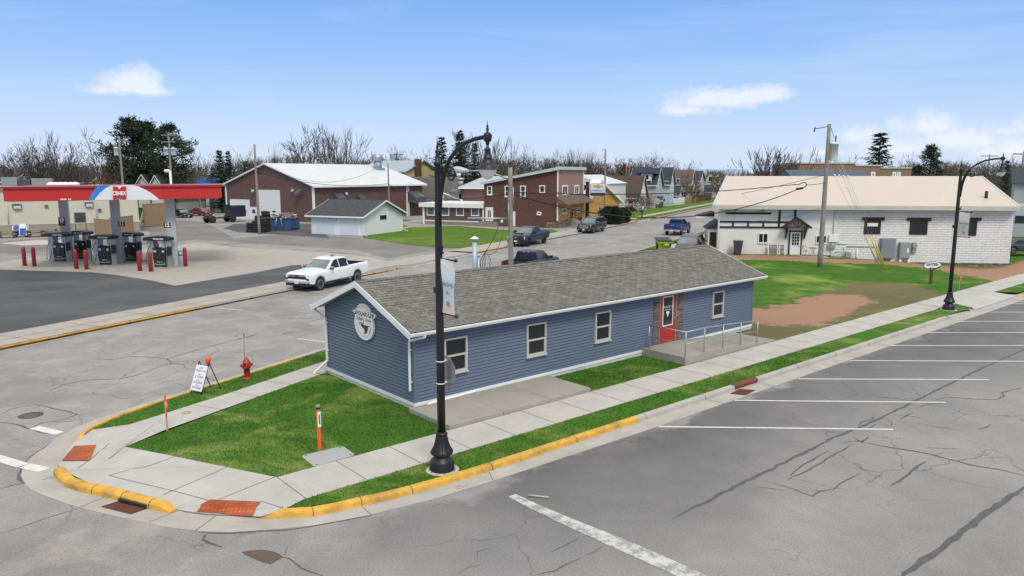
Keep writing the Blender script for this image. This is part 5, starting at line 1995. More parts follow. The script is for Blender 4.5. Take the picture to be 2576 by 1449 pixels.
def pickup(label, loc, az, col, variant, group=None):
 L, Wd = 5.88, 2.04
 f = L / 2
 pm_ = col
 dark = variant in ('black', 'sport')
 tr = M_chrome if not dark else M_blackp
 zs = 1.16
 S_ = dict(paint=pm_, L=L, W=Wd, xf=f - 1.0, xr=-f + 1.16, R=.415, zb=.47, gap=.075,
              wid=[(f, .86), (f - .06, .93), (f - .16, .965), (f - .35, .985), (f - .7, 1.0), (-f + .1, 1.0), (-f, .985)],
              bot=[(f, .52), (f - .3, .42), (0, .47), (-f + .5, .5), (-f, .62)],
              sh=[(f, .98), (f - .06, 1.08), (f - .35, 1.15), (f - 1.5, 1.19), (-.9, 1.24), (-1.0, 1.30), (-f, 1.34)],
              top=[(f, 1.0), (f - .06, 1.12), (f - .16, 1.18), (f - .35, 1.215), (f - 1.2, 1.27), (f - 1.75, 1.31), (-1.0, 1.30), (-f, 1.34)],
              bed=(-f + .07, -1.02, .86),
              gh=[(f - 1.62, 1.20), (f - 2.48, 1.80), (f - 2.85, 1.875), (f - 3.55, 1.89), (-.92, 1.83), (-1.03, 1.20)],
              wr=.70, wb=.93,
              win=[[(f - 1.98, 1.30), (f - 2.52, 1.72), (f - 2.72, 1.78), (f - 2.92, 1.79), (f - 2.92, 1.27)], [(f - 3.0, 1.27), (f - 3.0, 1.79), (f - 3.62, 1.795), (-.93, 1.72), (-.84, 1.52), (-.84, 1.33), (-.98, 1.28)]],
              mirror=(f - 2.02, 1.32, 1.25), seams=[(f - 1.95, .55, 1.15), (f - 2.96, .52, 1.2), (-.93, .6, 1.2)], handles=[(f - 2.78, 1.08), (f - 3.8, 1.10)])
 if variant == 'white':
  S_['mirror_cap'] = M_chrome
  S_['dress'] = [
   ('grille', M_blackp, [((f - .03, -.74, .79), (f + .012, .74, .95)), ((f - .03, -.66, .99), (f + .010, .66, 1.05))]),
   ('chrome_bar', M_chrome, [((f - .03, -.74, .945), (f + .03, .74, .985))]),
   ('badge', M_black, [((f, -.12, .955), (f + .045, .12, 1.03))]),
   ('headlight', M_lens, lens(f - .16, f - .015, .64, .93, .955, 1.055)),
   ('fog_vent', M_blackp, lens(f - .1, f + .005, .74, .92, .72, .86)),
   ('bumper', M_chrome, [((f - .16, -.93, .55), (f + .06, .93, .69))]),
   ('lower_bumper', M_blackp, [((f - .2, -.9, .36), (f + .02, .9, .55))]),
   ('number_plate', M_plate, [((f + .055, -.16, .50), (f + .075, .16, .66))]),
   ('rear_bumper', M_chrome, [((-f - .12, -.9, .55), (-f + .08, .9, .72))]),
   ('tail_light', M_tail, lens(-f - .012, -f + .12, .84, .965, .95, 1.30)),
   ('running_board', M_blackp, lens(-.95, f - 1.6, .86, 1.02, .40, .45)),
   ('roof_aerial', M_black, [((f - 3.5, -.03, 1.88), (f - 3.25, .03, 1.95))])]
 elif variant == 'sport':
  S_['rim'] = M_rimd
  S_['mirror'] = (f - 2.02, 1.36, 1.7)
  S_['dress'] = [
   ('grille', M_blackp, [((f - .05, -.86, .66), (f + .012, .86, 1.05))]),
   ('hood_scoop', M_blackp, [((f - 1.05, -.36, 1.24), (f - .75, .36, 1.32))]),
   ('badge', M_chrome, [((f, -.16, .89), (f + .03, .16, .95))]),
   ('headlight', M_lens, lens(f - .18, f - .015, .78, .96, .76, 1.04)),
   ('bumper', M_blackp, [((f - .16, -.95, .40), (f + .06, .95, .65))]),
   ('number_plate', M_plate, [((f + .055, -.16, .50), (f + .075, .16, .66))]),
   ('rear_bumper', M_blackp, [((-f - .12, -.9, .55), (-f + .08, .9, .72))]),
   ('tail_light', M_tail, lens(-f - .012, -f + .12, .84, .965, .95, 1.30)),
   ('tonneau_cover', M_blackp, [((-f + .08, -.86, 1.30), (-1.05, .86, 1.345))])]
 elif variant == 'ford':
  S_['dress'] = [
   ('grille', M_blackp, [((f - .03, -.74, .79), (f + .012, .74, 1.05))]),
   ('bumper', M_chrome, [((f - .16, -.93, .5), (f + .06, .93, .69))]),
   ('headlight', M_lens, lens(f - .16, f - .015, .70, .95, .85, 1.05)),
   ('rear_bumper', M_chrome, [((-f - .14, -.95, .54), (-f + .08, .95, .72))]),
   ('number_plate', M_plate, [((-f - .16, -.16, .54), (-f - .135, .16, .70))]),
   ('tail_light', M_tail, lens(-f - .014, -f + .12, .84, .975, .92, 1.28)),
   ('tailgate_trim', M_chrome, [((-f - .02, -.18, 1.20), (-f, .18, 1.25)), ((-f - .015, -.7, 1.10), (-f, -.45, 1.14))]),
   ('tonneau_cover', pm_, [((-f + .05, -.88, 1.31), (-1.05, .88, 1.35))]),
   ('door_sticker', M_plate, [((-1.3, -1.03, 1.02), (-1.25, -1.02, 1.08))])]
 else:
  S_['rim'] = M_rimd if variant == 'old' else M_rim
  S_['dress'] = [
   ('bumper', M_blackp, [((f - .16, -.93, .5), (f + .06, .93, .69))]),
   ('grille', M_blackp, [((f - .03, -.74, .72), (f + .012, .74, 1.05))]),
   ('headlight', M_lens, lens(f - .16, f - .015, .70, .95, .85, 1.05)),
   ('rear_bumper', M_steel, [((-f - .12, -.9, .55), (-f + .08, .9, .72))]),
   ('tail_light', M_tail, lens(-f - .012, -f + .12, .84, .965, .95, 1.30)),
   ('brake_light', M_tail, [((-1.02, -.10, 1.76), (-.98, .10, 1.80))]),
   ('brake_light_lens', M_lens, lens(-1.02, -.98, .11, .22, 1.77, 1.80))]
 return vehicle('pickup_truck', label, loc, az, S_, group, 'pickup truck')
def suv(label, loc, az, group=None):
 L, Wd = 5.7, 2.06
 f = L / 2
 pm_ = paint('suv_black', (.012, .013, .016))
 S_ = dict(paint=pm_, L=L, W=Wd, xf=f - .98, xr=-f + 1.35, R=.42, zb=.42, gap=.05,
              wid=[(f, .84), (f - .06, .92), (f - .16, .96), (f - .35, .98), (f - .7, 1.0), (-f + .3, .99), (-f, .94)],
              bot=[(f, .40), (f - .3, .34), (0, .42), (-f, .5)],
              sh=[(f, 1.0), (f - .06, 1.1), (f - .35, 1.15), (f - 1.5, 1.18), (-f, 1.25)],
              top=[(f, 1.02), (f - .06, 1.15), (f - .35, 1.22), (f - 1.2, 1.27), (f - 1.75, 1.28), (-f + .1, 1.26), (-f, 1.2)],
              gh=[(f - 1.55, 1.18), (f - 2.3, 1.76), (f - 2.7, 1.85), (-f + .6, 1.88), (-f + .28, 1.82), (-f + .06, 1.18)],
              wr=.72, wb=.93, gl=M_tint,
              win=[[(f - 1.9, 1.27), (f - 2.36, 1.68), (f - 2.6, 1.76), (f - 2.86, 1.77), (f - 2.86, 1.27)], [(f - 2.94, 1.27), (f - 2.94, 1.77), (f - 3.9, 1.78), (f - 3.9, 1.28)], [(f - 3.98, 1.29), (f - 3.98, 1.78), (-f + .55, 1.77), (-f + .33, 1.3)]],
              mirror=(f - 1.95, 1.32, 1.2), mirror_cap=M_chrome, seams=[(f - 1.85, .5, 1.15), (f - 2.9, .48, 1.2), (f - 3.94, .5, 1.2)], handles=[(f - 2.7, 1.08), (f - 3.75, 1.1)], handle_m=M_chrome, spokes=7)
 gb = [((f - .02, -.60, .66 + k * .085), (f + .045, .60, .70 + k * .085)) for k in range(5)]
 S_['dress'] = [('grille', M_blackp, [((f - .06, -.64, .62), (f + .02, .64, 1.08))]), ('grille_bar', M_chrome, gb),
                   ('headlight', M_lens, lens(f - .22, f - .01, .70, .92, .72, 1.06)), ('number_plate', M_plate, [((f + .05, -.16, .44), (f + .07, .16, .58))]),
                   ('lower_trim', M_chrome, lens(f - .1, f + .03, .55, .9, .44, .48)), ('side_trim', M_chrome, lens(-1.6, f - 1.6, 1.0, 1.035, .56, .60)),
                   ('roof_rail', M_chrome, lens(-f + .6, f - 2.6, .66, .70, 1.86, 1.92)), ('tail_light', M_tail, lens(-f - .01, -f + .1, .85, .96, .9, 1.5))]
 return vehicle('suv', label, loc, az, S_, group, 'car')
def minivan(label, loc, az):
 L, Wd = 5.1, 1.98
 f = L / 2
 pm_ = paint('maroon', (.075, .016, .026), .1)
 S_ = dict(paint=pm_, L=L, W=Wd, xf=f - .95, xr=-f + 1.05, R=.34, zb=.30, gap=.04,
              wid=[(f, .70), (f - .06, .82), (f - .16, .90), (f - .35, .95), (f - .8, 1.0), (-f + .3, .99), (-f, .93)],
              bot=[(f, .32), (f - .3, .26), (0, .28), (-f, .4)],
              sh=[(f, .72), (f - .16, .80), (f - .5, .88), (f - 1.2, .98), (-f, 1.08)],
              top=[(f, .74), (f - .06, .82), (f - .35, .94), (f - .8, 1.03), (f - 1.2, 1.09), (-f, 1.08)],
              gh=[(f - .88, .98), (f - 1.85, 1.60), (f - 2.3, 1.69), (-f + .7, 1.72), (-f + .3, 1.66), (-f + .06, 1.0)],
              wr=.76, wb=.945, ws=M_cglass, gl=M_tint,
              win=[[(f - 1.42, 1.09), (f - 1.92, 1.50), (f - 2.2, 1.58), (f - 2.42, 1.59), (f - 2.42, 1.09)], [(f - 2.5, 1.09), (f - 2.5, 1.59), (f - 3.6, 1.61), (f - 3.6, 1.1)], [(f - 3.68, 1.11), (f - 3.68, 1.61), (-f + .6, 1.60), (-f + .35, 1.13)]],
              mirror=(f - 1.45, 1.12, 1.15), seams=[(f - 1.5, .4, 1.05), (f - 2.46, .36, 1.08), (f - 3.64, .4, 1.08)], handles=[(f - 2.3, .95), (f - 2.7, .96)])
 S_['dress'] = [('grille', M_blackp, [((f - .08, -.42, .58), (f + .012, .42, .72))]), ('grille_bar', M_chrome, [((f - .06, -.45, .715), (f + .03, .45, .745)), ((f - .06, -.03, .58), (f + .03, .03, .76)), ((f - .06, -.40, .56), (f + .02, .40, .585))]),
                   ('headlight', M_lens, lens(f - .34, f - .05, .46, .84, .60, .76)), ('number_plate', M_plate, [((f, -.16, .38), (f + .02, .16, .52))]), ('tail_light', M_tail, lens(-f - .01, -f + .1, .84, .95, .9, 1.3))]
 return vehicle('minivan', label, loc, az, S_, None, 'minivan')
def sedan(label, loc, az, pm_, coupe=False, group=None, name='sedan'):
 L, Wd = 4.75, 1.8
 f = L / 2
 S_ = dict(paint=pm_, L=L, W=Wd, xf=f - .92, xr=-f + 1.05, R=.325, zb=.26, gap=.045,
              wid=[(f, .68), (f - .06, .80), (f - .16, .88), (f - .35, .94), (f - .8, 1.0), (-f + .3, .98), (-f, .88)],
              bot=[(f, .28), (f - .3, .22), (0, .25), (-f, .34)],
              sh=[(f, .58), (f - .16, .66), (f - .5, .74), (f - 1.3, .84), (-f + .6, .92), (-f, .86)],
              top=[(f, .60), (f - .06, .66), (f - .35, .76), (f - .8, .84), (f - 1.3, .92), (-f + .9, .98), (-f + .1, .95), (-f, .86)],
              gh=[(f - 1.22, .86), (f - 2.0, 1.32), (f - 2.35, 1.40), (f - 2.9, 1.42), (f - 3.3, 1.37), (-f + .62, .90)],
              wr=.66, wb=.90, ws=M_cglass, gl=M_tint,
              win=[[(f - 1.66, .98), (f - 2.06, 1.25), (f - 2.3, 1.32), (f - 2.6, 1.335), (f - 2.6, .98)], [(f - 2.68, .98), (f - 2.68, 1.335), (f - 3.0, 1.33), (f - 3.3, 1.26), (-f + 1.0, 1.02)]],
              mirror=(f - 1.65, 1.0, .9), mirror_m=pm_, seams=[(f - 1.6, .34, .9), (f - 2.64, .3, .95)], handles=[(f - 2.45, .86)], spokes=6)
 S_['dress'] = [('grille', M_blackp, [((f - .06, -.36, .40), (f + .012, .36, .52))]), ('headlight', M_lens, lens(f - .3, f - .06, .48, .78, .52, .63)),
                   ('number_plate', M_plate, [((f, -.15, .32), (f + .02, .15, .44))]), ('tail_light', M_tail, lens(-f - .01, -f + .1, .5, .8, .7, .82))]
 return vehicle(name, label, loc, az, S_, group, 'car')
P_white = paint('white', (.78, .79, .80))
P_navy = paint('navy', (.016, .028, .060), .2)
P_blue = paint('blue', (.016, .042, .17), .3)
P_dark = paint('graphite', (.028, .034, .042), .3)
P_redc = paint('wine', (.20, .018, .022), .2)
P_blk = paint('black', (.010, .012, .016), .1)
def place_by_wheels(near_front, near_rear, az, xf, xr, half):
 """vehicle origin from ground pixels of the two tyres nearest the camera"""
 a, b_ = G(*near_front), G(*near_rear)
 c = (a + b_) / 2
 d_ = dirv(az)
 r_ = dirv(az + 90)
 s_ = 1 if r_.dot(-c) > 0 else -1
 return c - d_ * ((xf + xr) / 2) - r_ * (half - .12) * s_
AZS = LAZ + 180
pickup('white crew cab pickup parked by the filling station kerb, nose toward the camera', place_by_wheels((806, 731), (896, 711), AZS + 1.5, 1.94, -1.78, 1.02), AZS + 1.5, P_white, 'white')
pickup('dark navy pickup with black wheels parked at the kerb behind the wooden pole', place_by_wheels((1331, 620), (1367, 612.5), AZS + 3, 1.94, -1.78, 1.02), AZS + 3, P_navy, 'sport')
suv('black SUV with chrome grille parked in front of the ochre shopfront', place_by_wheels((1496, 587.5), (1513, 582), AZS + 2, 1.87, -1.5, 1.03), AZS + 2)
pickup('bright blue pickup seen from behind driving away up the left street', place_by_wheels((1731, 586), (1716, 592), LAZ + 1, 1.94, -1.78, 1.02) + dirv(LAZ + 90) * 0, LAZ + 1, P_blue, 'ford')
lo, hi = 15., 50.
for _ in range(40):
 m_ = (lo + hi) / 2
 if proj(Lg(m_, -1.5, 1.))[0] < 1338: lo = m_
 else: hi = m_
g = Lg(lo, -1.5)
pickup('dark grey pickup parked beyond the shop roof, only its cab showing', g + Vector((0, 0, 0)), LAZ + 1, P_dark, 'graphite')
minivan('maroon minivan parked on the grass behind the end of the shop roof', GL(1735, 640) + Vector((0, 0, .02)), AZS - 2)
# ------------------------------------------------------------------ buildings of the middle distance
def zz(x0, y0, k=3.354):
 return lambda x, y: ((x / k + x0) * .83854, (y / k + y0) * .83854)
zA = zz(0, 300)
zB = zz(600, 340)
zC = zz(1230, 340)
zD = zz(1730, 340)
zE = zz(2304, 340)
zF = zz(0, 600)
zW = zz(2100, 500, 2.65)
z5 = zz(1840, 500, 7.1556)
z6 = zz(380, 560, 6.44)
z0 = zz(0, 520, 6.44)
def mw(t):
 return Matrix.Translation(t.location) @ Matrix.Rotation(t.rotation_euler.z, 4, 'Z')
def onp(t, axis, val, px_):
 """pixel -> local point of thing t on the local plane axis=val"""
 I = mw(t).inverted()
 d_ = I.to_3x3() @ Vector(ray(*px_))
 o_ = I @ Vector((0, 0, H))
 k = (val - o_[axis]) / d_[axis]
 return o_ + d_ * k
def gable(parent, x0, x1, y0, y1, zb, ez, rz, wm, rm, tm=None, ridge='x', ov=.4, th=.10, ovg=None, names=('wall', 'roof', 'fascia')):
 ovg = ov if ovg is None else ovg
 mb = MB(wm)
 if ridge == 'x':
  ym = (y0 + y1) / 2
  pr = [(x0, y0, zb), (x0, y1, zb), (x0, y1, ez), (x0, ym, rz), (x0, y0, ez)]
  mb.prism(pr, (x1 - x0, 0, 0))
 else:
  xm = (x0 + x1) / 2
  pr = [(x0, y0, zb), (x1, y0, zb), (x1, y0, ez), (xm, y0, rz), (x0, y0, ez)]
  mb.prism(pr, (0, y1 - y0, 0))
 w = mb.build(names[0], parent)
 mb = MB(rm)
 tb = MB(tm) if tm else None
 half = ((y1 - y0) if ridge == 'x' else (x1 - x0)) / 2
 sl = (rz - ez) / half
 for s_ in (-1, 1):
  a, b_ = half + ov, 0
  ze = ez - sl * ov
  if ridge == 'x':
   c = (y0 + y1) / 2
   q = [(x0 - ovg, c + s_ * a, ze + .02), (x0 - ovg, c, rz + .02), (x0 - ovg, c, rz + .02 + th), (x0 - ovg, c + s_ * a, ze + .02 + th)]
   mb.prism(q, (x1 - x0 + 2 * ovg, 0, 0))
   if tb:
    for xx in (x0 - ovg - .03, x1 + ovg):
     tb.prism([(xx, p[1], p[2] + (.012 if i > 1 else -.06)) for i, p in enumerate(q)], (.03, 0, 0))
    yy = c + s_ * (a + .0)
    tb.box((x0 - ovg, yy, ze - .06), (x1 + ovg, yy + s_ * .03, ze + th + .0))
  else:
   c = (x0 + x1) / 2
   q = [(c + s_ * a, y0 - ovg, ze + .02), (c, y0 - ovg, rz + .02), (c, y0 - ovg, rz + .02 + th), (c + s_ * a, y0 - ovg, ze + .02 + th)]
   mb.prism(q, (0, y1 - y0 + 2 * ovg, 0))
   if tb:
    for yy in (y0 - ovg - .03, y1 + ovg):
     tb.prism([(p[0], yy, p[2] + (.012 if i > 1 else -.06)) for i, p in enumerate(q)], (0, .03, 0))
    xx = c + s_ * a
    tb.box((xx, y0 - ovg, ze - .06), (xx + s_ * .03, y1 + ovg, ze + th))
 r_ = mb.build(names[1], parent)
 if tb: tb.build(names[2], r_)
 return w, r_
def rect(t, axis, val, pa, pb):
 """two pixels -> (a0,z0,a1,z1) along the other horizontal axis"""
 p, q = onp(t, axis, val, pa), onp(t, axis, val, pb)
 o_ = 1 - axis
 return min(p[o_], q[o_]), min(p.z, q.z), max(p[o_], q[o_]), max(p.z, q.z)
M_brown = mat_ribs('brown_sheet', (.135, .074, .062), .23, .55, depth=.5, dark=.72, var=.12, weather=.35)
M_roofw = mat_ribs('white_sheet_roof', (.62, .65, .66), .6, .45, dark=.88, depth=.4, var=.06)
M_roofg = mat_ribs('grey_sheet_roof', (.42, .45, .45), .45, .5, dark=.75, depth=.5, var=.1)
M_dgrey = mat_brick('grey_shingle', (.085, .088, .095), (.06, .062, .068), (.035, .035, .038), .33, .14, .006, .3, .15, .95)
M_navyr = mat_brick('slate_shingle', (.060, .072, .092), (.045, .055, .072), (.03, .034, .04), .33, .14, .006, .3, .15, .95)
M_brnr = mat_brick('brown_shingle', (.105, .082, .065), (.08, .064, .05), (.045, .035, .03), .33, .14, .006, .3, .2, .95)
M_tanr = mat_brick('tan_shingle', (.17, .13, .10), (.14, .11, .085), (.08, .06, .05), .33, .14, .006, .3, .2, .95)
M_wsid = mat_ribs('white_clapboard', (.74, .75, .75), .14, .6, 1, .5, .82, .04)
M_cream = mat_ribs('cream_clapboard', (.60, .57, .46), .16, .6, 1, .5, .85, .06)
M_pblue = mat_ribs('pale_blue_clapboard', (.46, .56, .64), .16, .6, 1, .5, .85, .06)
M_lgrey = mat_ribs('light_grey_clapboard', (.42, .43, .46), .16, .6, 1, .5, .85, .06)
M_gdoor = mat_ribs('garage_door', (.74, .76, .78), .53, .5, 1, .4, .85, .03, width=.05)
M_pdoor = mat_ribs('blue_white_door', (.62, .69, .74), .53, .5, 1, .4, .85, .03, width=.05)
M_lamp = mat('wall_lamp', (.55, .55, .53), .4)
M_hood = mat('vent_hood', (.12, .13, .15), .5, .3)
M_brick = mat_brick('dark_brick', (.155, .058, .042), (.100, .040, .030), (.14, .095, .08), .22, .075, .010, .4, .3, .9, grime=.15)
M_rubble = mat_brick('field_stone', (.33, .25, .19), (.14, .10, .08), (.12, .10, .085), .42, .26, .03, .9, .5, .9, .3, .05)
def door_panel(parent, Mw, a, z0_, b_, z1_, m, fm=None, name='door', lights=(), handle=None):
 mb = MB(m)
 mb.m = Mw
 mb.box((a, 0, z0_), (b_, .05, z1_))
 d_ = mb.build(name, parent)
 mb = MB(fm or M_trim)
 mb.m = Mw
 for q in (((a - .12, z0_), (a, z1_ + .12)), ((b_, z0_), (b_ + .12, z1_ + .12)), ((a, z1_), (b_, z1_ + .12))):
  mb.box((q[0][0], 0, q[0][1]), (q[1][0], .07, q[1][1]))
 mb.build('door_frame', d_)
 for (xa, za, xb, zb_) in lights:
  mb = MB(M_glass)
  mb.m = Mw
  mb.box((xa, .05, za), (xb, .058, zb_))
  mb.build('pane', d_)
 if handle:
  mb = MB(M_steel)
  mb.m = Mw
  mb.cbox((handle[0], .07, handle[1]), (.08, .05, .12))
  mb.build('handle', d_)
 return d_
# --- brown steel shed
SHAZ = 33.
g = G(791, 560.5)
Ws = ulen(g, SHAZ - 90, 572)
gl_ = g + dirv(SHAZ - 90) * Ws
shed = thing('workshop_shed', 'large brown steel workshop with white metal roof and two white garage doors', 'building', gl_, SHAZ + 90)
Ls = ulen(g, SHAZ, 1064)
ez = zat(g, 467)
rz = zat(gl_ + dirv(SHAZ + 90) * Ws / 2, 413)
gable(shed, 0, Ws, 0, Ls, -.3, ez, rz, M_brown, M_roofw, M_trim, 'y', .7, .14, .45)
fw = wall((0, 0, 0), (Ws, 0, 0))
rw = wall((Ws, 0, 0), (Ws, Ls, 0))
for (pa, pb, m, nm, lts) in ((zB(322, 1100), zB(494, 876), M_gdoor, 'garage_door', ((368, 978, 404, 996), (436, 978, 472, 996))),
                             (zB(593, 1098), zB(798, 780), M_gdoor, 'garage_door', ((645, 980, 680, 997), (730, 980, 765, 997)))):
 a, z0_, b_, z1_ = rect(shed, 1, 0, pa, pb)
 L_ = []
 for q in lts:
  r_ = rect(shed, 1, 0, zB(q[0], q[1]), zB(q[2], q[3]))
  L_.append(r_)
 door_panel(shed, fw, a, .02, b_, z1_, m, M_trim, nm, L_)
a, z0_, b_, z1_ = rect(shed, 1, 0, zB(514, 1105), zB(574, 950))
r_ = rect(shed, 1, 0, zB(530, 1006), zB(557, 968))
door_panel(shed, fw, a, .02, b_, z1_, M_white, M_trim, 'door', [r_], (b_ - .12, 1.0))
for p in (zB(948, 775), zB(548, 780)):
 q = onp(shed, 1, 0, p)
 mb = MB(M_lamp)
 mb.lathe([(.22, -.5), (.24, -.3), (.12, -.1), (.06, 0)], 10, (q.x, 0, q.z), axis='y')
 mb.build('wall_lamp', shed)
for p in (zB(1012, 790),):
 q = onp(shed, 1, 0, p)
 mb = MB(M_hood)
 mb.prism([(q.x - .5, 0, q.z - .4), (q.x - .5, -.9, q.z - .5), (q.x - .5, -.9, q.z - .1), (q.x - .5, 0, q.z + .45)], (1.0, 0, 0))
 mb.build('vent_hood', shed)
for p, s_ in ((zB(1390, 842), 1.2), (zB(1612, 845), .9), (zB(2150, 835), 2.0)):
 q = onp(shed, 0, Ws, p)
 mb = MB(M_hood)
 mb.prism([(Ws, q.y - .8 * s_, q.z - .45 * s_), (Ws + .9 * s_, q.y - .8 * s_, q.z - .55 * s_), (Ws + .9 * s_, q.y - .8 * s_, q.z - .05 * s_), (Ws, q.y - .8 * s_, q.z + .5 * s_)], (0, 1.4 * s_, 0))
 mb.build('vent_hood', shed)
q = onp(shed, 0, Ws, zB(1458, 808))
mb = MB(M_lamp)
mb.lathe([(.06, 0), (.12, .1), (.24, .3), (.22, .5)], 10, (Ws, q.y, q.z), axis='x')
mb.build('wall_lamp', shed)
mb = MB(M_trim)
for x, y in ((-.08, -.08), (Ws - .2, -.08)):
 mb.box((x, y, 0), (x + .28, y + .28, ez))
q = onp(shed, 0, Ws, zB(2080, 900))
mb.box((Ws, q.y - .1, 0), (Ws + .16, q.y + .1, ez))
mb.box((Ws, q.y + .35, 0), (Ws + .16, q.y + .5, ez))
split(mb, 'corner_trim', shed)
rr = onp(shed, 0, Ws * .62, zB(1790, 600))
mb = MB(mat('vent_steel', (.36, .42, .46), .4, .6))
zr_ = rz - (rz - ez) * abs(Ws * .62 - Ws / 2) / (Ws / 2)
mb.box((Ws * .62 - .9, rr.y - .9, zr_ - .6), (Ws * .62 + .9, rr.y + .9, zr_ + .35))
mb.cyl((Ws * .62, rr.y, zr_), (Ws * .62, rr.y, zr_ + 1.7), .72, n=14)
mb.cyl((Ws * .62, rr.y, zr_ + 1.5), (Ws * .62, rr.y, zr_ + 2.7), .95, n=14)
mb.build('ventilator', shed)
mb = MB(M_conc)
mb.box((-.1, -.12, -.3), (Ws + .1, -.02, .06))
mb.build('plinth', shed)
# --- white two door garage
g = G(914.3, 593.5)
GA = LAZ + 90
Lg_ = ulen(g, GA + 180, 784)
gl_ = g + dirv(GA + 180) * Lg_
gar = thing('white_garage', 'small white two-door garage with dark grey roof beside the grass', 'building', gl_, GA)
Wg = ulen(g, LAZ, 1012.5)
ez = zat(g, 543)
apx = onp(gar, 0, Lg_, zB(1882, 882))
gable(gar, 0, Lg_, 0, Wg, -.1, ez, max(ez + 1.2, apx.z), M_wsid, M_dgrey, M_trim, 'x', .55, .12, .5)
fw = wall((0, 0, 0), (Lg_, 0, 0))
rw = wall((Lg_, 0, 0), (Lg_, Wg, 0))
for pa, pb in ((zB(1168, 1222), zB(1356, 1033)), (zB(1405, 1228), zB(1592, 1040))):
 a, z0_, b_, z1_ = rect(gar, 1, 0, pa, pb)
 door_panel(gar, fw, a, .02, b_, min(z1_, ez - .12), M_pdoor, M_trim, 'garage_door')
r_ = rect(gar, 0, Lg_, zB(1812, 1065), zB(1872, 1022))
window(gar, rw, r_[0], r_[1], r_[2], r_[3], M_blackp, M_screen, .05, 'slide', .05)
mb = MB(M_trim)
mb.tube([(Lg_ - .5, -.6, ez - .2), (Lg_ + .06, -.08, ez - .55), (Lg_ + .06, -.08, .25), (Lg_ + .9, -.6, .05)], .05, 4, smooth=False)
mb.build('downspout', gar)
mb = MB(M_trim)
mb.tube([(Lg_ + .4, Wg + .5, ez - .2), (Lg_ + .06, Wg - .05, ez - .5), (Lg_ + .06, Wg - .05, .3), (Lg_ + 1.0, Wg - .3, .05)], .05, 4, smooth=False)
mb.build('downspout', gar)
mb = MB(M_lamp)
q = onp(gar, 1, 0, zB(1375, 1077))
mb.m = fw
mb.cbox((q.x, .03, q.z), (.5, .06, .12))
mb.build('number_plaque', gar)
# --- brick shop with its brown annexes
g = G(1401, 574)
Lb = ulen(g, GA + 180, 1218)
gl_ = g + dirv(GA + 180) * Lb
brick = thing('brick_shop', 'two storey dark brick shop with sloping roof and pinkish clapboard street front', 'building', gl_, GA)
Wb = ulen(g, LAZ, 1466)
zr1 = zat(g, 425)
zr0 = zat(gl_, 462)
mb = MB(M_brick)
Wbk = max(Wb, 9.)
mb.prism([(0, 0, -.3), (Lb, 0, -.3), (Lb, 0, zr1), (0, 0, zr0)], (0, Wb, 0))
mb.build('wall', brick)
M_pink = mat_ribs('pink_clapboard', (.32, .185, .145), .28, .6, 1, .6, .7, .06, width=.14)
M_ochre = mat_ribs('ochre_boards', (.60, .31, .065), .25, .6, 0, .3, .8, .08)
rw = wall((Lb, 0, 0), (Lb, Wb, 0))
fw = wall((0, 0, 0), (Lb, 0, 0))
zmid = zat(g, 508)
mb = MB(M_pink)
mb.m = rw
mb.box((0, 0, zmid), (Wb, .06, zr1))
mb.build('upper_front', brick)
mb = MB(M_ochre)
mb.m = rw
mb.box((0, 0, 1.0), (Wb, .05, zmid))
mb.build('lower_front', brick)
mb = MB(M_rubble)
mb.m = rw
mb.box((-.1, 0, -.3), (Wb * .45, .25, 1.0))
mb.m = fw
mb.box((Lb * .86, 0, -.3), (Lb + .2, .12, .75))
split(mb, 'stone_base', brick)
mb = MB(M_roofg)
mb.prism([(-.3, -.4, zr0 - .1), (Lb + .2, -.4, zr1 - .02), (Lb + .2, -.4, zr1 + .25), (-.3, -.4, zr0 + .12)], (0, Wb + .6, 0))
mb.build('roof', brick)
mb = MB(mat('cornice', (.52, .56, .57), .5))
mb.m = rw
mb.box((-.35, -.1, zr1 - .1), (Wb + .2, .4, zr1 + .32))
mb.m = fw
mb.prism([(-.3, .42, zr0 - .15), (Lb + .3, .42, zr1 - .12), (Lb + .3, .42, zr1 + .28), (-.3, .42, zr0 + .15)], (0, -.06, 0))
mb.build('cornice', brick)
mb = MB(M_trim)
for q in ((0, 0), (Wb - .2, 0)):
 mb.m = rw
 mb.box((q[0] - .12, 0, 1.0 if q[0] == 0 else .2), (q[0] + .18, .1, zr1 - .1))
split(mb, 'corner_board', brick)
mb = MB(M_tanr)
mb.m = rw
mb.prism([(-.5, .05, zmid + .75), (-.5, 1.6, zmid - .25), (-.5, 1.6, zmid - .4), (-.5, .05, zmid - .1)], (Wb + 1.0, 0, 0))
mb.build('pent_roof', brick)
for pa, pb in ((zC(778, 822), zC(828, 730)), (zC(955, 842), zC(1003, 728)), (zC(1110, 842), zC(1166, 727)), (zC(1303, 802), zC(1360, 724)), (zC(1278, 1022), zC(1322, 990))):
 r_ = rect(brick, 1, 0, pa, pb)
 window(brick, fw, r_[0], r_[1], r_[2], r_[3], M_trim, M_glass, .14, 'hung' if r_[3] - r_[1] > 1.2 else 'plain', .08)
for pa, pb in ((zC(1525, 823), zC(1582, 722)), (zC(1647, 820), zC(1695, 720))):
 r_ = rect(brick, 0, Lb, pa, pb)
 window(brick, rw, r_[0], r_[1], r_[2], r_[3], M_trim, M_glass, .2, 'grid', .14, (2, 1))
for pa, pb in ((zC(1522, 1010), zC(1573, 955)), (zC(1672, 998), zC(1702, 944))):
 r_ = rect(brick, 0, Lb, pa, pb)
 window(brick, rw, r_[0], r_[1], r_[2], r_[3], M_trim, M_glass, .14, 'grid', .12, (3, 1))
r_ = rect(brick, 1, 0, zC(770, 1105), zC(830, 955))
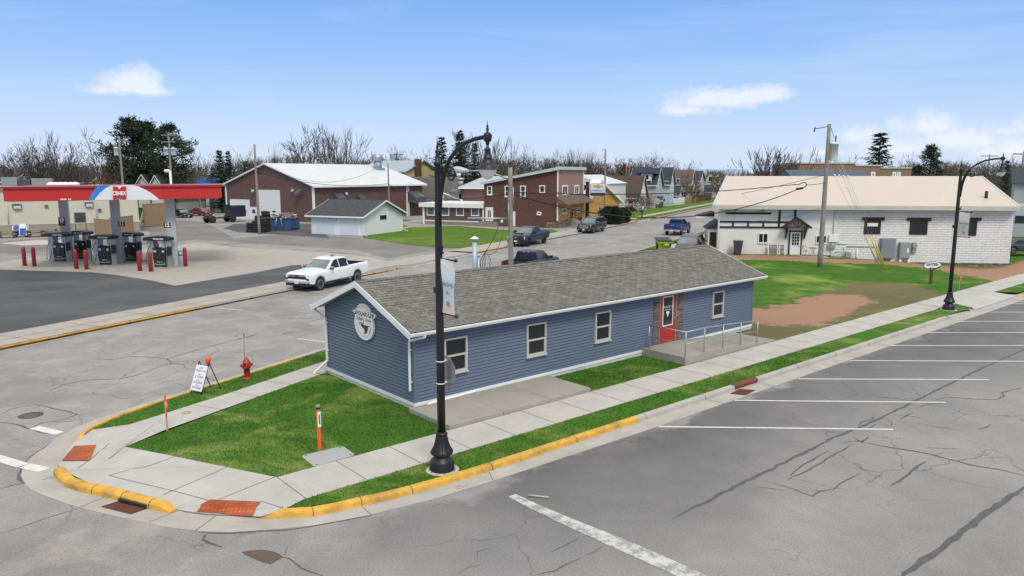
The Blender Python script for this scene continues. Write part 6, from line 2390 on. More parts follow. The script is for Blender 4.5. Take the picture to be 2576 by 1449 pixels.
door_panel(brick, fw, r_[0], .7, r_[2], r_[3], M_white, M_trim, 'door', [(r_[0] + .25, r_[3] - 1.5, r_[0] + .42, r_[3] - .3), (r_[2] - .42, r_[3] - 1.5, r_[2] - .25, r_[3] - .3)])
r_ = rect(brick, 1, 0, zC(1020, 1135), zC(1052, 995))
door_panel(brick, fw, r_[0], .1, r_[2], r_[3], M_white, M_trim, 'door')
r_ = rect(brick, 0, Lb, zC(1618, 1085), zC(1640, 960))
door_panel(brick, rw, r_[0], 1.05, r_[2], min(r_[3], zmid - .5), mat('brown_door', (.06, .03, .02), .5), M_frame, 'door')
mb = MB(M_wood)
x0_ = onp(brick, 1, 0, zC(790, 1120)).x
for k in range(4):
 mb.box((x0_ - 1.4, -.4 - .3 * k, -.1), (x0_ + 1.6, -.1 - .3 * k, .62 - .16 * k))
mb.build('steps', brick)
mb = MB(M_slab)
for k in range(5):
 mb.m = rw
 y0_ = Wb * .48
 mb.box((y0_, .05 + .3 * k, -.1), (y0_ + 1.9, .35 + .3 * k, 1.0 - .19 * k))
mb.build('steps', brick)
mb = MB(M_rust)
mb.m = rw
for dy in (0, 1.9):
 mb.tube([(Wb * .48 + dy, .1, 1.95), (Wb * .48 + dy, 1.7, 1.05), (Wb * .48 + dy, 1.7, .1)], .03, 5)
 mb.tube([(Wb * .48 + dy, .1, 1.0), (Wb * .48 + dy, .1, 1.95)], .03, 5)
split(mb, 'step_railing', brick)
ga = onp(brick, 1, 0, (1063, 552))
Xa = ulen(gl_, GA + 180, 1064)
annex = thing('brown_annex', 'low brown clad annex with glass block windows beside the brick shop', 'building', gl_ + dirv(GA + 180) * Xa, GA)
za = zat(annex.location, 516)
mb = MB(M_brown)
mb.box((0, .2, -.3), (Xa - .05, 9, za))
mb.build('wall', annex)
mb = MB(M_white)
mb.box((-.5, -.25, za - .25), (Xa - .05, 9.2, za + .35))
mb.box((-.08, .1, 0), (.2, .22, za - .25))
mb.box((Xa - .32, .1, 0), (Xa - .05, .2, za - .25))
mb.box((0, .14, .45), (Xa - .05, .2, .6))
mb.build('cornice', annex)
M_gblock = mat_brick('glass_block', (.10, .11, .12), (.05, .055, .06), (.22, .23, .23), .22, .22, .02, .5, .2, .2, .0)
fa = wall((0, .2, 0), (Xa, .2, 0))
for pa, pb in ((zC(172, 1025), zC(248, 925)), (zC(318, 1027), zC(394, 926)), (zC(466, 1028), zC(543, 926)), (zC(616, 1030), zC(695, 926))):
 r_ = rect(annex, 1, .2, pa, pb)
 window(annex, fa, r_[0], r_[1], r_[2], r_[3], M_white, M_gblock, .1, 'plain', .08)
mb = MB(M_wood)
mb.box((-.02, .12, -.3), (Xa - .06, .19, .42))
mb.build('skirting', annex)
wing = thing('brown_wing', 'long brown wing with grey metal roof behind the low annex', 'building', annex.location + dirv(LAZ) * 9.05 + Vector((0, 0, 0)), GA)
pz = onp(wing, 1, 0, zC(500, 750)).z
pr_ = onp(wing, 1, 9, zC(500, 640)).z
gable(wing, 1.5, Xa + 6, 0, 18, -.2, pz, pr_, M_brown, M_roofg, M_trim, 'x', .4, .14, .3)
q = onp(wing, 1, 0, zC(474, 783))
mb = MB(M_hood)
mb.prism([(q.x - .9, 0, q.z - .3), (q.x - .9, -.9, q.z - .4), (q.x - .9, -.9, q.z - .05), (q.x - .9, 0, q.z + .35)], (1.8, 0, 0))
mb.build('vent_hood', wing)
q = onp(wing, 1, 3, zC(511, 705))
mb = MB(M_steel)
mb.cyl((q.x, 3, pz), (q.x, 3, q.z + .6), .45, n=10)
mb.cyl((q.x, 3, q.z + .5), (q.x, 3, q.z + .9), .6, n=10)
mb.build('roof_vent', wing)
q = onp(wing, 1, 0, zC(335, 800))
mb = MB(M_trim)
mb.tube([(q.x, -.2, pz - .1), (q.x, -.2, pz - 2.2)], .12, 4, smooth=False)
mb.tube([(q.x, -.25, pz - .8), (q.x + 3.6, -.25, za + .4)], .1, 4, smooth=False)
mb.build('downspout', wing)
# --- dealership: ochre front with swooping roof, sign and white hall
g = G(1483, 549)
och = thing('ochre_showroom', 'ochre shopfront with a steep white edged gable beside the car sign', 'building', g + dirv(GA + 180) * 3, GA)
Wo = ulen(g, LAZ, 1556)
zo0, zo1 = zat(g, 497), zat(g, 458)
mb = MB(M_ochre)
mb.prism([(2, 0, -.2), (2, Wo, -.2), (2, Wo, zo0 * .55), (2, Wo * .30, zo1), (2, 0, zo0)], (1, 0, 0))
mb.build('wall', och)
M_ply = mat_brick('diagonal_boards', (.50, .24, .05), (.40, .19, .045), (.22, .11, .03), 1.2, .16, .02, .4, .15, .7)
mb = MB(M_white)
mb.prism([(1.6, -.3, zo0 - .2), (1.6, Wo * .30, zo1 - .1), (1.6, Wo * .30, zo1 + .35), (1.6, -.3, zo0 + .3)], (1.9, 0, 0))
mb.prism([(1.6, Wo * .30, zo1 - .1), (1.6, Wo + 1.6, zo0 * .52), (1.6, Wo + 1.6, zo0 * .52 + .5), (1.6, Wo * .30, zo1 + .35)], (1.9, 0, 0))
mb.build('roof', och)
rwo = wall((3, 0, 0), (3, Wo, 0))
r_ = rect(och, 0, 3, zC(1893, 1045), zC(1918, 930))
window(och, rwo, r_[0], .3, r_[2], r_[3], M_frame, M_glass, .12, 'plain', .08)
hall = thing('white_hall', 'white flat roofed hall with red striped awning roof between the shops', 'building', g + dirv(GA + 180) * 10 + dirv(LAZ) * 9, GA)
zh = zat(hall.location, 462)
mb = MB(mat_ribs('white_red_sheet', (.66, .65, .63), .8, .5, 0, .3, .8, .05))
mb.box((0, 0, -.2), (9.5, 14, zh))
mb.build('wall', hall)
mb = MB(M_roofw)
mb.prism([(-.2, -.3, zh), (4.5, -.3, zh + 1.6), (9.8, -.3, zh), ], (0, 14.6, 0))
mb.build('roof', hall)
sgn = thing('dealer_sign', 'white dealer sign with a gold cross emblem on a dark post', 'sign', G(1478, 562), LAZ + 90)
py = sgn
mb = MB(mat('dark_post', (.03, .032, .036), .5))
zt_ = zat(sgn.location, 459)
mb.box((-.3, -.25, 0), (.15, .25, zt_ + .1))
mb.build('post', sgn)
sx0, sx1 = .3, 3.0
Yp = sgn.location.y
pA, pB = AT(1485, 461, Yp), AT(1523, 493, Yp)
sgn2 = sgn
Ipan = mw(sgn).inverted()
wdt = (pB - pA).x
SW_ = Matrix.Rotation(-sgn.rotation_euler.z, 4, 'Z')
mb = MB(M_steel)
mb.m = SW_
rx = pA.x - sgn.location.x
mb.box((rx, -.2, pB.z), (rx + wdt, .2, pA.z))
mb.build('cabinet', sgn)
mb = MB(mat('sign_face', (.72, .75, .80), .4))
mb.m = SW_
hgt_ = pA.z - pB.z
mb.box((rx + .1, -.23, pB.z + hgt_ * .27), (rx + wdt - .1, -.2, pA.z - .08))
mb.use(M_black)
mb.box((rx + .1, -.23, pB.z + .06), (rx + wdt - .1, -.2, pB.z + hgt_ * .25))
mb.build('face', sgn)
mb = MB(mat('gold', (.62, .40, .08), .35, .3))
cx_, cz_ = rx + wdt / 2, pB.z + hgt_ * .76
s_ = wdt * .36
mb.m = SW_
mb.face([(cx_ + a * s_, -.25, cz_ + b_ * s_) for a, b_ in ((-.9, -.17), (-.30, -.17), (-.30, -.36), (.36, -.36), (.36, -.17), (.95, -.17), (1.0, .17), (.34, .17), (.34, .36), (-.30, .36), (-.30, .17), (-1.0, .17))])
mb.build('emblem', sgn)
mb = MB(mat('sign_blue', (.02, .05, .32), .5))
mb.m = SW_
mb.mesh(ftext('CHEVROLET', wdt * .84, hgt_ * .13, shear=.2, bold=.02), onwall(cx_, pB.z + hgt_ * .43, .25) @ Matrix.Identity(4) if False else Matrix.Translation((cx_, -.25, pB.z + hgt_ * .43)) @ Matrix.Rotation(PI / 2, 4, 'X'))
mb.use(M_white)
marks(mb, Matrix.Translation((cx_, -.25, pB.z + hgt_ * .145)) @ Matrix.Rotation(PI / 2, 4, 'X'), wdt * .6, hgt_ * .09, 11)
mb.build('lettering', sgn)
# ------------------------------------------------------------------ white block building on the right
wl_ = G(1807.7, 638.5, .1)
wr_ = AT(2538, 660, 63.6)
wr_.z = 0
wl_.z = 0
WL = (wr_ - wl_).length
waz = math.degrees(math.atan2(wr_.x - wl_.x, wr_.y - wl_.y))
wb = thing('block_building', 'long white block building with cream metal roof and a half timbered left end', 'building', wl_, waz)
wzE = (onp(wb, 1, 0, (1810, 517)).z + onp(wb, 1, 0, (2540, 514)).z) / 2
WD = 14.
RL, RR = onp(wb, 1, WD / 2, (1831, 452)), onp(wb, 1, WD / 2, (2466, 445.5))
apl = (RL.z + RR.z) / 2
EL, ER = onp(wb, 1, -.75, (1798, 513)), onp(wb, 1, -.75, (2563, 512))
skL = (RL.x - EL.x) / (WD / 2 + .75)
skR = (RR.x - ER.x) / (WD / 2 + .75)
M_creamr = mat_ribs('cream_sheet_roof', (.56, .495, .425), .30, .5, 0, .5, .86, .04, width=.16)
M_block = mat_brick('rock_face_block', (.80, .80, .78), (.76, .76, .73), (.66, .65, .62), .62, .205, .012, .9, .10, .85, .5, .06, .35, grime=.12)
M_stucco = mat('white_stucco', (.74, .73, .68), .85, var=.05, scale=1.2, bumpv=.2, bscale=25)
M_panel = mat('white_panel', (.78, .79, .80), .6, var=.03)
M_timber = mat('dark_timber', (.030, .016, .013), .7, var=.2)
XS = onp(wb, 1, 0, zE(660, 1000)).x
zst = onp(wb, 1, 0, zE(560, 1158)).z
mb = MB(M_stucco)
def slab(mb, xa, xb, y0, y1, za, zb2, sa=0., sb=0.):
 mb.prism([(xa + sa * y0, y0, za), (xb + sb * y0, y0, za), (xb + sb * y1, y1, za), (xa + sa * y1, y1, za)], (0, 0, zb2 - za))
slab(mb, 0, XS, .02, WD, -.4, zst, skL)
mb.build('lower_wall', wb)
mb = MB(M_panel)
slab(mb, 0, XS, 0, WD, zst, wzE, skL)
mb.build('upper_wall', wb)
mb = MB(M_block)
slab(mb, XS, WL, -.06, WD, -.40, wzE, 0, skR)
mb.build('block_wall', wb)
mb = MB(M_rubble)
slab(mb, XS - .02, WL + .12, -.22, WD, -1.2, -.40, 0, skR)
slab(mb, 0, XS, -.05, 0, -.6, .12)
split(mb, 'stone_base', wb)
mb = MB(M_creamr)
ovE = .75
slw = (apl - wzE) / (WD / 2)
ze = wzE - slw * ovE + .12
xl = lambda y: EL.x + skL * (y + ovE)
xr_ = lambda y: ER.x + skR * (y + ovE)
ym = WD / 2
for y in (-ovE, WD + ovE):
 mb.prism([(xl(y), y, ze), (xr_(y), y, ze), (xr_(ym), ym, apl + .12), (xl(ym), ym, apl + .12)], (0, 0, .10))
roof_o = mb.build('roof', wb)
mb = MB(M_panel)
for f_ in (lambda y: .05 + skL * y, lambda y: WL - .15 + skR * y):
 mb.prism([(f_(0), 0, wzE), (f_(WD), WD, wzE), (f_(ym), ym, apl)], (.1, 0, 0))
split(mb, 'gable', wb)
ovG = .75
mb = MB(mat('verge_trim', (.50, .49, .47), .6))
for f_, dx in ((xl, -.2), (xr_, 0)):
 for y in (-ovE, WD + ovE):
  mb.prism([(f_(y) + dx, y, ze - .12), (f_(ym) + dx, ym, apl), (f_(ym) + dx, ym, apl + .25), (f_(y) + dx, y, ze + .13)], (.2, 0, 0))
mb.box((EL.x, -ovE - .12, ze - .28), (ER.x, -ovE, ze - .005))
mb.build('fascia', roof_o)
mb = MB(M_soffit)
mb.face([(EL.x, -ovE, ze - .1), (ER.x, -ovE, ze - .1), (WL + .5, 0, wzE), (-.5, 0, wzE)])
mb.build('soffit', roof_o)
fwb = wall((0, 0, 0), (WL, 0, 0))
mb = MB(M_timber)
mb.m = fwb
def bar(pa, pb, w=.12, mbx=None, d=.07):
 p, q = onp(wb, 1, 0, pa), onp(wb, 1, 0, pb)
 if abs(p.x - q.x) > abs(p.z - q.z):
  mb.box((min(p.x, q.x), 0, (p.z + q.z) / 2 - w / 2), (max(p.x, q.x), d, (p.z + q.z) / 2 + w / 2))
 else:
  mb.box(((p.x + q.x) / 2 - w / 2, 0, min(p.z, q.z)), ((p.x + q.x) / 2 + w / 2, d + .004, max(p.z, q.z)))
bar(zW(205, 371), zW(567, 371), .17)
bar(zW(155, 437), zW(720, 440), .15)
bar(zW(155, 478), zW(690, 484), .15)
bar(zW(631, 312), zW(631, 484), .18)
bar(zW(757, 312), zW(757, 425), .17)
for x in (262, 382, 503):
 bar(zW(x, 437), zW(x, 480), .15)
mb.build('timber_frame', wb)
pd = onp(wb, 1, 0, zW(760, 460))
pw = (onp(wb, 1, 0, zW(868, 490)).x - onp(wb, 1, 0, zW(650, 490)).x) / 2
pz1, pz0 = onp(wb, 1, -.9, zW(760, 418)).z, onp(wb, 1, -.9, zW(655, 492)).z
mb = MB(mat('porch_brown', (.055, .028, .024), .7, var=.2))
for s_ in (-1, 1):
 mb.prism([(pd.x, 0, pz1), (pd.x + s_ * pw, 0, pz0), (pd.x + s_ * pw, 0, pz0 + .14), (pd.x, 0, pz1 + .16)], (0, -1.0, 0))
 mb.tube([(pd.x + s_ * pw * .68, -.06, pz0 - .95), (pd.x + s_ * pw * .68, -.06, pz0 + .1)], .07, 4, smooth=False)
 mb.tube([(pd.x + s_ * pw * .68, -.08, pz0 - .85), (pd.x + s_ * pw * .68, -.35, pz0 - .35), (pd.x + s_ * pw * .68, -.8, pz0 + .1)], .06, 4, smooth=False)
mb.box((pd.x - pw * .8, -.95, pz0 + .05), (pd.x + pw * .8, -.85, pz0 + .17))
mb.tube([(pd.x, -.9, pz0 + .1), (pd.x, -.9, pz1)], .05, 4, smooth=False)
mb.tube([(pd.x, -.9, pz0 + .15), (pd.x - pw * .4, -.9, pz0 + .5)], .04, 4, smooth=False)
mb.tube([(pd.x, -.9, pz0 + .15), (pd.x + pw * .4, -.9, pz0 + .5)], .04, 4, smooth=False)
mb.build('porch_roof', wb)
r_ = rect(wb, 1, 0, zW(708, 720), zW(803, 520))
rl = rect(wb, 1, 0, zW(728, 622), zW(788, 532))
dd = door_panel(wb, fwb, r_[0], r_[1], r_[2], r_[3], M_white, M_timber, 'door', [rl], (r_[2] - .12, r_[1] + 1.0))
mb = MB(M_white)
mb.m = fwb
for i in range(1, 3):
 x = rl[0] + (rl[2] - rl[0]) * i / 3
 mb.box((x - .02, .055, rl[1]), (x + .02, .07, rl[3]))
for i in range(1, 4):
 z = rl[1] + (rl[3] - rl[1]) * i / 4
 mb.box((rl[0], .055, z - .015), (rl[2], .068, z + .015))
mb.build('glazing_bars', dd)
for pa, pb in ((zW(460, 607), zW(543, 529)), (zW(918, 610), zW(1008, 546))):
 r_ = rect(wb, 1, 0, pa, pb)
 window(wb, fwb, r_[0], r_[1], r_[2], r_[3], M_white, M_screen, .07, 'slide', .06)
fwk = wall((0, -.06, 0), (WL, -.06, 0))
for k, (pa, pb, lt) in enumerate(((zW(1300, 535), zW(1440, 428), (1286, 1468)), (zW(1662, 540), zW(1812, 432), (1644, 1838)), (zW(2085, 548), zW(2205, 430), (2035, 2235)))):
 r_ = rect(wb, 1, -.06, pa, pb)
 w_ = window(wb, fwk, r_[0], r_[1], r_[2], r_[3], M_timber, M_screen, .19, 'plain', .06, sill=False)
 a = onp(wb, 1, -.06, zW(lt[0], 418)).x
 b_ = onp(wb, 1, -.06, zW(lt[1], 418)).x
 mb = MB(M_timber)
 mb.m = fwk
 mb.box((a, 0, r_[3]), (b_, .10, r_[3] + .27))
 mb.build('lintel', wb)
 if k == 0:
  mb = MB(M_white)
  mb.m = fwk
  mb.box((r_[0] + .25, .03, (r_[1] + r_[3]) / 2 + .08), (r_[2] - .25, .045, r_[3] - .22))
  mb.build('blind', w_)
for p in (zW(276, 342), zW(497, 342)):
 q = onp(wb, 1, 0, p)
 mb = MB(M_steel)
 mb.tube([(q.x, 0, q.z + .15), (q.x, -.25, q.z + .25), (q.x, -.3, q.z)], .025, 5)
 mb.lathe([(.03, .1), (.12, -.05), (.14, -.14), (.1, -.2), (0, -.22)], 10, (q.x, -.3, q.z))
 mb.build('wall_lamp', wb)
mb = MB(M_trim)
mb.tube([(-.1, -.7, wzE - .3), (-.12, -.1, wzE - .7), (-.12, -.1, .35), (-.4, -.3, .1)], .07, 4, smooth=False)
mb.build('downspout', wb)
mb = MB(M_timber)
q = onp(wb, 1, -.2, zE(2195, 826))
q2 = onp(wb, 1, 1.2, zE(2195, 840))
mb.cyl((q2.x, 1.2, wzE), (q2.x, 1.2, q2.z + .5), .13, n=8)
mb.build('vent_pipe', roof_o)
mb = MB(M_white)
mb.box((-.9, .8, .1), (0, 3.2, 2.3))
mb.use(M_glass)
mb.box((-.92, 1.0, .6), (-.9, 3.0, 2.0))
mb.box((-.75, .78, .6), (-.15, .8, 2.0))
mb.use(M_dgrey)
mb.prism([(-1.1, .6, 2.3), (0, .6, 2.3), (0, .6, 3.1)], (0, 2.8, 0))
mb.build('bay_window', wb)
mb = MB(M_white)
mb.box((-1.7, 3.5, 3.1), (0, 6.2, 3.25))
mb.use(M_timber)
mb.prism([(-1.6, 3.6, 3.25), (0, 3.6, 3.25), (0, 3.6, 3.7)], (0, 2.5, 0))
mb.build('side_awning', wb)
def onwb(px_, d=0.):
 """world point on the front of the white building, d metres in front"""
 p = onp(wb, 1, -d, px_)
 return mw(wb) @ p
def wbthing(name, label, cat, px_, d, zfix=None, group=None):
 p = onwb(px_, d)
 z = lawnz(p.x, p.y) if zfix is None else zfix
 t = thing(name, label, cat, (p.x, p.y, z), waz, group)
 return t
def ubox(label, pa, pb, m, dep, base=True, name='meter_cabinet', cat='electric box'):
 t = thing(name, label, cat, mw(wb) @ Vector((onp(wb, 1, -.06, pa).x, -.07, 0)), waz)
 r_ = rect(wb, 1, -.06, pa, pb)
 w = r_[2] - r_[0]
 mb = MB(m)
 mb.box((0, -dep, r_[1]), (w, 0, r_[3]))
 mb.build('cabinet', t, bev=.02)
 mb = MB(M_steel)
 mb.box((.03, -dep - .01, r_[1] + .03), (w - .03, -dep - .002, r_[3] - .03))
 mb.use(m)
 mb.box((.05, -dep - .018, r_[1] + .05), (w - .05, -dep - .01, r_[3] - .05))
 mb.build('door', t)
 return t, r_, w
M_ebox = mat('electric_grey', (.20, .235, .25), .55, var=.06)
M_ebox2 = mat('electric_light_grey', (.27, .30, .29), .55, var=.06)
t, r_, w = ubox('tall blue grey electric cabinet on the white block wall', zW(1421, 725), zW(1547, 569), M_ebox, .45)
mb = MB(M_white)
mb.tube([(.9, -.2, r_[1]), (1.0, -.25, r_[1] - .5), (1.5, -.3, r_[1] - .6)], .09, 8)
mb.build('conduit', t)
t, r_, w = ubox('squat grey electric cabinet with a white sticker right of the tall cabinet', zW(1570, 723), zW(1664, 600), M_ebox2, .4)
for x in (.15, .85):
 mb = MB(M_white)
 mb.cyl((x, -.2, r_[1]), (x, -.2, r_[1] - .95), .10, n=10)
 mb.build('conduit', t)
mb = MB(M_white)
mb.box((w * .66, -.425, r_[1] + .5), (w * .84, -.42, r_[1] + .85))
mb.build('sticker', t)
t, r_, w = ubox('small round faced electric meter at the right of the grey cabinets', zW(1678, 683), zW(1717, 602), M_ebox2, .18, name='electric_meter', cat='meter')
mb = MB(M_steel)
mb.lathe([(.2, -.3), (.22, -.24), (.22, -.18)], 14, (w / 2, 0, (r_[1] + r_[3]) / 2 + .15), axis='y')
mb.build('dial', t)
t = thing('gas_meter_pipes', 'grey gas meter with pipes low on the white wall', 'gas meter', mw(wb) @ Vector((onp(wb, 1, 0, zW(1058, 740)).x, -.1, 0)), waz)
q = rect(wb, 1, 0, zW(1058, 750), zW(1175, 680))
for zq in (q[1] + .15, q[3]):
 mb = MB(M_steel)
 mb.tube([(0, -.25, zq), (q[2] - q[0], -.25, zq)], .04, 6)
 mb.build('pipe', t)
for xx in (0.02, .8, 1.5):
 mb = MB(M_steel)
 mb.tube([(xx, -.25, q[1] - .3), (xx, -.25, q[3])], .035, 6)
 mb.build('pipe', t)
mb = MB(M_ebox2)
mb.cbox((1.1, -.3, q[1] + .6), (.45, .3, .45))
mb.build('meter_body', t)
t = thing('wall_conduit', 'white conduit pipes running along the block wall to the grey cabinets', 'conduit', mw(wb) @ Vector((0, -.14, 0)), waz)
qa = onp(wb, 1, -.1, zW(1060, 600))
qb = onp(wb, 1, -.1, zW(1415, 630))
mb = MB(M_white)
mb.tube([(qa.x, 0, wzE - .5), (qa.x, 0, qa.z + .1), (qa.x + .3, 0, qb.z + .2), (qb.x, 0, qb.z + .1)], .04, 6)
mb.build('pipe', t)
mb = MB(M_white)
qc = onp(wb, 1, -.1, zW(1143, 740))
mb.tube([(qc.x, 0, qc.z - .3), (qc.x, 0, qb.z - .1), (qc.x + .2, 0, qb.z + .0), (qb.x, 0, qb.z - .02)], .06, 6)
mb.build('pipe', t)
mb = MB(M_white)
qc = onp(wb, 1, -.1, zW(1243, 745))
mb.tube([(qc.x, 0, qc.z - .2), (qc.x, 0, qc.z + 1.0)], .06, 6)
mb.build('pipe', t)
t = thing('wall_meter_box', 'small grey meter box with white fittings beside the half timbered door', 'meter', mw(wb) @ Vector((onp(wb, 1, 0, zW(1035, 640)).x, -.02, 0)), waz)
q = rect(wb, 1, 0, zW(1015, 648), zW(1050, 620))
mb = MB(M_ebox2)
mb.box((-.25, -.25, q[1]), (.35, 0, q[3]))
mb.build('body', t, bev=.02)
mb = MB(M_white)
mb.box((-.2, -.2, q[3] + .25), (.6, 0, q[3] + .9))
mb.build('fitting', t, bev=.02)
t = wbthing('wheelie_bin', 'dark grey wheeled bin with green lid in front of the white building', 'bin', zW(297, 725), .9, .12)
mb = MB(mat('bin_grey', (.045, .05, .055), .6))
mb.prism([(-.26, -.3, .1), (.26, -.3, .1), (.26, .3, .1), (-.26, .3, .1)], (0, 0, .02))
bmv = [(-.25, -.28, .08), (.25, -.28, .08), (.25, .28, .08), (-.25, .28, .08)]
tpv = [(-.36, -.38, 1.2), (.36, -.38, 1.2), (.36, .38, 1.2), (-.36, .38, 1.2)]
for i in range(4):
 mb.face([bmv[i], bmv[(i + 1) % 4], tpv[(i + 1) % 4], tpv[i]])
mb.face(tpv)
mb.build('body', t)
mb = MB(mat('bin_green', (.03, .14, .09), .5))
mb.box((-.40, -.43, 1.2), (.40, .42, 1.29))
mb.build('lid', t, bev=.03)
for s_ in (-1, 1):
 mb = MB(M_rubber)
 mb.cyl((s_ * .3, .25, .13), (s_ * .24, .25, .13), .13, n=12)
 mb.build('wheel', t)
for lab, x0_, x1_ in (('weathered grey pallet leaning on the white wall, left of the pair', 543, 632), ('weathered grey pallet leaning on the white wall, nearer the door', 618, 672)):
 p0_, p1_ = onp(wb, 1, -.4, zW(x0_, 712)), onp(wb, 1, -.4, zW(x1_, 620))
 t = thing('pallet', lab, 'pallet', mw(wb) @ Vector((p0_.x, -.45, .12)), waz, 'pallets leaning on the white wall')
 w, h_ = p1_.x - p0_.x, p1_.z - .12
 mb = MB(M_wood)
 mb.m = Matrix.Rotation(rad(-10), 4, 'X')
 for k in range(6):
  mb.box((w * k / 6 + .03, -.03, 0), (w * (k + 1) / 6 - .03, 0, h_))
 for z in (.05, h_ / 2, h_ - .15):
  mb.box((0, .002, z), (w, .09, z + .1))
 mb.build('slats', t)
 mb = MB(M_white)
 mb.m = Matrix.Rotation(rad(-10), 4, 'X')
 for x in (-.06, w):
  mb.box((x, -.04, 0), (x + .06, .1, h_ + .02))
 split(mb, 'edge', t)
def bistro(label, px_, tbl=False, az_=0):
 t = wbthing('bistro_table' if tbl else 'bistro_chair', label, 'table' if tbl else 'chair', px_, 1.0, .10, None if tbl else 'bistro chairs by the white wall')
 t.rotation_euler.z += az_
 m = mat('patio_iron', (.16, .10, .08), .6)
 if tbl:
  mb = MB(m)
  mb.lathe([(.33, .70), (.34, .72), (.33, .74), (0, .74)], 18)
  mb.build('table_top', t)
  for k in range(3):
   a = 2 * PI * k / 3 + .4
   mb = MB(m)
   mb.tube([(.26 * math.cos(a), .26 * math.sin(a), .0), (.06 * math.cos(a), .06 * math.sin(a), .4), (.2 * math.cos(a), .2 * math.sin(a), .7)], .016, 5)
   mb.build('leg', t)
 else:
  mb = MB(m)
  mb.lathe([(.2, .43), (.21, .45), (0, .455)], 14)
  mb.build('seat', t)
  for sx_, sy_ in ((-1, -1), (1, -1), (-1, 1), (1, 1)):
   mb = MB(m)
   mb.tube([(sx_ * .2, sy_ * .2, 0), (sx_ * .14, sy_ * .14, .44)], .014, 5)
   mb.build('leg', t)
  mb = MB(m)
  mb.tube([(-.19, .16, .44), (-.21, .22, .8), (-.1, .24, .93), (.1, .24, .93), (.21, .22, .8), (.19, .16, .44)], .015, 5)
  for x in (-.08, 0, .08):
   mb.tube([(x, .18, .44), (x, .24, .92)], .008, 4)
  mb.build('backrest', t)
bistro('metal bistro chair left of the little table, beside the half glazed door', zW(838, 735), False, .5)
bistro('small round metal bistro table by the white wall', zW(893, 737), True)
bistro('metal bistro chair right of the little table, half behind the pole', zW(955, 738), False, -.6)
mb = MB(M_slab)
mb.m = mw(wb)
a_, b2_ = onp(wb, 1, -1, zW(665, 740)).x, onp(wb, 1, -1, zW(1000, 745)).x
mb.box((a_, -1.9, -.3), (b2_, -.1, .10))
tag(mb.build('doorstep'), kind='structure')
ge = GL(*zW(1832, 935))
es = thing('enter_sign', 'oval white ENTER sign with a brown arrow on a brown post in the lawn', 'sign', ge, 90)
zc_ = zat(ge, 667.5) - ge.z
mb = MB(mat('post_brown', (.10, .035, .025), .7))
mb.box((-.07, -.05, -.1), (.07, .05, zc_ - .2))
mb.build('post', es)
rw_, rh_ = (2371.5 - 2325) / 2 * ge.y / FPX, (678.5 - 658) / 2 * ge.y / FPX
ov_ = [(rw_ * math.cos(2 * PI * k / 40), 0, rh_ * math.sin(2 * PI * k / 40)) for k in range(40)]
mb = MB(mat('sign_brown2', (.09, .05, .04), .5))
mb.prism([(x, -.06, z + zc_) for x, _, z in ov_], (0, .03, 0))
tip = [(-.1 * rw_, -.06, zc_ - rh_ * .8), (.3 * rw_, -.06, zc_ - rh_ * .9), (-.02 * rw_, -.06, zc_ - rh_ * 1.5)]
mb.prism(tip, (0, .03, 0))
mb.build('rim', es)
mb = MB(M_white)
mb.face([(x * .93, -.065, z * .9 + zc_) for x, _, z in ov_])
mb.build('face', es)
mb = MB(mat('sign_brown2', (.09, .05, .04), .5))
ar = [(-.50, -.62), (-.12, -.40), (-.12, -.52), (.30, -.55), (.66, -.30), (.88, .05), (.88, -.2), (.68, -.58), (.3, -.82), (-.12, -.72), (-.12, -.86)]
mb.face([(x * rw_, -.068, z * rh_ + zc_ - .02) for x, z in ar])
Rx = Matrix.Rotation(PI / 2, 4, 'X')
mb.use(M_black)
mb.mesh(ftext('ENTER', rw_ * 1.3, rh_ * .62, bold=.03), Matrix.Translation((0, -.07, zc_ + rh_ * .20)) @ Rx)
marks(mb, Matrix.Translation((0, -.07, zc_ + rh_ * .66)) @ Rx, rw_ * .9, rh_ * .14, 12)
mb.build('lettering', es)
# ------------------------------------------------------------------ filling station
M_pil = mat('pump_grey', (.40, .42, .46), .45, .3, var=.08)
M_colg = mat('column_grey', (.46, .47, .48), .5, var=.06)
M_cred = mat('canopy_red', (.52, .022, .02), .45, var=.04)
M_cwhite = mat('canopy_white', (.74, .76, .79), .4, var=.03)
CAZ = 69.
cl_ = AT(10, 507, 53.)
can = thing('station_canopy', 'red fuel station canopy with a white arch and blue stripe on square grey columns', 'canopy', (cl_.x, cl_.y, 0), CAZ)
CW = ulen(Vector((cl_.x, cl_.y, cl_.z)), CAZ, 557)
cz0 = cl_.z
cz1 = onp(can, 1, 0, (557, 498.5)).z
ct0, ct1 = onp(can, 1, 0, (8, 472.5)).z, onp(can, 1, 0, (556, 467)).z
zl = lambda x: cz0 + (cz1 - cz0) * x / CW
zt2 = lambda x: ct0 + (ct1 - ct0) * x / CW
mb = MB(M_cred)
mb.prism([(0, 0, zl(0)), (CW, 0, zl(CW)), (CW, 0, zt2(CW)), (0, 0, zt2(0))], (0, 9, 0))
mb.build('fascia', can)
mb = MB(mat('canopy_lip', (.33, .015, .015), .4))
mb.prism([(-.12, -.12, zt2(0) - .08), (CW + .12, -.12, zt2(CW) - .08), (CW + .12, -.12, zt2(CW) + .06), (-.12, -.12, zt2(0) + .06)], (0, 9.2, 0))
mb.build('top_rim', can)
mb = MB(M_soffit)
mb.face([(.1, .1, zl(0) - .02), (CW - .1, .1, zl(CW) - .02), (CW - .1, 8.9, zl(CW) - .02), (.1, 8.9, zl(0) - .02)])
mb.build('soffit', can)
def cpt(x, y, d=-.05):
 p = onp(can, 1, 0, zA(x, y))
 return (p.x, d, p.z)
mb = MB(M_cwhite)
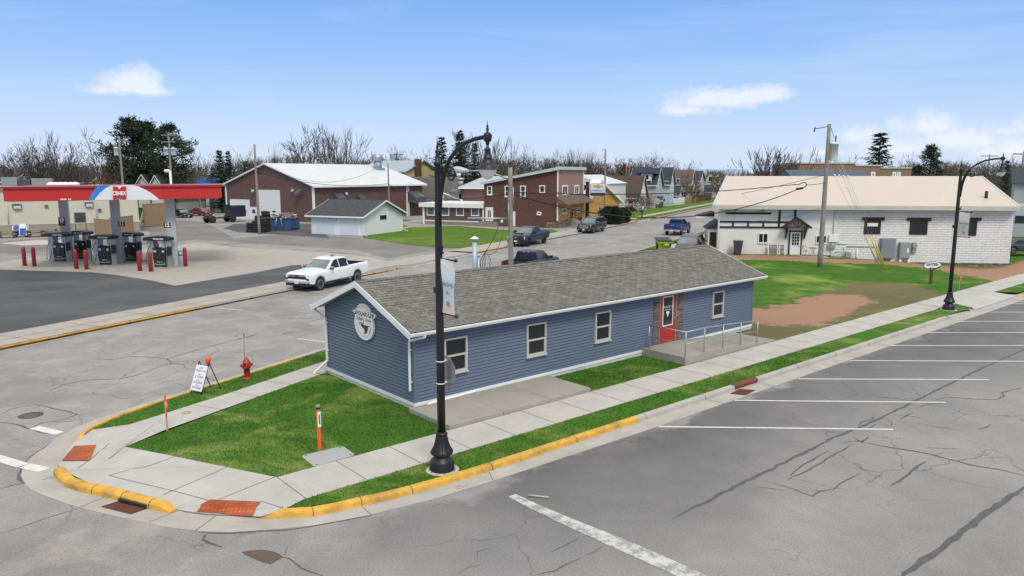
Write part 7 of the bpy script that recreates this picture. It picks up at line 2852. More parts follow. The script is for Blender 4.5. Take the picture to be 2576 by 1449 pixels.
mb.prism([cpt(*q, -.16) for q in ((945, 1006), (965, 975), (1010, 925), (1065, 880), (1110, 862), (1260, 856), (1345, 856), (1400, 872), (1460, 900), (1520, 935), (1570, 972), (1606, 1003))], (0, .14, 0))
mb.build('white_arch', can)
mb = MB(mat('stripe_blue', (.03, .22, .58), .4, var=.2, scale=.5))
mb.prism([cpt(*q, -.20) for q in ((895, 1008), (908, 975), (935, 930), (965, 890), (990, 862), (1110, 858), (1060, 885), (1010, 928), (970, 975), (945, 1008))], (0, .18, 0))
mb.build('blue_stripe', can)
mb = MB(M_cred)
lg = [(1142, 1000), (1142, 868), (1175, 869), (1195, 883), (1206, 902), (1217, 883), (1237, 869), (1272, 868), (1274, 1000), (1240, 1000), (1220, 988), (1208, 976), (1196, 988), (1176, 1000)]
mb.prism([cpt(x, y, -.30) for x, y in lg], (0, .12, 0))
mb.build('emblem', can)
mb = MB(M_white)
p = Vector(cpt(1207, 937, -.32))
mb.mesh(ftext('CENEX', .90, .30, bold=.05), Matrix.Translation(p) @ Rx)
p = cpt(668, 998, -.14)
marks(mb, Matrix.Translation(p) @ Rx, .9, .12, 9)
mb.build('lettering', can)
for (bx, by, tw) in ((700, 605, 1), (1212, 632, 1), (1765, 665, 1)):
 p = G(*zF(bx - 15, by))
 q = mw(can).inverted() @ p
 mb = MB(M_colg)
 mb.box((q.x - .33, q.y - .1, 0), (q.x + .33, q.y + .55, zl(q.x) - .01))
 mb.build('column', can)
def numsign(label, px_, n_):
 Y = 57.0 if n_ == '12' else 59.
 p = AT(px_[0], px_[1], Y)
 t = thing('pump_number', label, 'sign', p, 90, 'brown pump number signs')
 mb = MB(mat('number_brown', (.055, .018, .014), .5))
 mb.box((-.26, 0, -.19), (.26, .05, .19))
 mb.build('plate', t)
 mb = MB(M_white)
 mb.mesh(text(n_, .38, 0, .014), Matrix.Translation((0, -.006, 0)) @ Rx)
 mb.build('digits', t)
numsign('brown sign with white number 10 on the left canopy column, upper of two', zA(620, 1205), '10')
numsign('brown sign with white number 9 on the left canopy column, lower of two', zA(622, 1242), '9')
numsign('brown sign with white number 11 at the middle canopy column', zA(1222, 1248), '11')
numsign('brown sign with white number 12 at the right canopy column', zA(1680, 1262), '12')
PUMPS = (((630, 622), 'black fuel pump with grey pillars at the left end, front row'), ((840, 592), 'black fuel pump behind and right of the leftmost pump'), ((1085, 657), 'black fuel pump in front of the middle canopy column'),
         ((1345, 617), 'black fuel pump behind and right of the middle column'), ((1640, 680), 'black and green fuel pump at the right canopy column'))
def pump(label, px_, green, first=[None]):
 p = G(*zF(*px_))
 if first[0] is None or green:
  t = thing('fuel_pump', label, 'fuel pump', p, 104, 'fuel pumps under the canopy')
  for x0_, x1_ in ((-1.28, -.72), (.10, .50)):
   mb = MB(M_pil)
   mb.box((x0_, -.05, 0), (x1_, .5, 2.2))
   mb.build('pillar', t, bev=.03)
  mb = MB(M_blackp)
  ar = [(-1.45, -.25, 2.10), (.62, -.25, 2.10), (.62, -.25, 2.32), (.2, -.25, 2.40), (-.42, -.25, 2.43), (-1.0, -.25, 2.40), (-1.45, -.25, 2.32)]
  mb.prism(ar, (0, .95, 0))
  v_ = mb.build('valance', t)
  mb = MB(M_white)
  mb.mesh(text('PREMIUM DIESEL', .15, 0, .006, .85), Matrix.Translation((-.05, -.256, 2.24)) @ Rx)
  mb.build('lettering', v_)
  mb = MB(M_blackp)
  mb.box((-.72, -.16, .62), (.42, .55, 1.46))
  mb.prism([(-.72, -.16, 1.46), (-.72, .55, 1.46), (-.72, .45, 1.56), (-.72, -.05, 1.56)], (1.14, 0, 0))
  mb.build('pump_head', t, bev=.03)
  mb = MB(mat('pump_panel', (.03, .032, .036), .25))
  mb.box((-.32, -.19, .70), (.06, -.16, 1.42))
  mb.use(M_lens)
  mb.box((-.62, -.175, 1.2), (-.40, -.16, 1.36))
  mb.box((.14, -.175, 1.2), (.34, -.16, 1.36))
  mb.build('display', t)
  mb = MB(M_blackp if not green else mat('pump_green', (.008, .055, .03), .4))
  mb.box((-.70, -.12, .05), (.40, .5, .62))
  mb.build('pump_base', t, bev=.02)
  mb = MB(mat('pump_yellow', (.60, .40, .05), .5))
  marks(mb, Matrix.Translation((-.14, -.13, .44)) @ Rx, .62, .10, 9)
  mb.use(M_white)
  mb.face([(-.70, -.126, .27), (-.15, -.126, .22), (.40, -.126, .30), (.40, -.126, .325), (-.15, -.126, .245), (-.70, -.126, .295)])
  mb.build('lettering', t)
  for sx_ in (-1, 1):
   mb = MB(M_wire)
   mb.tube([(-.14 + sx_ * .62, -.2, 1.9), (-.14 + sx_ * .9, -.4, 1.2), (-.14 + sx_ * .95, -.45, .25), (-.14 + sx_ * .75, -.4, .12), (-.14 + sx_ * .6, -.25, .9)], .022, 6)
   mb.build('hose', t)
  mb = MB(M_blackp)
  mb.box((.52, -.1, .95), (.72, .25, 1.65))
  mb.build('nozzle_boot', t, bev=.03)
  mb = MB(M_slab)
  mb.box((-1.6, -.45, -.05), (1.0, 1.0, .05))
  mb.build('plinth', t)
  if first[0] is None: first[0] = t
 else:
  t = dup(first[0])
  t.location = p
  t['label'] = label
 return t
for i, (px_, lab) in enumerate(PUMPS):
 pump(lab, px_, i == 4)
BOL = (((250, 662), 'red bollard at the far left of the pumps, left of its pair'), ((348, 668), 'red bollard left of the first pump, right of its pair'), ((770, 693), 'red bollard in front of the second pump, left of its pair'),
       ((872, 698), 'red bollard left of the middle pump, right of its pair'), ((1408, 715), 'red bollard left of the rightmost pump, left of its pair'), ((1520, 722), 'red bollard nearest the rightmost pump'),
       ((1868, 670), 'red bollard standing right of the last canopy column'), ((1010, 590), 'red bollard mostly hidden behind the middle pump'), ((1590, 612), 'red bollard mostly hidden behind the rightmost pump'))
b0_ = None
for px_, lab in BOL:
 p = G(*zF(*px_))
 if b0_ is None:
  b0_ = MB(M_red).lathe([(.15, -.05), (.15, 1.36), (.14, 1.43), (.10, 1.49), (.05, 1.515), (0, 1.52)], 16).build('bollard')
  o = b0_
 else:
  o = dup(b0_)
 o.location = p
 tag(o, lab, 'bollard', 'red bollards around the fuel pumps')
p = G(*zF(1825, 655))
t = thing('litter_bin', 'grey domed litter bin behind the right bollard', 'bin', p, 90)
mb = MB(M_pil)
mb.lathe([(.30, 0), (.32, .05), (.32, .75), (.30, .8)], 16)
mb.build('body', t)
mb = MB(mat('bin_dome', (.28, .29, .31), .4, .3))
mb.lathe([(.34, .8), (.33, .9), (.24, 1.08), (.1, 1.17), (0, 1.19)], 16)
mb.build('dome', t)
# --- store behind the pumps
M_store = mat_ribs('store_cream', (.56, .54, .42), .30, .6, 0, .3, .9, .05)
M_wains = mat_brick('store_wainscot', (.36, .31, .25), (.33, .285, .23), (.27, .23, .19), .4, .2, .01, .2, .1, .85)
SAZ = 63.
g = G(-60, 597)
store = thing('station_store', 'long cream station store with tan base behind the pumps', 'building', g, SAZ)
Lst = ulen(g, SAZ, 352)
zs_ = 5.4
mb = MB(M_store)
mb.box((0, 0, 1.35), (Lst, 14, zs_))
mb.build('wall', store)
mb = MB(M_wains)
mb.box((-.05, -.06, -.1), (Lst + .05, 14, 1.28))
mb.use(M_frame)
mb.box((-.08, -.10, 1.28), (Lst + .08, 14, 1.38))
mb.build('wainscot', store)
mb = MB(mat('flat_roof', (.30, .30, .30), .8))
mb.box((-.2, -.3, zs_), (Lst + .2, 14.2, zs_ + .35))
mb.build('roof', store)
fs_ = wall((0, 0, 0), (Lst, 0, 0))
r_ = rect(store, 1, 0, zA(770, 1310), zA(850, 1140))
door_panel(store, fs_, r_[0], .1, r_[2], r_[3], mat('door_dark', (.045, .045, .045), .5), M_hood, 'door', [], (r_[0] + .12, 1.1))
for px_ in (zA(172, 1075), zA(896, 1055)):
 q = onp(store, 1, 0, px_)
 mb = MB(M_hood)
 mb.cbox((q.x, -.15, q.z + .1), (.9, .3, .5))
 mb.use(M_lamp)
 mb.cbox((q.x + .05, -.32, q.z - .04), (.7, .06, .32))
 mb.build('wall_light', store)
for px_ in (zA(467, 1070), zA(1118, 1055), zA(1003, 1108)):
 q = onp(store, 1, 0, px_)
 mb = MB(M_hood)
 mb.cbox((q.x, -.08, q.z), (.35, .16, .35))
 mb.build('junction_box', store)
for px_ in (zA(70, 1060), zA(963, 1020)):
 q = onp(store, 1, 0, px_)
 mb = MB(M_frame)
 mb.cyl((q.x, -.08, 1.4), (q.x, -.08, q.z), .07, n=6)
 mb.build('conduit', store)
for i, (xa, xb, yt) in enumerate(((0, 330, 75), (330, 590, 130), (590, 1000, 100))):
 a, b2_ = onp(store, 1, 4, z0(xa, yt)), onp(store, 1, 4, z0(xb, yt))
 mb = MB(mat('rooftop_grey', (.26, .265, .27), .6, var=.1) if i != 1 else mat('rooftop_dark', (.06, .06, .065), .6))
 mb.box((a.x + .05, 4, zs_ + .35), (b2_.x - .05, 7, a.z))
 o = mb.build('rooftop_unit')
 o.matrix_world = mw(store)
 tag(o, ('wide plain grey air unit at the left end of the store roof', 'dark louvred opening between the grey air units on the store roof', 'pale grey air unit with white marks on the store roof')[i], 'air unit', 'air units on the store roof')
a, b2_ = onp(store, 1, 2, z0(980, 205)), onp(store, 1, 2, z0(1450, 240))
mb = MB(M_white)
for k in range(6):
 mb.lathe([(.0, 0), (.5, .05), (.55, .25), (.3, .45), (0, .5)], 8, (a.x + (b2_.x - a.x) * k / 5, 2.5, zs_ + .35))
o = mb.build('white_bags')
o.matrix_world = mw(store)
tag(o, 'row of white wrapped bags lying on the store roof edge', 'bags', kind=None)
mb = MB(M_slab)
mb.m = mw(store)
mb.box((0, -6.5, -.1), (Lst + 1, -.1, .10))
tag(mb.build('sidewalk'), kind='structure')
mb = MB(mat('concrete_bright', (.55, .54, .51), .85))
q = [G(*z0(x, y), .015) for x, y in ((0, 1350), (330, 1320), (700, 1290), (1150, 1290), (1500, 1300), (1450, 1350), (1000, 1370), (500, 1395))]
fan('concrete_pad', q, M_conc)
t = thing('ice_chest', 'blue and white ice chest standing against the tan store base', 'ice chest', G(*zA(200, 1390)) + Vector((0, 0, .1)), 75)
r_ = rect(t, 1, 0, zA(140, 1390), zA(268, 1268))
w, h_ = min(3.2, r_[2] - r_[0]), r_[3]
mb = MB(mat('ice_blue', (.02, .10, .42), .4))
mb.prism([(-w * .5, 0, .2), (-w * .5, .9, .2), (-w * .5, .9, h_), (-w * .5, .35, h_)], (w, 0, 0))
mb.build('cabinet', t)
mb = MB(M_white)
for x in (-w * .5 - .03, -w * .05, w * .5 - .05):
 mb.prism([(x, -.03, .2), (x, .9, .2), (x, .9, h_ + .03), (x, .32, h_ + .03)], (.09, 0, 0))
split(mb, 'corner_strip', t)
mb = MB(M_white)
mb.prism([(0, .12, 1.0), (0, .18, 1.0), (0, .28, 1.5), (0, .22, 1.5)], (w * .45, 0, 0))
mb.build('label_band', t)
for x in (-w * .4, w * .4):
 mb = MB(M_black)
 mb.box((x - .1, .1, 0), (x + .1, .8, .2))
 mb.build('foot', t)
def picnic(label, px_):
 t = thing('picnic_table', label, 'picnic table', G(*px_) + Vector((0, 0, .1)), 65, 'concrete picnic tables by the store')
 m = mat('table_concrete', (.24, .20, .16), .85)
 mb = MB(m)
 mb.box((-1.1, -.45, .72), (1.1, .45, .80))
 mb.build('table_top', t)
 for y in (-.95, .95):
  mb = MB(m)
  mb.box((-1.1, y - .17, .42), (1.1, y + .17, .49))
  mb.build('bench', t)
 for x in (-.7, .7):
  mb = MB(m)
  mb.prism([(x - .08, -.95, .42), (x - .08, -.7, .42), (x - .08, -.3, .05), (x - .08, .3, .05), (x - .08, .7, .42), (x - .08, .95, .42), (x - .08, .5, -.02), (x - .08, -.5, -.02)], (.16, 0, 0))
  mb.prism([(x - .08, -.15, .05), (x - .08, .15, .05), (x - .08, .35, .72), (x - .08, -.35, .72)], (.16, 0, 0))
  mb.build('leg', t)
picnic('grey concrete picnic table left of the blue ice chest', zA(75, 1395))
picnic('grey concrete picnic table between the ice chest and the first pump', zA(375, 1385))
picnic('grey concrete picnic table half hidden behind the first pump', zA(500, 1372))
m, nt, b = new_mat('lattice_wood')
tcn = N(nt, 'ShaderNodeTexCoord')
mpn = N(nt, 'ShaderNodeMapping')
mpn.inputs['Rotation'].default_value = (0, 0, rad(45))
lk(nt, tcn, 'UV', mpn, 'Vector')
bt = N(nt, 'ShaderNodeTexBrick', _offset=0., Scale=1.)
bt.inputs['Brick Width'].default_value = .16
bt.inputs['Row Height'].default_value = .16
bt.inputs['Mortar Size'].default_value = .028
bt.inputs['Color1'].default_value = bt.inputs['Color2'].default_value = (.13, .10, .07, 1)
bt.inputs['Mortar'].default_value = (.47, .31, .17, 1)
lk(nt, mpn, 0, bt, 'Vector')
lk(nt, bt, 'Color', b, 'Base Color')
b.inputs['Roughness'].default_value = .85
M_latt = m
M_fence = mat('fence_tan', (.33, .22, .14), .85, var=.25, scale=3)
def lattice(label, pa, pb, zt_px, m=None, boards=False):
 a, b_ = G(pa[0], pa[1] + 9), G(pb[0], pb[1] + 9)
 L_ = (b_ - a).length
 t = thing('lattice_fence', label, 'fence', a, math.degrees(math.atan2(b_.x - a.x, b_.y - a.y)), 'tan lattice screens by the store')
 h_ = zat(a, zt_px)
 mb = MB(m or M_latt)
 mb.box((0, -.03, .15), (L_, .03, h_))
 mb.build('panel', t)
 mb = MB(M_fence)
 for k in range(4):
  x = L_ * k / 3
  mb.box((x - .06, -.07, 0), (x + .06, .07, h_ + .08))
 split(mb, 'post', t)
 mb = MB(M_fence)
 mb.box((0, -.05, h_ - .02), (L_, .05, h_ + .06))
 mb.build('top_rail', t)
 return t
lattice('tan lattice screen in front of the store, nearest the middle column', zA(965, 1330), zA(1120, 1345), zA(0, 1198)[1])
lattice('tan lattice screen right of the middle column', zA(1120, 1345), zA(1345, 1310), zA(0, 1190)[1])
lattice('tan lattice screen behind, left of the green skip', zA(1215, 1230), zA(1385, 1240), zA(0, 1070)[1])
lattice('tan board and lattice fence right of the leaning planks', zA(1455, 1245), zA(1690, 1225), zA(0, 1050)[1])
t = thing('green_skip', 'dark green waste skip between the lattice screens', 'skip', G(*zA(1410, 1235)), 100)
r_ = rect(t, 1, 0, zA(1375, 1235), zA(1440, 1095))
mb = MB(mat('skip_green', (.01, .085, .04), .5))
mb.box((-1.2, 0, .1), (1.2, 1.6, r_[3]))
mb.build('body', t)
mb = MB(M_blackp)
mb.box((-1.25, -.05, r_[3]), (1.25, 1.65, r_[3] + .12))
mb.build('lid', t)
for i, (pa, pb, lab) in enumerate((((1405, 1240), (1452, 1080), 'pale yellow plank leaning by the green skip, leftmost'), ((1415, 1238), (1466, 1115), 'pale plank leaning by the green skip, middle one'), ((1425, 1235), (1510, 1095), 'white plank leaning farthest over by the green skip'))):
 a = G(*zA(*pa))
 b_ = AT(*zA(*pb), a.y + .2)
 mb = MB(mat('plank_yellow', (.55, .50, .22), .7) if i == 0 else mat('plank_pale', (.60, .55, .42), .7))
 mb.tube([a - a, b_ - a], .08, 4, smooth=False)
 o = mb.build('plank')
 o.location = a
 tag(o, lab, 'plank', 'planks leaning by the green skip')
# --- buildings behind the station yard
g = G(*zA(1200, 1150))
t = thing('pale_hall', 'long pale grey hall with a green eaves band behind the lattice screens', 'building', AT(300, 530, 136) * 1.0, 95)
t.location.z = 0
Lh = ulen(t.location, 95, 452)
zt_ = zat(t.location, 499)
mb = MB(mat_ribs('pale_hall_sheet', (.50, .51, .49), .4, .6, 0, .2, .9))
mb.box((0, 0, -.2), (Lh, 14, zt_ - .6))
mb.build('wall', t)
mb = MB(mat('eaves_green', (.16, .22, .14), .6))
mb.box((-.1, -.15, zt_ - .6), (Lh + .1, 14, zt_ - .1))
mb.use(M_white)
mb.box((-.2, -.25, zt_ - .1), (Lh + .2, 14, zt_ + .1))
mb.build('eaves_band', t)
t = thing('white_block_store', 'low white block building with dark openings behind the parked cars', 'building', AT(520, 530, 142) * 1.0, 100)
t.location.z = 0
Lh = ulen(t.location, 100, 600)
zt_ = 4.6
mb = MB(mat_brick('pale_block', (.60, .58, .52), (.55, .53, .47), (.42, .40, .36), .4, .2, .012, .3, .1))
mb.box((0, 0, -.2), (Lh, 10, zt_))
mb.build('wall', t)
fw_ = wall((0, 0, 0), (Lh, 0, 0))
for pa, pb in ((zA(2115, 1110), zA(2160, 990)), (zA(1980, 1080), zA(2010, 1000))):
 r_ = rect(t, 1, 0, pa, pb)
 door_panel(t, fw_, r_[0], .1, r_[2], min(r_[3], 4), M_hood, M_frame, 'door')
mb = MB(mat('dark_roof', (.10, .11, .13), .7))
mb.box((-.3, -.3, zt_), (Lh + .3, 10.3, zt_ + .5))
mb.build('roof', t)
for i, px_ in enumerate((zA(2097, 1110), zA(2207, 1110))):
 mb = MB(M_white)
 mb.lathe([(.22, 0), (.22, 1.6), (.12, 1.75), (0, 1.78)], 12)
 o = mb.build('bollard')
 o.location = G(*px_)
 tag(o, ('white bollard left of the dark doorway behind the cars', 'white bollard right of the dark doorway, beside the shed')[i], 'bollard', 'white bollards by the block store')
# --- vehicles in the yard
sedan('dark navy saloon parked left of the red coupe', G(*zA(1800, 1190)) + Vector((-.4, 2.0, 0)), 128, paint('navy2', (.012, .016, .03), .2), group='cars in the yard')
sedan('wine red coupe parked in the yard beside the brown workshop', G(*zA(2000, 1168)) + Vector((-.2, 1.5, 0)), 118, P_redc, group='cars in the yard')
pickup('black pickup parked behind the red coupe', G(*zA(1930, 1110)) + Vector((0, 3, 0)), -65, P_blk, 'old')
S2 = G(*zA(1790, 1100)) + Vector((0, 8, 0))
pickup('white pickup mostly hidden behind the black pickup', S2, 120, P_white, 'graphite')
p = G(*zA(2180, 1243))
p = G(534, 561.5)
t = thing('truck_chassis', 'bare truck chassis with a dark blue cab back parked by the workshop corner', 'truck', p + dirv(SHAZ) * 2.2 + dirv(SHAZ - 90) * .6, SHAZ + 8)
sc_ = p.y / FPX
mb = MB(M_blackp)
mb.box((-2.9, -.5, .62), (1.9, .5, .80))
mb.box((-2.4, -.85, .55), (-1.9, .85, .75))
mb.build('frame', t)
mb = MB(paint('cab_navy', (.014, .024, .05), .1))
mb.box((.9, -1.0, .75), (3.4, 1.0, 2.5))
mb.build('cab', t, bev=.15, seg=3)
mb = MB(M_black)
mb.box((.78, -.9, 1.9), (.9, .9, 2.65))
mb.build('cab_guard', t)
for x in (-2.0, 1.2):
 for s_ in (-1, 1):
  mb = MB(M_rubber)
  mb.lathe([(.25, -.14), (.5, -.14), (.55, -.1), (.55, .1), (.5, .14), (.25, .14)], 18, axis='y')
  wl2 = mb.build('wheel', t)
  wl2.location = (x, s_ * .85, .55)
  mb = MB(M_rim if x > 0 else M_rimd)
  mb.lathe([(.3, -.12), (.28, -.06), (0, -.05)], 14, axis='y')
  mb.lathe([(.3, .12), (.28, .06), (0, .05)], 14, axis='y')
  mb.build('rim', wl2)
# --- scrap skip and tyre stacks at the workshop
p = G(*zB(800, 1180))
t = thing('scrap_skip', 'blue steel skip heaped with scrap in front of the workshop', 'skip', p, 100)
r_ = rect(t, 1, 0, zB(695, 1180), zB(915, 1055))
w, h_ = (r_[2] - r_[0]) / 2, r_[3]
m = mat('skip_blue', (.025, .085, .20), .6, var=.2, scale=2, dirt=.7)
mb = MB(m)
mb.prism([(-w, 0, .3), (w, 0, .3), (w, .0, h_), (-w, .0, h_)], (0, 2.6, 0))
mb.prism([(-w * .95, -.02, .05), (w * .95, -.02, .05), (w, -.02, .3), (-w, -.02, .3)], (0, 2.6, 0))
mb.box((-w - .08, -.1, h_ - .12), (w + .08, 2.7, h_ + .02))
mb.build('body', t)
for x in (-w * .35, w * .35):
 mb = MB(M_steel)
 mb.tube([(x * .5, -.12, h_), (x, -.14, .15)], .06, 5)
 mb.build('lift_bar', t)
mb = MB(mat('scrap_brown', (.16, .11, .07), .9, var=.5, scale=3))
rq = random.Random(5)
for _ in range(46):
 c = Vector((rq.uniform(-w, w), rq.uniform(.2, 2.4), h_ + rq.uniform(-.1, .35)))
 d_ = Vector((rq.uniform(-1, 1), rq.uniform(-1, 1), rq.uniform(-.3, .5))) * .7
 mb.use([mat('scrap_brown', (.16, .11, .07)), M_steel, M_blackp, M_wood][rq.randrange(4)])
 mb.tube([c - d_, c + d_], rq.uniform(.03, .13), 4, smooth=False)
o = mb.build('scrap_heap')
o.matrix_world = mw(t)
tag(o, 'heap of mixed scrap metal and wood piled in the blue skip', 'scrap', kind='stuff')
mb = MB(M_wood)
mb.box((w * .3, .1, h_ + .02), (w, .2, h_ + .7))
o = mb.build('board')
o.matrix_world = mw(t)
tag(o, 'wooden board standing up in the scrap skip', 'board')
ty = MB(M_rubber).lathe([(.28, -.14), (.50, -.15), (.57, -.09), (.57, .09), (.50, .15), (.28, .14)], 20)
ty0 = None
stacks = (('left', 515, 1195, 4, 1), ('middle front', 575, 1198, 5, 1), ('middle right', 625, 1198, 6, 1), ('right', 668, 1190, 6, 1), ('back', 600, 1165, 6, 1), ('tall', 668, 1165, 8, 1))
for nm, x, y, n_, _ in stacks:
 base = G(*zB(x, y))
 for k in range(n_):
  if ty0 is None:
   ty0 = ty.build('tyre')
   o = ty0
  else:
   o = dup(ty0)
  o.location = base + Vector((rq.uniform(-.06, .06), rq.uniform(-.06, .06), .15 + .295 * k))
  o.rotation_euler = (rq.uniform(-.05, .05), rq.uniform(-.05, .05), 0)
  tag(o, 'black tyre in the %s stack beside the blue scrap skip' % nm, 'tyre', 'tyres in the %s stack by the workshop' % nm)
# ------------------------------------------------------------------ houses up the street and far roofs
def house(label, corner, u0, u2, ve, vr, wm, rm, ridge='x', az=None, name='house', cat='house', wins=(), ov=.5, maxw=12., tm=None, z0_=0., parts=()):
 """corner: ground pixel of the near corner; front runs left to u0, side runs back to u2"""
 az = GA if az is None else az
 g = G(corner[0], corner[1], z0_)
 L_ = ulen(g, az + 180, u0)
 W_ = min(maxw, ulen(g, az - 90, u2)) if u2 else maxw
 gl = g + dirv(az + 180) * L_
 t = thing(name, label, cat, gl, az)
 ez_ = zat(g, ve) - z0_
 if ridge == 'x':
  pr_ = mw(t) @ Vector((L_, W_ / 2, 0))
 else:
  pr_ = mw(t) @ Vector((L_ / 2, 0, 0))
 rz_ = max(ez_ + .8, zat(pr_, vr) - z0_)
 gable(t, 0, L_, 0, W_, -.3, ez_, rz_, wm, rm, tm or M_trim, ridge, ov, .12, .4)
 fw_, rw_ = wall((0, 0, 0), (L_, 0, 0)), wall((L_, 0, 0), (L_, W_, 0))
 for f_, x, z, w, h_ in wins:
  Mw, D = (fw_, L_) if f_ == 'f' else (rw_, W_)
  xx = x * D
  window(t, Mw, xx - w / 2, z, xx + w / 2, z + h_, M_trim, M_glass, .12, 'hung', .07)
 return t, L_, W_, ez_, rz_
t, L_, W_, e_, r_ = house('white house with a big brown shingle roof nearest the ochre shop', (1606, 531), 1528, 1626, 492, 443, M_wsid, M_brnr, wins=[('f', .2, 1.3, 1.1, 1.5), ('f', .75, 1.3, 1.1, 1.5), ('r', .5, 4.6, .9, 1.4), ('r', .3, 1.2, 1.0, 1.4)], maxw=9)
mb = MB(M_wood)
mb.box((L_ * .1, -2.6, .9), (L_ * .8, 0, 1.05))
for k in range(9):
 x = L_ * .1 + L_ * .7 * k / 8
 mb.box((x - .05, -2.6, 0), (x + .05, -2.5, 1.95))
mb.box((L_ * .1, -2.6, 1.9), (L_ * .8, -2.5, 2.0))
mb.build('porch_deck', t)
mb = MB(M_blackp)
for k in range(5):
 mb.box((L_ * .82 + .3 * k, -2.4, .0), (L_ * .82 + .3 * (k + 1), -1.0, .95 - .2 * k))
mb.tube([(L_ * .82, -2.4, 1.9), (L_ * .82 + 1.5, -2.4, .95)], .05, 4)
mb.build('steps', t)
t, L_, W_, e_, r_ = house('grey two storey house with slate hip roof and a small white dormer', (1648, 524), 1585, 1664, 461, 424, M_lgrey, M_navyr, wins=[('f', .3, 4.4, 1.4, 1.7), ('f', .7, 4.4, 1.4, 1.7), ('f', .3, 1.1, 1.4, 1.7), ('r', .5, 4.4, 1.0, 1.6)], maxw=9)
mb = MB(M_white)
c = L_ * .62
mb.box((c - 1.1, -.2, e_ + .5), (c + 1.1, 3, e_ + 2.0))
mb.use(M_glass)
mb.box((c - .5, -.24, e_ + .8), (c + .5, -.2, e_ + 1.7))
mb.use(M_navyr)
mb.prism([(c - 2.2, -.6, e_ + 2.0), (c + 2.2, -.6, e_ + 2.0), (c + 1.6, -.6, e_ + 2.3), (c - 1.6, -.6, e_ + 2.3)], (0, 4.5, 0))
mb.build('dormer', t)
t, L_, W_, e_, r_ = house('pale blue clapboard house with grey shingle roof and its gable to the street', (1683, 519), 1655, 1694, 458, 422, M_pblue, M_navyr, wins=[('f', .3, 4.2, .8, 1.5), ('f', .75, 4.2, .8, 1.5), ('r', .5, 5, 1.0, 1.8), ('r', .3, 1.2, 1.0, 1.6)], maxw=8)
t, L_, W_, e_, r_ = house('low porch house with small grey gable in front of the pale blue house', (1706, 512), 1640, 1714, 489, 472, M_cream, M_navyr, wins=[('f', .25, .9, 1.0, 1.4), ('f', .55, .9, 1.6, 1.6), ('f', .85, .9, 1.2, 1.6)], maxw=6)
t, L_, W_, e_, r_ = house('cream house with tan shingle roof and a round gable window', (1736, 508), 1690, 1746, 460, 428, M_cream, M_tanr, wins=[('f', .3, 4.5, 1.0, 1.5), ('f', .7, 1.2, 1.4, 1.5), ('r', .5, 4.8, .9, 1.3)], maxw=8)
t, L_, W_, e_, r_ = house('light grey house with steep slate roof beyond the cream house', (1758, 503), 1722, 1770, 453, 431, M_lgrey, M_navyr, wins=[('f', .4, 4.5, 1.0, 1.5), ('r', .5, 4.4, 1., 1.5)], maxw=9)
t, L_, W_, e_, r_ = house('low veranda house with dark slate roof and red brown steps', (1788, 500), 1725, 1800, 482, 467, M_lgrey, M_navyr, wins=[('f', .3, .9, 1.2, 1.3), ('f', .7, .9, 1.2, 1.3)], maxw=7)
t, L_, W_, e_, r_ = house('cream house with brown roof and two small front gables', (1812, 497), 1772, 1824, 455, 437, M_cream, M_brnr, wins=[('f', .35, 4.2, 1.2, 2.4), ('f', .82, 4.2, 1.2, 2.4), ('f', .35, 1.0, 1.2, 2.0)], maxw=10)
for k in (.35, .82):
 c = L_ * k
 mb = MB(M_cream)
 mb.prism([(c - 1.7, -.35, e_ - 1.2), (c + 1.7, -.35, e_ - 1.2), (c + 1.7, -.35, e_ + .3), (c, -.35, r_ + .3), (c - 1.7, -.35, e_ + .3)], (0, 3.5, 0))
 mb.use(M_brnr)
 for s_ in (-1, 1):
  mb.prism([(c + s_ * 2.1, -.6, e_ - .2), (c, -.6, r_ + .45), (c, -.6, r_ + .65), (c + s_ * 2.1, -.6, e_ + .0)], (0, 4, 0))
 mb.use(M_glass)
 mb.box((c - .5, -.39, e_ - .6), (c + .5, -.36, e_ + 1.2))
 mb.build('front_gable', t)
M_bluer = mat_ribs('blue_sheet_roof', (.26, .38, .52), .6, .5, 0, .3, .9)
t, L_, W_, e_, r_ = house('long barn like hall with a pale blue metal roof behind the houses', (1868, 492), 1700, 1893, 453, 427, M_lgrey, M_bluer, name='blue_roof_hall', cat='building', maxw=16)
t, L_, W_, e_, r_ = house('small tan house with brown roof and white porch left of the white building roof', (1905, 489), 1866, 1912, 452, 437, M_wsid, M_tanr, wins=[('f', .5, 3.5, 2.0, 1.6)], maxw=9)
t, L_, W_, e_, r_ = house('dark board fenced shed between the low houses', (1662, 524), 1630, 1668, 505, 500, mat_ribs('dark_boards', (.09, .075, .065), .2, .9, 0, .3, .7), M_navyr, name='garden_shed', cat='shed', maxw=3, ov=.1)
for lab, a, b_, zt_, m in (('white lattice skirting fence before the low porch house', (1686, 517), (1722, 514), 499, M_wsid), ('brown wooden deck fence before the veranda house', (1722, 514), (1752, 508), 495, M_fence), ('red brown stair railing beside the deck fence', (1752, 508), (1790, 503), 492, mat('red_brown_wood', (.15, .06, .045), .8))):
 A_, B_ = G(*a), G(*b_)
 t = thing('porch_fence', lab, 'fence', A_, math.degrees(math.atan2(B_.x - A_.x, B_.y - A_.y)))
 h_ = zat(A_, zt_)
 L_ = (B_ - A_).length
 n_ = max(4, int(L_ / .5))
 mb = MB(m)
 for k in range(n_):
  mb.box((L_ * k / n_, 0, 0), (L_ * k / n_ + L_ / n_ * .72, .05, h_))
 mb.box((0, .05, h_ * .75), (L_, .1, h_ * .85))
 mb.box((0, .05, .15), (L_, .1, .3))
 mb.build('boards', t)
g = AT(1000, 470, 150)
g.z = 0
t = thing('yellow_gable_building', 'yellow gabled building with blue metal roof and red chimney behind the workshop', 'building', AT(905, 470, 152) * 1.0, GA)
t.location.z = 0
L_ = ulen(t.location, GA, 1022)
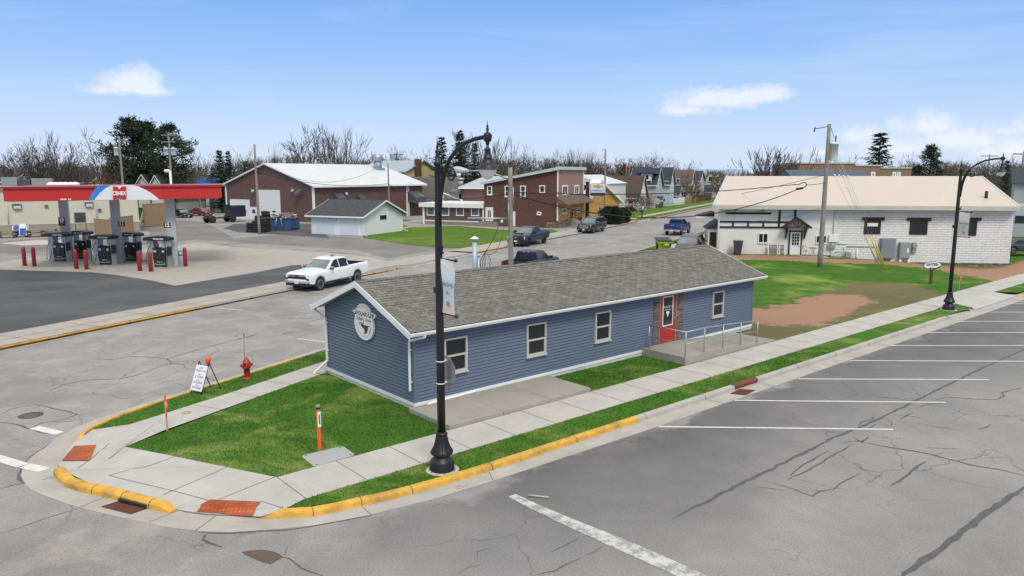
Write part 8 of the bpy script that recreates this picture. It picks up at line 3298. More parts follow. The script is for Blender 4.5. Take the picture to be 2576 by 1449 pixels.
ez_, rz_ = zat(t.location, 432), AT(1022, 404, 148).z
M_yelw = mat('yellow_render', (.56, .45, .20), .8, var=.06)
gable(t, 0, L_, 0, 13, -.2, ez_, rz_, M_yelw, mat_ribs('blue_grey_roof', (.33, .40, .46), .5, .5, 0, .4, .8), M_steel, 'x', .5, .15, .4)
mb = MB(M_brick)
mb.box((L_ + .02, 3.3, ez_ - 2), (L_ + .9, 4.6, rz_ + .3))
mb.build('chimney', t)
mb = MB(mat('grey_block', (.22, .21, .20), .85, var=.2))
mb.box((L_ * .72, -6, -.2), (L_ + 12, -.2, ez_ - 1.0))
mb.build('side_wing', t)
def frontal(label, u0, u1, ve, vr, Y, wm, rm, ridge='x', az=95, name='house', wins=(), depth=9., cat='house'):
 p = AT(u0, 470, Y)
 p.z = 0
 t = thing(name, label, cat, p, az)
 L_ = ulen(p, az, u1)
 ez_ = zat(p, ve)
 rz_ = zat(mw(t) @ Vector((L_ / 2, depth / 2 if ridge == 'x' else 0, 0)), vr)
 gable(t, 0, L_, 0, depth, -.2, ez_, max(rz_, ez_ + .6), wm, rm, M_trim, ridge, .45, .12, .4)
 fw_ = wall((0, 0, 0), (L_, 0, 0))
 for x, z, w, h_ in wins:
  window(t, fw_, L_ * x - w / 2, z, L_ * x + w / 2, z + h_, M_trim, M_glass, .12, 'hung', .07)
 return t, L_, ez_, rz_
t, L_, e_, r_ = frontal('cream gabled house with two attic windows behind the canopy logo', 300, 354, 459, 431, 138, M_cream, M_tanr, 'y', wins=[(.42, 5.2, .9, 1.4), (.56, 5.2, .9, 1.4)])
t, L_, e_, r_ = frontal('house with tan roof and brick chimney left of the cream gable', 232, 300, 462, 434, 142, M_cream, M_tanr, 'x')
mb = MB(M_brick)
mb.box((L_ * .52, -.6, 0), (L_ * .52 + 1.5, .6, r_ + 1.2))
mb.build('chimney', t)
t, L_, e_, r_ = frontal('grey house with white trimmed dark gable behind the rooftop units', 118, 178, 455, 428, 140, M_lgrey, M_dgrey, 'y', wins=[(.5, 4.5, 2.4, 1.8)])
frontal('dark roofed grey house at the left edge above the store', -40, 36, 456, 428, 145, M_lgrey, M_dgrey, 'x')
frontal('long low house with grey roof between the left trees', 178, 236, 457, 442, 150, M_lgrey, M_dgrey, 'x')
frontal('pale green gabled house left of the blue house', 346, 380, 462, 440, 133, mat_ribs('pale_green_boards', (.50, .54, .45), .2, .6, 1, .3, .88), M_dgrey, 'y')
frontal('second pale green gabled house touching the blue house', 380, 412, 464, 442, 131, mat_ribs('pale_green_boards2', (.48, .53, .44), .2, .6, 1, .3, .88), M_dgrey, 'y')
M_bhouse = mat_ribs('blue_boards', (.055, .11, .24), .2, .6, 1, .4, .8)
t, L_, e_, r_ = frontal('blue house gable with white trimmed windows behind the canopy', 404, 462, 462, 447, 172, M_bhouse, M_dgrey, 'y', wins=[(.35, 3.8, 1.5, 1.2), (.68, 3.8, 1.5, 1.2)])
frontal('long blue house wing with dark grey roof right of the blue gable', 463, 558, 462, 446, 174, M_bhouse, M_dgrey, 'x')
t = thing('pylon_sign', 'small blue lit sign above the roofs left of the workshop', 'sign', AT(522, 470, 150) * 1.0, 90)
t.location.z = 0
z_ = zat(t.location, 462)
mb = MB(mat('pylon_blue', (.03, .17, .62), .4))
mb.box((-2, -.2, z_ - .1), (2, .2, z_ + .9))
mb.build('cabinet', t)
mb = MB(M_steel)
mb.cyl((0, 0, 0), (0, 0, z_), .15, n=8)
mb.build('post', t)
t = frontal('low grey sheds behind the station canopy end', 500, 572, 476, 466, 160, M_lgrey, M_dgrey, 'x', name='grey_sheds', cat='shed')
# ------------ behind the white building
M_tanb = mat_brick('tan_brick', (.30, .175, .115), (.25, .14, .09), (.26, .20, .15), .4, .1, .012, .2, .15, .85)
p = AT(2008, 470, 118)
p.z = 0
t = thing('tan_brick_block', 'long stepped tan brick building above the white building roof', 'building', p, 90)
xs_ = [AT(u, 440, 118).x - p.x for u in (2008, 2150, 2215, 2292)]
for (a, b_, v) in ((0, 1, 412), (1, 2, 418), (2, 3, 424)):
 mb = MB(M_tanb)
 zz_ = AT(2100, v, 118).z
 mb.box((xs_[a] + (.01 if a else 0), 0, -.3), (xs_[b_], 12, zz_))
 mb.use(M_frame)
 mb.box((xs_[a] + .01, -.12, zz_), (xs_[b_], 12, zz_ + .22))
 mb.build('wall', t)
fw_ = wall((0, 0, 0), (xs_[3], 0, 0))
for pa, pb in ((zE(1030, 655), zE(1080, 588)), (zE(1245, 655), zE(1290, 590)), (zE(1292, 655), zE(1335, 590))):
 r_ = rect(t, 1, 0, pa, pb)
 window(t, fw_, r_[0], r_[1], r_[2], r_[3], M_trim, M_glass, .25, 'hung', .1)
p2_ = AT(2000, 470, 100)
p2_.z = 0
t = thing('navy_roof_building', 'low building with dark navy sheet roof in front of the tan brick', 'building', p2_, 90)
L_ = AT(2192, 440, 100).x - p2_.x
za_, zb_ = AT(2100, 452, 100).z, AT(2100, 427, 103).z
mb = MB(M_lgrey)
mb.box((0, 0, -.3), (L_, 6, za_))
mb.build('wall', t)
mb = MB(mat_ribs('navy_sheet', (.055, .075, .115), .4, .5, 0, .3, .85))
mb.prism([(-.3, -.5, za_ - .1), (-.3, 3.2, zb_), (-.3, 6.6, za_)], (L_ + .6, 0, 0))
mb.build('roof', t)
house('small grey gabled house right of the tan brick building', (2330, 478), 2292, 2345, 446, 438, M_lgrey, M_dgrey, 'x', maxw=8, az=100)
p = AT(2552, 470, 95)
p.z = 0
t = thing('grey_shop', 'grey building with dark slate roof at the right edge behind the camper', 'building', p, 122)
mb = MB(M_lgrey)
mb.box((0, 0, -1), (16, 10, AT(2560, 460, 95).z))
mb.build('wall', t)
mb = MB(M_navyr)
z_ = AT(2560, 460, 95).z
mb.prism([(-.4, -.5, z_), (-.4, 5, z_ + 2.0), (-.4, 10.5, z_)], (17, 0, 0))
mb.build('roof', t)
p = AT(2549, 560, 78)
p.z = lawnz(p.x, p.y) - .3
t = thing('camper_trailer', 'pale grey camper trailer with dark lettering at the right edge behind the white building', 'camper', p, 112)
zb_, zt_ = AT(2560, 563, 78).z, AT(2560, 513, 78).z
zt_, zb_ = zt_ - p.z, zb_ - p.z
mb = MB(mat('camper_grey', (.42, .47, .50), .4, var=.05))
pr_ = [(0, 0, zb_), (9, 0, zb_), (9, 0, zt_), (.9, 0, zt_), (.15, 0, zt_ - .5), (0, 0, zt_ - 1.2)]
mb.prism(pr_, (0, 2.4, 0))
mb.build('body', t, bev=.08)
mb = MB(M_blackp)
mb.box((.12, -.03, zb_ + .1), (6, 0, zb_ + .85))
mb.build('window_band', t)
mb = MB(M_black)
mb.mesh(text('RRYLA', .75, .15, .01, .95), Matrix.Translation((2.6, -.02, zt_ - .75)) @ Rx)
mb.build('lettering', t)
for x in (3.5, 4.6):
 mb = MB(M_rubber)
 mb.lathe([(.2, -.12), (.38, -.12), (.38, .12), (.2, .12)], 14, axis='y')
 w_ = mb.build('wheel', t)
 w_.location = (x, .25, .38)
sedan('dark grey car parked in front of the camper at the right edge', AT(2572, 592, 72.5) * 1.0 + Vector((0, 0, -AT(2572, 592, 72.5).z + lawnz(AT(2572, 592, 72.5).x, 72.5) + .25)), 88, paint('charcoal', (.05, .06, .07), .2))
g = G(1653, 536)
t = thing('street_sign', 'grey back of an octagonal sign standing in the grass before the houses', 'sign', g, LAZ)
h_ = zat(g, 502)
mb = MB(M_steel)
mb.cyl((0, 0, 0), (0, 0, h_ + .3), .05, n=6)
mb.build('post', t)
mb = MB(mat('sign_back', (.40, .41, .41), .5))
oc_ = [(.62 * math.cos(rad(22.5 + 45 * k)), .62 * math.sin(rad(22.5 + 45 * k))) for k in range(8)]
mb.prism([(-.06, a, h_ - .35 + b_) for a, b_ in oc_], (.02, 0, 0))
mb.build('plate', t)
g = G(1669, 632, BZ)
t = thing('lime_bin', 'lime green wheeled waste skip with dark arms beyond the shop roof', 'bin', g, 92)
sc_ = g.y / FPX
w, h_ = 16 * sc_, zat(g, 606) - BZ
M_lime = mat('lime', (.34, .56, .02), .45, var=.04)
mb = MB(M_lime)
a = [(-w * .82, -.05, .12), (w * .82, -.05, .12), (w * .82, 1.3, .12), (-w * .82, 1.3, .12)]
b_ = [(-w, -.45, h_), (w, -.45, h_), (w, 1.4, h_), (-w, 1.4, h_)]
for i in range(4):
 mb.face([a[i], a[(i + 1) % 4], b_[(i + 1) % 4], b_[i]])
mb.face(a[::-1])
mb.box((-w - .06, -.52, h_ - .18), (w + .06, -.42, h_ + .02))
mb.build('body', t)
mb = MB(M_blackp)
mb.prism([(-w - .1, -.6, h_ + .02), (w + .1, -.6, h_ + .02), (w + .1, 1.5, h_ + .16), (-w - .1, 1.5, h_ + .16)], (0, 0, .06))
mb.build('lid', t)
for s_ in (-1, 1):
 mb = MB(M_blackp)
 mb.prism([(s_ * w * 1.0, -.3, h_ * .85), (s_ * w * 1.16, -.3, h_ * .85), (s_ * w * 1.0, -.1, .1), (s_ * w * .86, -.1, .1)], (0, .8, 0))
 mb.build('side_arm', t)
mb = MB(M_white)
mb.box((0, -.44, h_ * .62), (w * .7, -.40, h_ * .8))
mb.build('decal', t)
for lab, u, v, vt in (('orange channel marker post by the minivan, taller of the two', 1724, 617, 598), ('orange marker post left of the taller one by the minivan', 1717, 618, 604)):
 g = G(u, v, BZ)
 mb = MB(M_orange)
 mb.lathe([(.09, 0), (.07, zat(g, vt) - BZ), (0, zat(g, vt) - BZ + .02)], 8)
 o = mb.build('marker_post')
 o.location = g
 tag(o, lab, 'marker post', 'orange markers by the minivan')
# ------------------------------------------------------------------ poles and cables
def wood_pole(label, base, top_px=None, top_v=None, r0=.17, r1=.11, lean=None, name='utility_pole', mm=None):
 t = thing(name, label, 'utility pole', base, 90)
 if top_px:
  tp = AT(top_px[0], top_px[1], base.y) - base
 else:
  tp = Vector((0, 0, zat(base, top_v) - base.z))
 mb = MB(mm or M_pole)
 k = 8
 mb.tube([Vector((0, 0, -.3)).lerp(tp, i / k) for i in range(k + 1)], [r0 + (r1 - r0) * i / k for i in range(k + 1)], 12)
 mb.build('pole', t)
 return t, tp
def cable(label, a, b_, sag, r=.018, grp='overhead cables', n=18):
 a, b_ = Vector(a), Vector(b_)
 pts_ = [a.lerp(b_, i / n) + Vector((0, 0, -4 * sag * (i / n) * (1 - i / n))) - a for i in range(n + 1)]
 mb = MB(M_wire)
 mb.tube(pts_, r, 4)
 o = mb.build('power_cable', uv=False)
 o.location = a
 return tag(o, label, 'cable', grp)
def transformer(t, c, r=.28, h_=.95):
 mb = MB(mat('transformer_grey', (.74, .80, .84), .45, var=.05))
 mb.lathe([(r * .9, 0), (r, .05), (r, h_ - .1), (r * 1.06, h_ - .1), (r * 1.06, h_), (r * .5, h_ + .06), (0, h_ + .08)], 16, c)
 for a in (-.1, .1):
  mb.cyl((c[0] + a, c[1] - .1, c[2] + h_), (c[0] + a, c[1] - .1, c[2] + h_ + .25), .03, n=6)
 mb.build('transformer', t)
lo, hi = 5., 60.
for _ in range(50):
 m_ = (lo + hi) / 2
 if proj(Lg(m_, 1.25, BZ))[0] < 1286: lo = m_
 else: hi = m_
pb_ = Lg(lo, 1.25, BZ)
pole1, tp1 = wood_pole('weathered wooden pole with a cobra street light behind the shop roof', pb_, (1283.5, 421), r0=.16, r1=.13)
I1 = pb_
mb = MB(M_steel)
e_ = AT(1178, 430, pb_.y) - I1
s_ = AT(1281, 452, pb_.y) - I1
mb.tube([s_, s_.lerp(e_, .35) + Vector((0, 0, .16)), s_.lerp(e_, .7) + Vector((0, 0, .16)), e_], .045, 8)
mb.build('lamp_arm', pole1)
mb = MB(mat('cobra_grey', (.45, .50, .52), .4))
mb.m = Matrix.Translation(e_) @ Matrix.Rotation(rad(6), 4, 'Y')
mb.lathe([(0, -.95), (.12, -.92), (.19, -.75), (.2, -.45), (.14, -.15), (.06, .05), (0, .06)], 14, axis='x')
mb.build('lamp_head', pole1)
mb = MB(M_globe)
mb.lathe([(.15, 0), (.13, -.12), (.07, -.2), (0, -.22)], 12, e_ + Vector((-.55, 0, -.14)))
mb.build('lamp_lens', pole1)
mb = MB(M_steel)
a, b_ = AT(1176, 549, pb_.y) - I1, AT(1281, 550, pb_.y) - I1
mb.tube([a, b_], .06, 8)
mb.build('signal_arm', pole1)
mb = MB(M_white)
mb.lathe([(0, -.14), (.09, -.08), (.09, .03), (0, .08)], 8, AT(1262, 556, pb_.y) - I1)
mb.build('bracket_lamp', pole1)
mb = MB(M_steel)
for q in ((1279, 500, 585), (1291, 470, 520)):
 mb.tube([AT(q[0], q[1], pb_.y - .15) - I1, AT(q[0] + .6, q[2], pb_.y - .15) - I1], .03, 5)
mb.build('riser_conduit', pole1)
gp = GL(2062, 672)
pole2, tp2 = wood_pole('tall leaning wooden pole with a grey transformer before the white building', gp, (2086.5, 312), r0=.20, r1=.13)
q = AT(2096, 404, gp.y) - gp
transformer(pole2, (q.x, 0, q.z), .30, 1.3)
mb = MB(M_wire)
a = AT(2084, 318, gp.y) - gp
mb.tube([a, AT(2052, 324, gp.y) - gp], .03, 5)
mb.tube([AT(2050, 320, gp.y) - gp, AT(2048, 332, gp.y) - gp], .05, 5)
mb.tube([AT(2090, 320, gp.y) - gp, AT(2098, 345, gp.y) - gp], .02, 5)
mb.lathe([(.05, 0), (.06, .1), (.05, .45), (0, .5)], 6, AT(2102, 358, gp.y) - gp)
mb.build('insulator_arm', pole2)
mb = MB(M_white)
for k in range(4):
 mb.lathe([(0, -.12), (.07, -.06), (.07, .05), (0, .1)], 6, AT(2100 + 11 * k, 441 + k * 1.0, gp.y) - gp)
mb.build('insulator', pole2)
for k, (u0, v0, u1, v1) in enumerate(((2085, 330, 2232, 682), (2086, 372, 2228, 680), (2087, 345, 2222, 676), (2088, 420, 2212, 668), (2086, 352, 2204, 662))):
 ga_ = GL(u1, v1)
 top_ = gp + (AT(u0, v0, gp.y) - gp)
 d_ = top_ - ga_
 t = thing('guy_wire', ('steel guy wire with yellow guard, rightmost of the five', 'steel guy wire with yellow guard, second from the right', 'steel guy wire with yellow guard, middle of the five', 'steel guy wire with yellow guard, second from the left', 'steel guy wire with yellow guard, leftmost of the five')[k], 'guy wire', ga_, 90, 'guy wires before the grey cabinets')
 mb = MB(M_steel)
 mb.tube([(0, 0, 0), d_], .010, 4)
 mb.build('wire', t)
 mb = MB(mat('guard_yellow', (.62, .48, .06), .5))
 mb.tube([(0, 0, 0), d_.normalized() * 2.9], .035, 6)
 mb.build('guard', t)
g = G(653, 589)
pole3, tp3 = wood_pole('grey wooden pole in front of the brown workshop doors', g, (640, 363), r0=.17, r1=.12)
mb = MB(M_wire)
mb.tube([AT(645, 432, g.y) - g, AT(655, 436, g.y) - g], .12, 6)
mb.build('bracket', pole3)
g3 = g
g4 = AT(980, 560, 99)
g4.z = 0
pole4, tp4 = wood_pole('thin brown pole behind the white garage', g4, (976, 411), r0=.12, r1=.09)
g5 = AT(310, 470, 122)
g5.z = 0
pole5, tp5 = wood_pole('grey pole with one transformer left of the big pines', g5, (299, 344), r0=.2, r1=.14)
q = AT(293.5, 391, g5.y) - g5
transformer(pole5, (q.x, 0, q.z), .38, 1.25)
mb = MB(M_steel)
mb.tube([AT(302, 352, g5.y) - g5, AT(318, 352, g5.y) - g5], .06, 5)
mb.lathe([(0, -.3), (.25, -.2), (.2, .2), (0, .3)], 8, AT(318, 353, g5.y) - g5, axis='x')
mb.build('lamp_arm', pole5)
g6 = AT(431, 470, 124)
g6.z = 0
pole6, tp6 = wood_pole('pole with crossarm and two transformers among the big pines', g6, (424, 336), r0=.2, r1=.14)
for u in (419, 437):
 q = AT(u, 390, g6.y) - g6
 transformer(pole6, (q.x, 0, q.z), .42, 1.1)
mb = MB(M_pole)
for v, w in ((340, 1.2), (357, 1.1)):
 a = AT(425, v, g6.y) - g6
 mb.box((a.x - w, -.25, a.z - .07), (a.x + w, -.1, a.z + .07))
mb.build('crossarm', pole6)
g7 = AT(434, 520, 100)
g7.z = 0
t = thing('yard_light', 'white steel yard light pole behind the canopy', 'yard light', g7, 90)
z_ = AT(434, 430, 100).z
mb = MB(M_white)
mb.cyl((0, 0, 0), (0, 0, z_), .14, n=10)
mb.build('pole', t)
mb = MB(M_white)
mb.lathe([(0, -.5), (.2, -.4), (.22, .1), (0, .35)], 10, (-.3, 0, z_), axis='x')
mb.build('lamp_head', t)
g8 = G(1521, 556)
g8.y += 6
pole8, tp8 = wood_pole('steel grey pole with a cobra light beside the dealer sign', Vector((AT(1521, 550, 126).x, 126, 0)), (1523, 374), r0=.17, r1=.12)
b8 = pole8.location
mb = MB(M_steel)
mb.tube([AT(1522, 425, 126) - b8, AT(1533, 414, 126) - b8, AT(1548, 413, 126) - b8], .07, 6)
mb.tube([AT(1523, 375, 126) - b8, AT(1514, 379, 126) - b8], .05, 5)
mb.lathe([(0, -.4), (.22, -.2), (.2, .3), (0, .5)], 8, AT(1551, 413.5, 126) - b8, axis='x')
mb.build('lamp_arm', pole8)
for lab, u, vt, Y, w in (('far pole with crossarm and transformer at the right edge', 2567, 381, 120, 1.7), ('distant crossarm pole between the right hand conifers', 2482, 388, 170, 1.9), ('distant pole left of the spruce beyond the yellow gable', 392 * 0 + 1000, 385, 190, 1.6), ('far pole beyond the brick shop roof', 1735 * 0 + 1177, 405, 170, .8)):
 b_ = AT(u, 470, Y)
 b_.z = 0
 t, tp = wood_pole(lab, b_, top_v=vt, r0=.2, r1=.14)
 mb = MB(M_pole)
 mb.box((-w, -.1, tp.z - .5), (w, .1, tp.z - .3))
 mb.build('crossarm', t)
 if u == 2567: transformer(t, (.9, 0, tp.z - 4), .4, 1.6)
for lab, u, v0, Y in (('grey street light pole among the far trees, left of the two', 1575, 412, 170), ('grey street light pole among the far trees, right of the two', 1582, 408, 172)):
 b_ = AT(u, 470, Y)
 b_.z = 0
 wood_pole(lab, b_, top_v=v0, r0=.16, r1=.12)
P1 = lambda u, v: AT(u, v, pb_.y)
P2 = lambda u, v: AT(u, v, gp.y)
spl = AT(2012, 474, 55)
cable('thick black cable sagging from the shop pole to the splice before the white roof', P1(1291, 488), spl, 1.75, .032)
cable('upper black cable running level toward the splice loop', P1(1289, 484), AT(2000, 464, 55), .35, .028)
lp = thing('cable_splice', 'black looped cable splice hanging before the cream roof', 'cable', spl, 90)
mb = MB(M_wire)
mb.tube([AT(u, v, 55) - spl for u, v in ((2000, 464), (2008, 465), (2014, 462), (2022, 459), (2027, 460), (2029, 465), (2025, 470), (2018, 473), (2006, 475))], .035, 6)
mb.build('loop', lp)
mb = MB(M_wire)
mb.tube([AT(2003, 476, 55) - spl, AT(2020, 473, 55) - spl], .09, 6)
mb.build('sleeve', lp)
cable('cable from the splice to the tall leaning pole', AT(2027, 465, 55), P2(2077, 459), .05, .02)
cable('thin cable from the tall pole down to the wall corner', P2(2076, 520), mw(wb) @ Vector((2, -.1, wzE - 1.5)), .3, .012)
cable('cable running left from the shop pole toward the thin brown pole', P1(1281, 487), g4 + AT(978, 470, 99) - Vector((g4.x, g4.y, 0)), .6, .024) if False else cable('cable running left from the shop pole toward the thin brown pole', P1(1281, 487), AT(977, 462, 99), 1.0, .026)
cable('cable from the thin brown pole to the workshop pole', AT(977, 462, 99), AT(645, 433, g3.y), .8, .03)
cable('upper cable from the workshop pole to the roof ventilator', AT(642, 410, g3.y), AT(950, 422, 112), 2.2, .02)
cable('slack service cable from the shop pole down to the service mast', P1(1281, 470), mast_top, .5, .016)
cable('second slack service cable from the shop pole toward the mast', P1(1280, 500), mast_top + Vector((.15, 0, -.1)), .9, .012)
cable('cable from the shop pole up past the brick shop', P1(1284, 446), AT(1478, 487, 112), .5, .02)
cable('cable crossing the street before the row of houses', AT(1478, 510, 112), AT(2076, 440, gp.y), 1.2, .02)
cable('high line between the transformer poles over the station', AT(300, 347, 122), AT(424, 360, 124), 1.2, .02)
cable('high line from the transformer pole toward the right hand trees', AT(424, 345, 124), AT(640, 430, 150), 1.5, .018)
cable('far line over the houses', AT(1523, 405, 126), AT(1180, 408, 170), 1.2, .02)
# ------------------------------------------------------------------ trees
rt = random.Random(21)
M_bark = mat('bark', (.055, .044, .038), .95, var=.3, scale=3)
M_twig = mat('twigs', (.068, .054, .046), .95, var=.25, scale=.5)
M_twigr = mat('twigs_red', (.095, .042, .038), .95, var=.25, scale=.5)
M_twigy = mat('twigs_tan', (.095, .08, .056), .95, var=.25, scale=.5)
M_spruce = mat('spruce_needles', (.020, .042, .022), .9, var=.35, scale=.7)
M_pine = mat('pine_needles', (.028, .052, .022), .9, var=.4, scale=.5)
def bare_tree(h, kind, seed, twig, kr=None):
 r_ = random.Random(seed)
 tb, cb = MB(M_bark), MB(twig)
 up = {'vase': .07, 'round': .03, 'tall': .14, 'poll': .12, 'multi': .20}[kind]
 maxl = 6 if kind == 'round' else 5
 wide = {'vase': .50, 'round': .66, 'tall': .38, 'poll': .42, 'multi': .30}[kind]
 def rv(a):
  return Vector((r_.uniform(-a, a), r_.uniform(-a, a), r_.uniform(-a, a)))
 def grow(p, d_, L_, r, lv):
  d_ = d_.normalized()
  nseg = 4 if lv < 3 else 3
  pts_ = [p]
  sides = []
  for i in range(nseg):
   d_ = (d_ + rv(.05 if lv == 0 else .17) + Vector((0, 0, up * (.4 if lv < 2 else .8)))).normalized()
   p = p + d_ * L_ / nseg
   pts_.append(p)
   if lv >= 1 and i < nseg - 1:
    sides.append((p, d_, r * (1 - .3 * (i + 1) / nseg)))
  rr = [max(.024 / (kr or 1), r * (1 - .30 * i / nseg)) for i in range(nseg + 1)]
  if lv <= 1:
   tb.tube(pts_, rr, 7 if lv == 0 else 5, caps=False)
  elif lv <= 3:
   cb.tube(pts_, rr, 3, caps=False)
  else:
   a = pts_[0]
   w = d_.cross(rv(1)).normalized() * max(rr[0], .026 / (kr or 1))
   for q in pts_[1:-1]:
    cb.face([a - w, a + w, q + w * .85, q - w * .85])
    a = q
   cb.face([a - w * .85, a + w * .85, pts_[-1]])
  if lv >= maxl: return
  n_ = {0: r_.randint(3, 4) if kind != 'tall' else 2}.get(lv, r_.choice((2, 2, 3)))
  if kind in ('multi', 'poll', 'round') and lv == 0: n_ = 6 if kind != 'round' else 5
  a0 = r_.uniform(0, 6.28)
  for k in range(n_):
   a = a0 + 6.283 * k / n_ + r_.uniform(-.4, .4)
   o1 = d_.orthogonal().normalized()
   o2 = d_.cross(o1)
   sp_ = wide * r_.uniform(.55, 1.2) * (1.2 if lv == 0 else 1)
   nd = d_ + (o1 * math.cos(a) + o2 * math.sin(a)) * sp_
   f = r_.uniform(.66, .92) if lv else r_.uniform(1.0, 1.35)
   if kind == 'poll' and lv == 0: f = r_.uniform(1.3, 2.2)
   grow(p, nd, L_ * f, rr[-1] * (.70 if n_ > 2 else .80), lv + 1)
  for q, dd, rq_ in sides:
   if r_.random() < ((.35 if kind == 'vase' else .55) if lv < 2 else .72):
    a = r_.uniform(0, 6.28)
    o1 = dd.orthogonal().normalized()
    o2 = dd.cross(o1)
    grow(q, dd + (o1 * math.cos(a) + o2 * math.sin(a)) * wide * 1.35, L_ * r_.uniform(.45, .75), rq_ * .52, min(maxl, lv + (2 if lv < 2 else 1)))
 L0 = h * {'vase': .36, 'round': .15, 'tall': .42, 'poll': .22, 'multi': .06}[kind]
 if kind == 'multi':
  grow(Vector((0, 0, 0)), Vector((0, 0, 1)), L0, h * .016 / (kr or 1), 0)
  for k in range(10):
   a = k * .63
   grow(Vector((.2 * math.cos(a), .2 * math.sin(a), .3)), Vector((math.cos(a) * .28, math.sin(a) * .28, 1)), h * .42, h * .009 / (kr or 1), 2)
 else:
  grow(Vector((0, 0, -.2)), Vector((r_.uniform(-.05, .05), r_.uniform(-.05, .05), 1)), L0, h * (.024 if kind != 'poll' else .034) / (kr or 1), 0)
 zmax = max(v.z for v in cb.v)
 k = h / zmax
 if kr is None:
  return bare_tree(h, kind, seed, twig, k)
 for m_ in (tb, cb):
  m_.v = [v * k for v in m_.v]
 return tb, cb
def spruce(h, R, seed, loose=0.):
 r_ = random.Random(seed)
 tb, cb = MB(M_bark), MB(M_spruce)
 tb.tube([(0, 0, -.2), (0, 0, h * .5), (0, 0, h)], [h * .018, h * .010, .02], 6, caps=False)
 z = h * .10
 while z < h * .985:
  f = 1 - z / h
  rad_ = R * (f ** .85) * r_.uniform(.72, 1.15) + .1
  nb = max(4, int(5 + 6 * f))
  a0 = r_.uniform(0, 6.28)
  for k in range(nb):
   a = a0 + 6.283 * k / nb + r_.uniform(-.25, .25)
   l = rad_ * r_.uniform(.6, 1.2)
   dx, dy = math.cos(a), math.sin(a)
   dz = -.25 + .5 * (1 - f) + r_.uniform(-.1, .1)
   zj = r_.uniform(-.22, .22)
   n_ = max(3, int(l / .28))
   for i in range(n_):
    q = (i + .6) / n_
    c = Vector((dx * l * q, dy * l * q, z + zj + dz * l * q + .14 * l * q * q))
    s_ = (.34 * (1 - .45 * q) + .08) * (1 + loose * .3)
    for _ in range(3):
     u = Vector((dx + r_.uniform(-.9, .9), dy + r_.uniform(-.9, .9), r_.uniform(-.8, .25))).normalized() * s_ * r_.uniform(.8, 1.5)
     w = u.cross(Vector((r_.uniform(-1, 1), r_.uniform(-1, 1), r_.uniform(-1, 1)))).normalized() * s_ * .24
     cb.face([c - w, c + w, c + u])
  z += (.24 + .22 * f) * (1 + loose * .35)
 return tb, cb
def pine(h, R, seed):
 r_ = random.Random(seed)
 tb, cb = MB(M_bark), MB(M_pine)
 tb.tube([(0, 0, -.2), (.1, 0, h * .4), (0, .1, h * .75), (0, 0, h * .97)], [h * .022, h * .017, h * .010, .05], 7, caps=False)
 z = h * .30
 while z < h:
  f = (z / h - .3) / .7
  env = R * (math.sin(PI * min(1, .22 + f * .80))) ** .7
  for k in range(r_.randint(3, 5)):
   a = r_.uniform(0, 6.28)
   l = env * r_.uniform(.55, 1.15)
   e = Vector((math.cos(a) * l, math.sin(a) * l, z + l * r_.uniform(.05, .35)))
   tb.tube([(0, 0, z - .3), e * .55 + Vector((0, 0, (z - .3) * .45)) - Vector((0, 0, .2)), e], [.09, .06, .03], 3, caps=False)
   for j in range(r_.randint(3, 5)):
    c0 = e.lerp(Vector((0, 0, z)), r_.uniform(0, .6)) + Vector((r_.uniform(-.7, .7), r_.uniform(-.7, .7), r_.uniform(-.2, .5)))
    cr = r_.uniform(.55, 1.0)
    for _ in range(26):
     d_ = Vector((r_.gauss(0, 1), r_.gauss(0, 1), r_.gauss(0, .55))).normalized()
     c = c0 + d_ * cr * r_.uniform(.2, .9)
     u = (d_ + Vector((0, 0, .5))).normalized() * r_.uniform(.25, .5)
     w = u.cross(Vector((r_.uniform(-1, 1), r_.uniform(-1, 1), r_.uniform(-1, 1)))).normalized() * .09
     cb.face([c - w, c + w, c + u])
  z += h * .042
 return tb, cb
PROTO = {}
def tree(label, u, vt, Y, kind='vase', var=0, twig='grey', wide=1., grp='bare trees behind the roofs', name='bare_tree', z0_=0., rot=None):
 b_ = AT(u, 470, Y)
 b_.z = z0_
 h = AT(u, vt, Y).z - z0_
 key = (kind, var, twig)
 t = bpy.data.objects.new(name, None)
 if key not in PROTO:
  COL.objects.link(t)
  if kind == 'spruce':
   tb, cb = spruce(12, 3.0, 100 + var)
  elif kind == 'loose':
   tb, cb = spruce(12, 3.3, 100 + var, .55)
  elif kind == 'pine':
   tb, cb = pine(14, 4.2, 300 + var)
  else:
   tb, cb = bare_tree(12, kind, 500 + var * 7, {'grey': M_twig, 'red': M_twigr, 'tan': M_twigy}[twig])
  tb.build('trunk', t, uv=False)
  cb.build('crown', t, uv=False)
  PROTO[key] = t
  PROTO[key, 'h'] = 14 if kind == 'pine' else 12
 else:
  bpy.data.objects.remove(t)
  t = dup(PROTO[key])
  t.name = name
 k = h / PROTO[key, 'h']
 t.location = b_
 t.scale = (k * wide, k * wide, k)
 t.rotation_euler = (0, 0, rt.uniform(0, 6.28) if rot is None else rot)
 return tag(t, label, 'tree', grp)
B = 'bare trees behind the roofs'
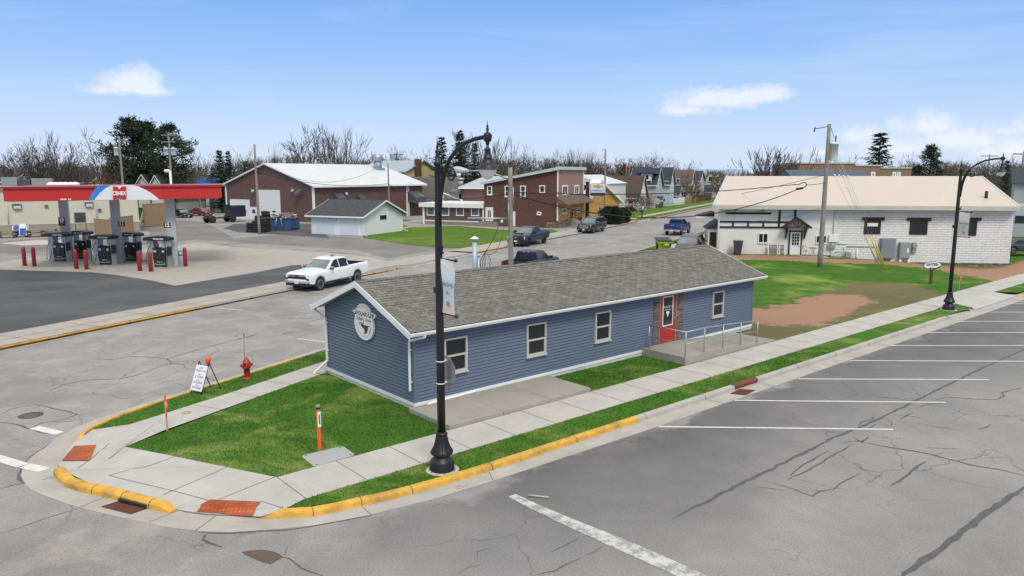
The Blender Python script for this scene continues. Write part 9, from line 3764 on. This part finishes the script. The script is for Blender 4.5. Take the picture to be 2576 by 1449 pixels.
for a in (
  ('bare tree at the far left edge above the store', 28, 345, 125, 'round', 0),
  ('tall dark bare tree with stubby upright limbs above the rooftop units', 118, 322, 118, 'poll', 0),
  ('low bare tree between the dark limbed tree and the canopy logo', 185, 388, 128, 'round', 1),
  ('wide leaning bare tree left of the big pines', 268, 318, 124, 'vase', 0),
  ('round bare crown low beside the brick chimney', 238, 405, 150, 'round', 2, 'grey', 1.1),
  ('slim bare tree right of the big pines', 515, 368, 150, 'vase', 1, 'tan'),
  ('bare tree between the spruce pair and the workshop roof', 606, 366, 150, 'vase', 2),
  ('bare tree just behind the left roof slope of the workshop', 655, 378, 158, 'round', 0),
  ('slender bare sapling behind the workshop ridge', 690, 352, 145, 'tall', 2, 'grey', .5),
  ('tall bare tree, left of the twin behind the workshop ridge', 752, 312, 140, 'vase', 3),
  ('tall bare tree, right of the twin behind the workshop ridge', 796, 304, 143, 'tall', 0, 'grey', 1.3),
  ('many stemmed upright bare tree right of the twin trees', 862, 308, 138, 'multi', 0),
  ('bare tree above the roof ventilator', 930, 378, 170, 'round', 1),
  ('thin bare tree left of the yellow gable', 905, 398, 185, 'vase', 1),
  ('bare tree above the blue grey roof', 985, 372, 175, 'vase', 2, 'tan'),
  ('bare tree above the red chimney', 1018, 358, 170, 'tall', 3),
  ('bare tree right of the yellow gable', 1060, 362, 170, 'vase', 1),
  ('thin leaning bare tree between the lamp and the spruces', 1150, 320, 165, 'tall', 1),
  ('large pale bare tree right of the spruce trio', 1238, 333, 150, 'multi', 1, 'tan', 1.35),
  ('broad bare tree above the left part of the brick shop', 1272, 372, 160, 'round', 2, 'tan', 1.1),
  ('bare tree above the middle of the brick shop roof', 1330, 358, 165, 'vase', 3),
  ('bare tree with dense twigs above the brick shop right end', 1385, 380, 170, 'round', 1),
  ('upright bare tree behind the pinkish shopfront', 1432, 366, 165, 'multi', 0),
  ('upright bare tree right of the pinkish shopfront', 1468, 368, 168, 'multi', 1),
  ('rounded bare tree between shopfront and dealer sign', 1500, 392, 175, 'round', 0),
  ('reddish budding tree left part above the houses', 1583, 382, 185, 'round', 2, 'red', 1.1),
  ('reddish budding tree right part above the houses', 1622, 376, 188, 'round', 0, 'red'),
  ('small bare tree standing over the slate roofs', 1712, 390, 215, 'vase', 2),
  ('tiny bare tree over the blue hall roof', 1822, 412, 260, 'vase', 3),
  ('big round bare tree left of the tall leaning pole', 1950, 355, 118, 'multi', 2, 'grey', 1.75),
  ('bare tree behind the transformer on the tall pole', 2096, 348, 135, 'vase', 0),
  ('low bare tree between the transformer and the spruce', 2152, 398, 150, 'round', 2),
  ('bare tree right of the lone spruce', 2292, 376, 150, 'vase', 3),
  ('budding tan tree left of the farther street lamp', 2398, 398, 150, 'round', 0, 'tan', 1.2),
  ('budding tan tree behind the farther street lamp', 2455, 392, 160, 'round', 2, 'tan', 1.2),
  ('bare tree at the right edge beside the crossarm pole', 2562, 376, 140, 'vase', 1),
  ('bare tree behind the big pines, seen between their trunks', 330, 372, 160, 'round', 1),
  ('bare tree left of the slim one, behind the blue house', 478, 398, 165, 'vase', 0),
):
 a = list(a) + ['grey', 1.][len(a) - 6:] if len(a) < 8 else list(a)
 tree(a[0], a[1], a[2], a[3], a[4], a[5], a[6], a[7])
E2 = 'evergreens behind the roofs'
for lab, u, vt, Y, kind, var, w in (
  ('big dark pine, leftmost of the three behind the canopy', 338, 303, 135, 'pine', 0, 1.15), ('big dark pine, middle of the three behind the canopy', 378, 312, 138, 'pine', 1, 1.1), ('big dark pine behind the pole with two transformers', 434, 318, 134, 'pine', 2, 1.0),
  ('dark spruce, left of the pair beside the workshop', 556, 376, 140, 'spruce', 0, 1.15), ('dark spruce, right of the pair beside the workshop', 578, 378, 142, 'spruce', 1, 1.0),
  ('dark spruce, left of the trio by the nearer lamp', 1112, 342, 150, 'loose', 0, 1.1), ('tall dark spruce, middle of the trio behind the nearer lamp arm', 1158, 326, 152, 'loose', 1, 1.05), ('dark spruce, right of the trio behind the nearer lamp head', 1196, 358, 150, 'spruce', 0, 1.1),
  ('lone tall dark spruce above the tan brick building', 2206, 331, 125, 'loose', 0, 1.6), ('dark pine right of the tan brick building', 2335, 370, 135, 'pine', 0, .9), ('small distant spruce beside the farther street lamp', 2528, 402, 150, 'spruce', 1, 1.3),
  ('small distant conifer left of the workshop roof', 478 + 60, 420, 160, 'spruce', 1, 1.3), ('distant dark conifer right of the spruce pair', 622, 404, 165, 'spruce', 0, 1.4)):
 tree(lab, u, vt, Y, kind, var, 'grey', w, E2, 'pine_tree' if kind == 'pine' else 'spruce_tree')
g = G(1617, 549)
tree('small bare spreading tree on the lawn before the brown roofed house', 1617, 476, g.y, 'round', 2, 'red', 1.15, 'trees near the houses')
tree('small pale bare tree before the slate roofed houses', 1742, 462, 190, 'round', 1, 'tan', 1.1, 'trees near the houses')
mb = None
for lab, u, v, vt, w in (('dense dark green yew bush, left of the pair by the ochre shop', 1538, 566, 520, 1.0), ('dense dark green yew bush, right of the pair by the ochre shop', 1558, 562, 523, .9)):
 g = G(u, v)
 h = zat(g, vt)
 t = thing('yew_bush', lab, 'bush', g, 90, 'yew bushes by the ochre shop')
 cb = MB(mat('yew', (.022, .05, .018), .9, var=.35, scale=1.2))
 r_ = random.Random(u)
 R_ = 1.75 * w
 for _ in range(5200):
  z = r_.random()
  env = R_ * (math.sin(PI * (.12 + .80 * z))) ** .55 * (1 + .14 * math.sin(z * 13 + u) + .1 * r_.gauss(0, 1))
  a = r_.uniform(0, 6.28)
  q = math.sqrt(r_.uniform(.35, 1))
  c = Vector((math.cos(a) * env * q, math.sin(a) * env * q, z * h))
  d_ = Vector((math.cos(a), math.sin(a), r_.uniform(.1, 1.2))).normalized() * r_.uniform(.15, .32)
  ww = d_.cross(Vector((r_.uniform(-1, 1), r_.uniform(-1, 1), r_.uniform(-1, 1)))).normalized() * .07
  cb.face([c - ww, c + ww, c + d_])
 cb.build('foliage', t, uv=False)
 mb = MB(M_bark)
 for k in range(4):
  mb.tube([(.1 * k - .15, 0, -.1), (.35 * k - .5, .1, h * .55)], [.07, .03], 5)
 mb.build('stem', t, uv=False)
fwd = MB(mat('woods_twigs', (.135, .112, .096), .95, var=.3, scale=.05))
r_ = random.Random(77)
tops = [(0, 412), (200, 408), (330, 420), (520, 414), (650, 400), (720, 392), (830, 385), (900, 402), (1000, 396), (1080, 398), (1180, 405), (1280, 398), (1400, 396), (1500, 405), (1580, 410), (1660, 428), (1760, 432), (1900, 430), (2050, 425), (2200, 416), (2350, 408), (2450, 404), (2576, 408)]
for k in range(430):
 u = r_.uniform(-80, 2660)
 Y = r_.uniform(190, 290)
 vt = interp(tops, max(0, min(2576, u))) + r_.uniform(-4, 14)
 b_ = AT(u, 470, Y)
 h = AT(u, vt, Y).z
 Wt = h * r_.uniform(.28, .42)
 fwd.tube([(b_.x, b_.y, 0), (b_.x, b_.y, h * .4)], [.22, .15], 4, caps=False)
 for _ in range(150):
  z = r_.uniform(.22, .92)
  e = Wt * math.sin(PI * min(.98, .15 + z * .82)) ** .8
  a = r_.uniform(0, 6.28)
  q = r_.random() ** .5
  c = Vector((b_.x + math.cos(a) * e * q * .7, b_.y + math.sin(a) * e * q * .7, z * h))
  d_ = Vector((math.cos(a) * r_.uniform(.2, .9), math.sin(a) * r_.uniform(.2, .9), r_.uniform(.5, 1.2))).normalized() * r_.uniform(.9, 2.2)
  ww = d_.cross(Vector((r_.uniform(-1, 1), r_.uniform(-1, 1), r_.uniform(-.3, .3)))).normalized() * r_.uniform(.04, .11)
  fwd.face([c - ww, c + ww, c + d_])
o = fwd.build('far_woods', uv=False)
tag(o, 'far band of bare woods along the horizon', 'woods', kind='stuff')
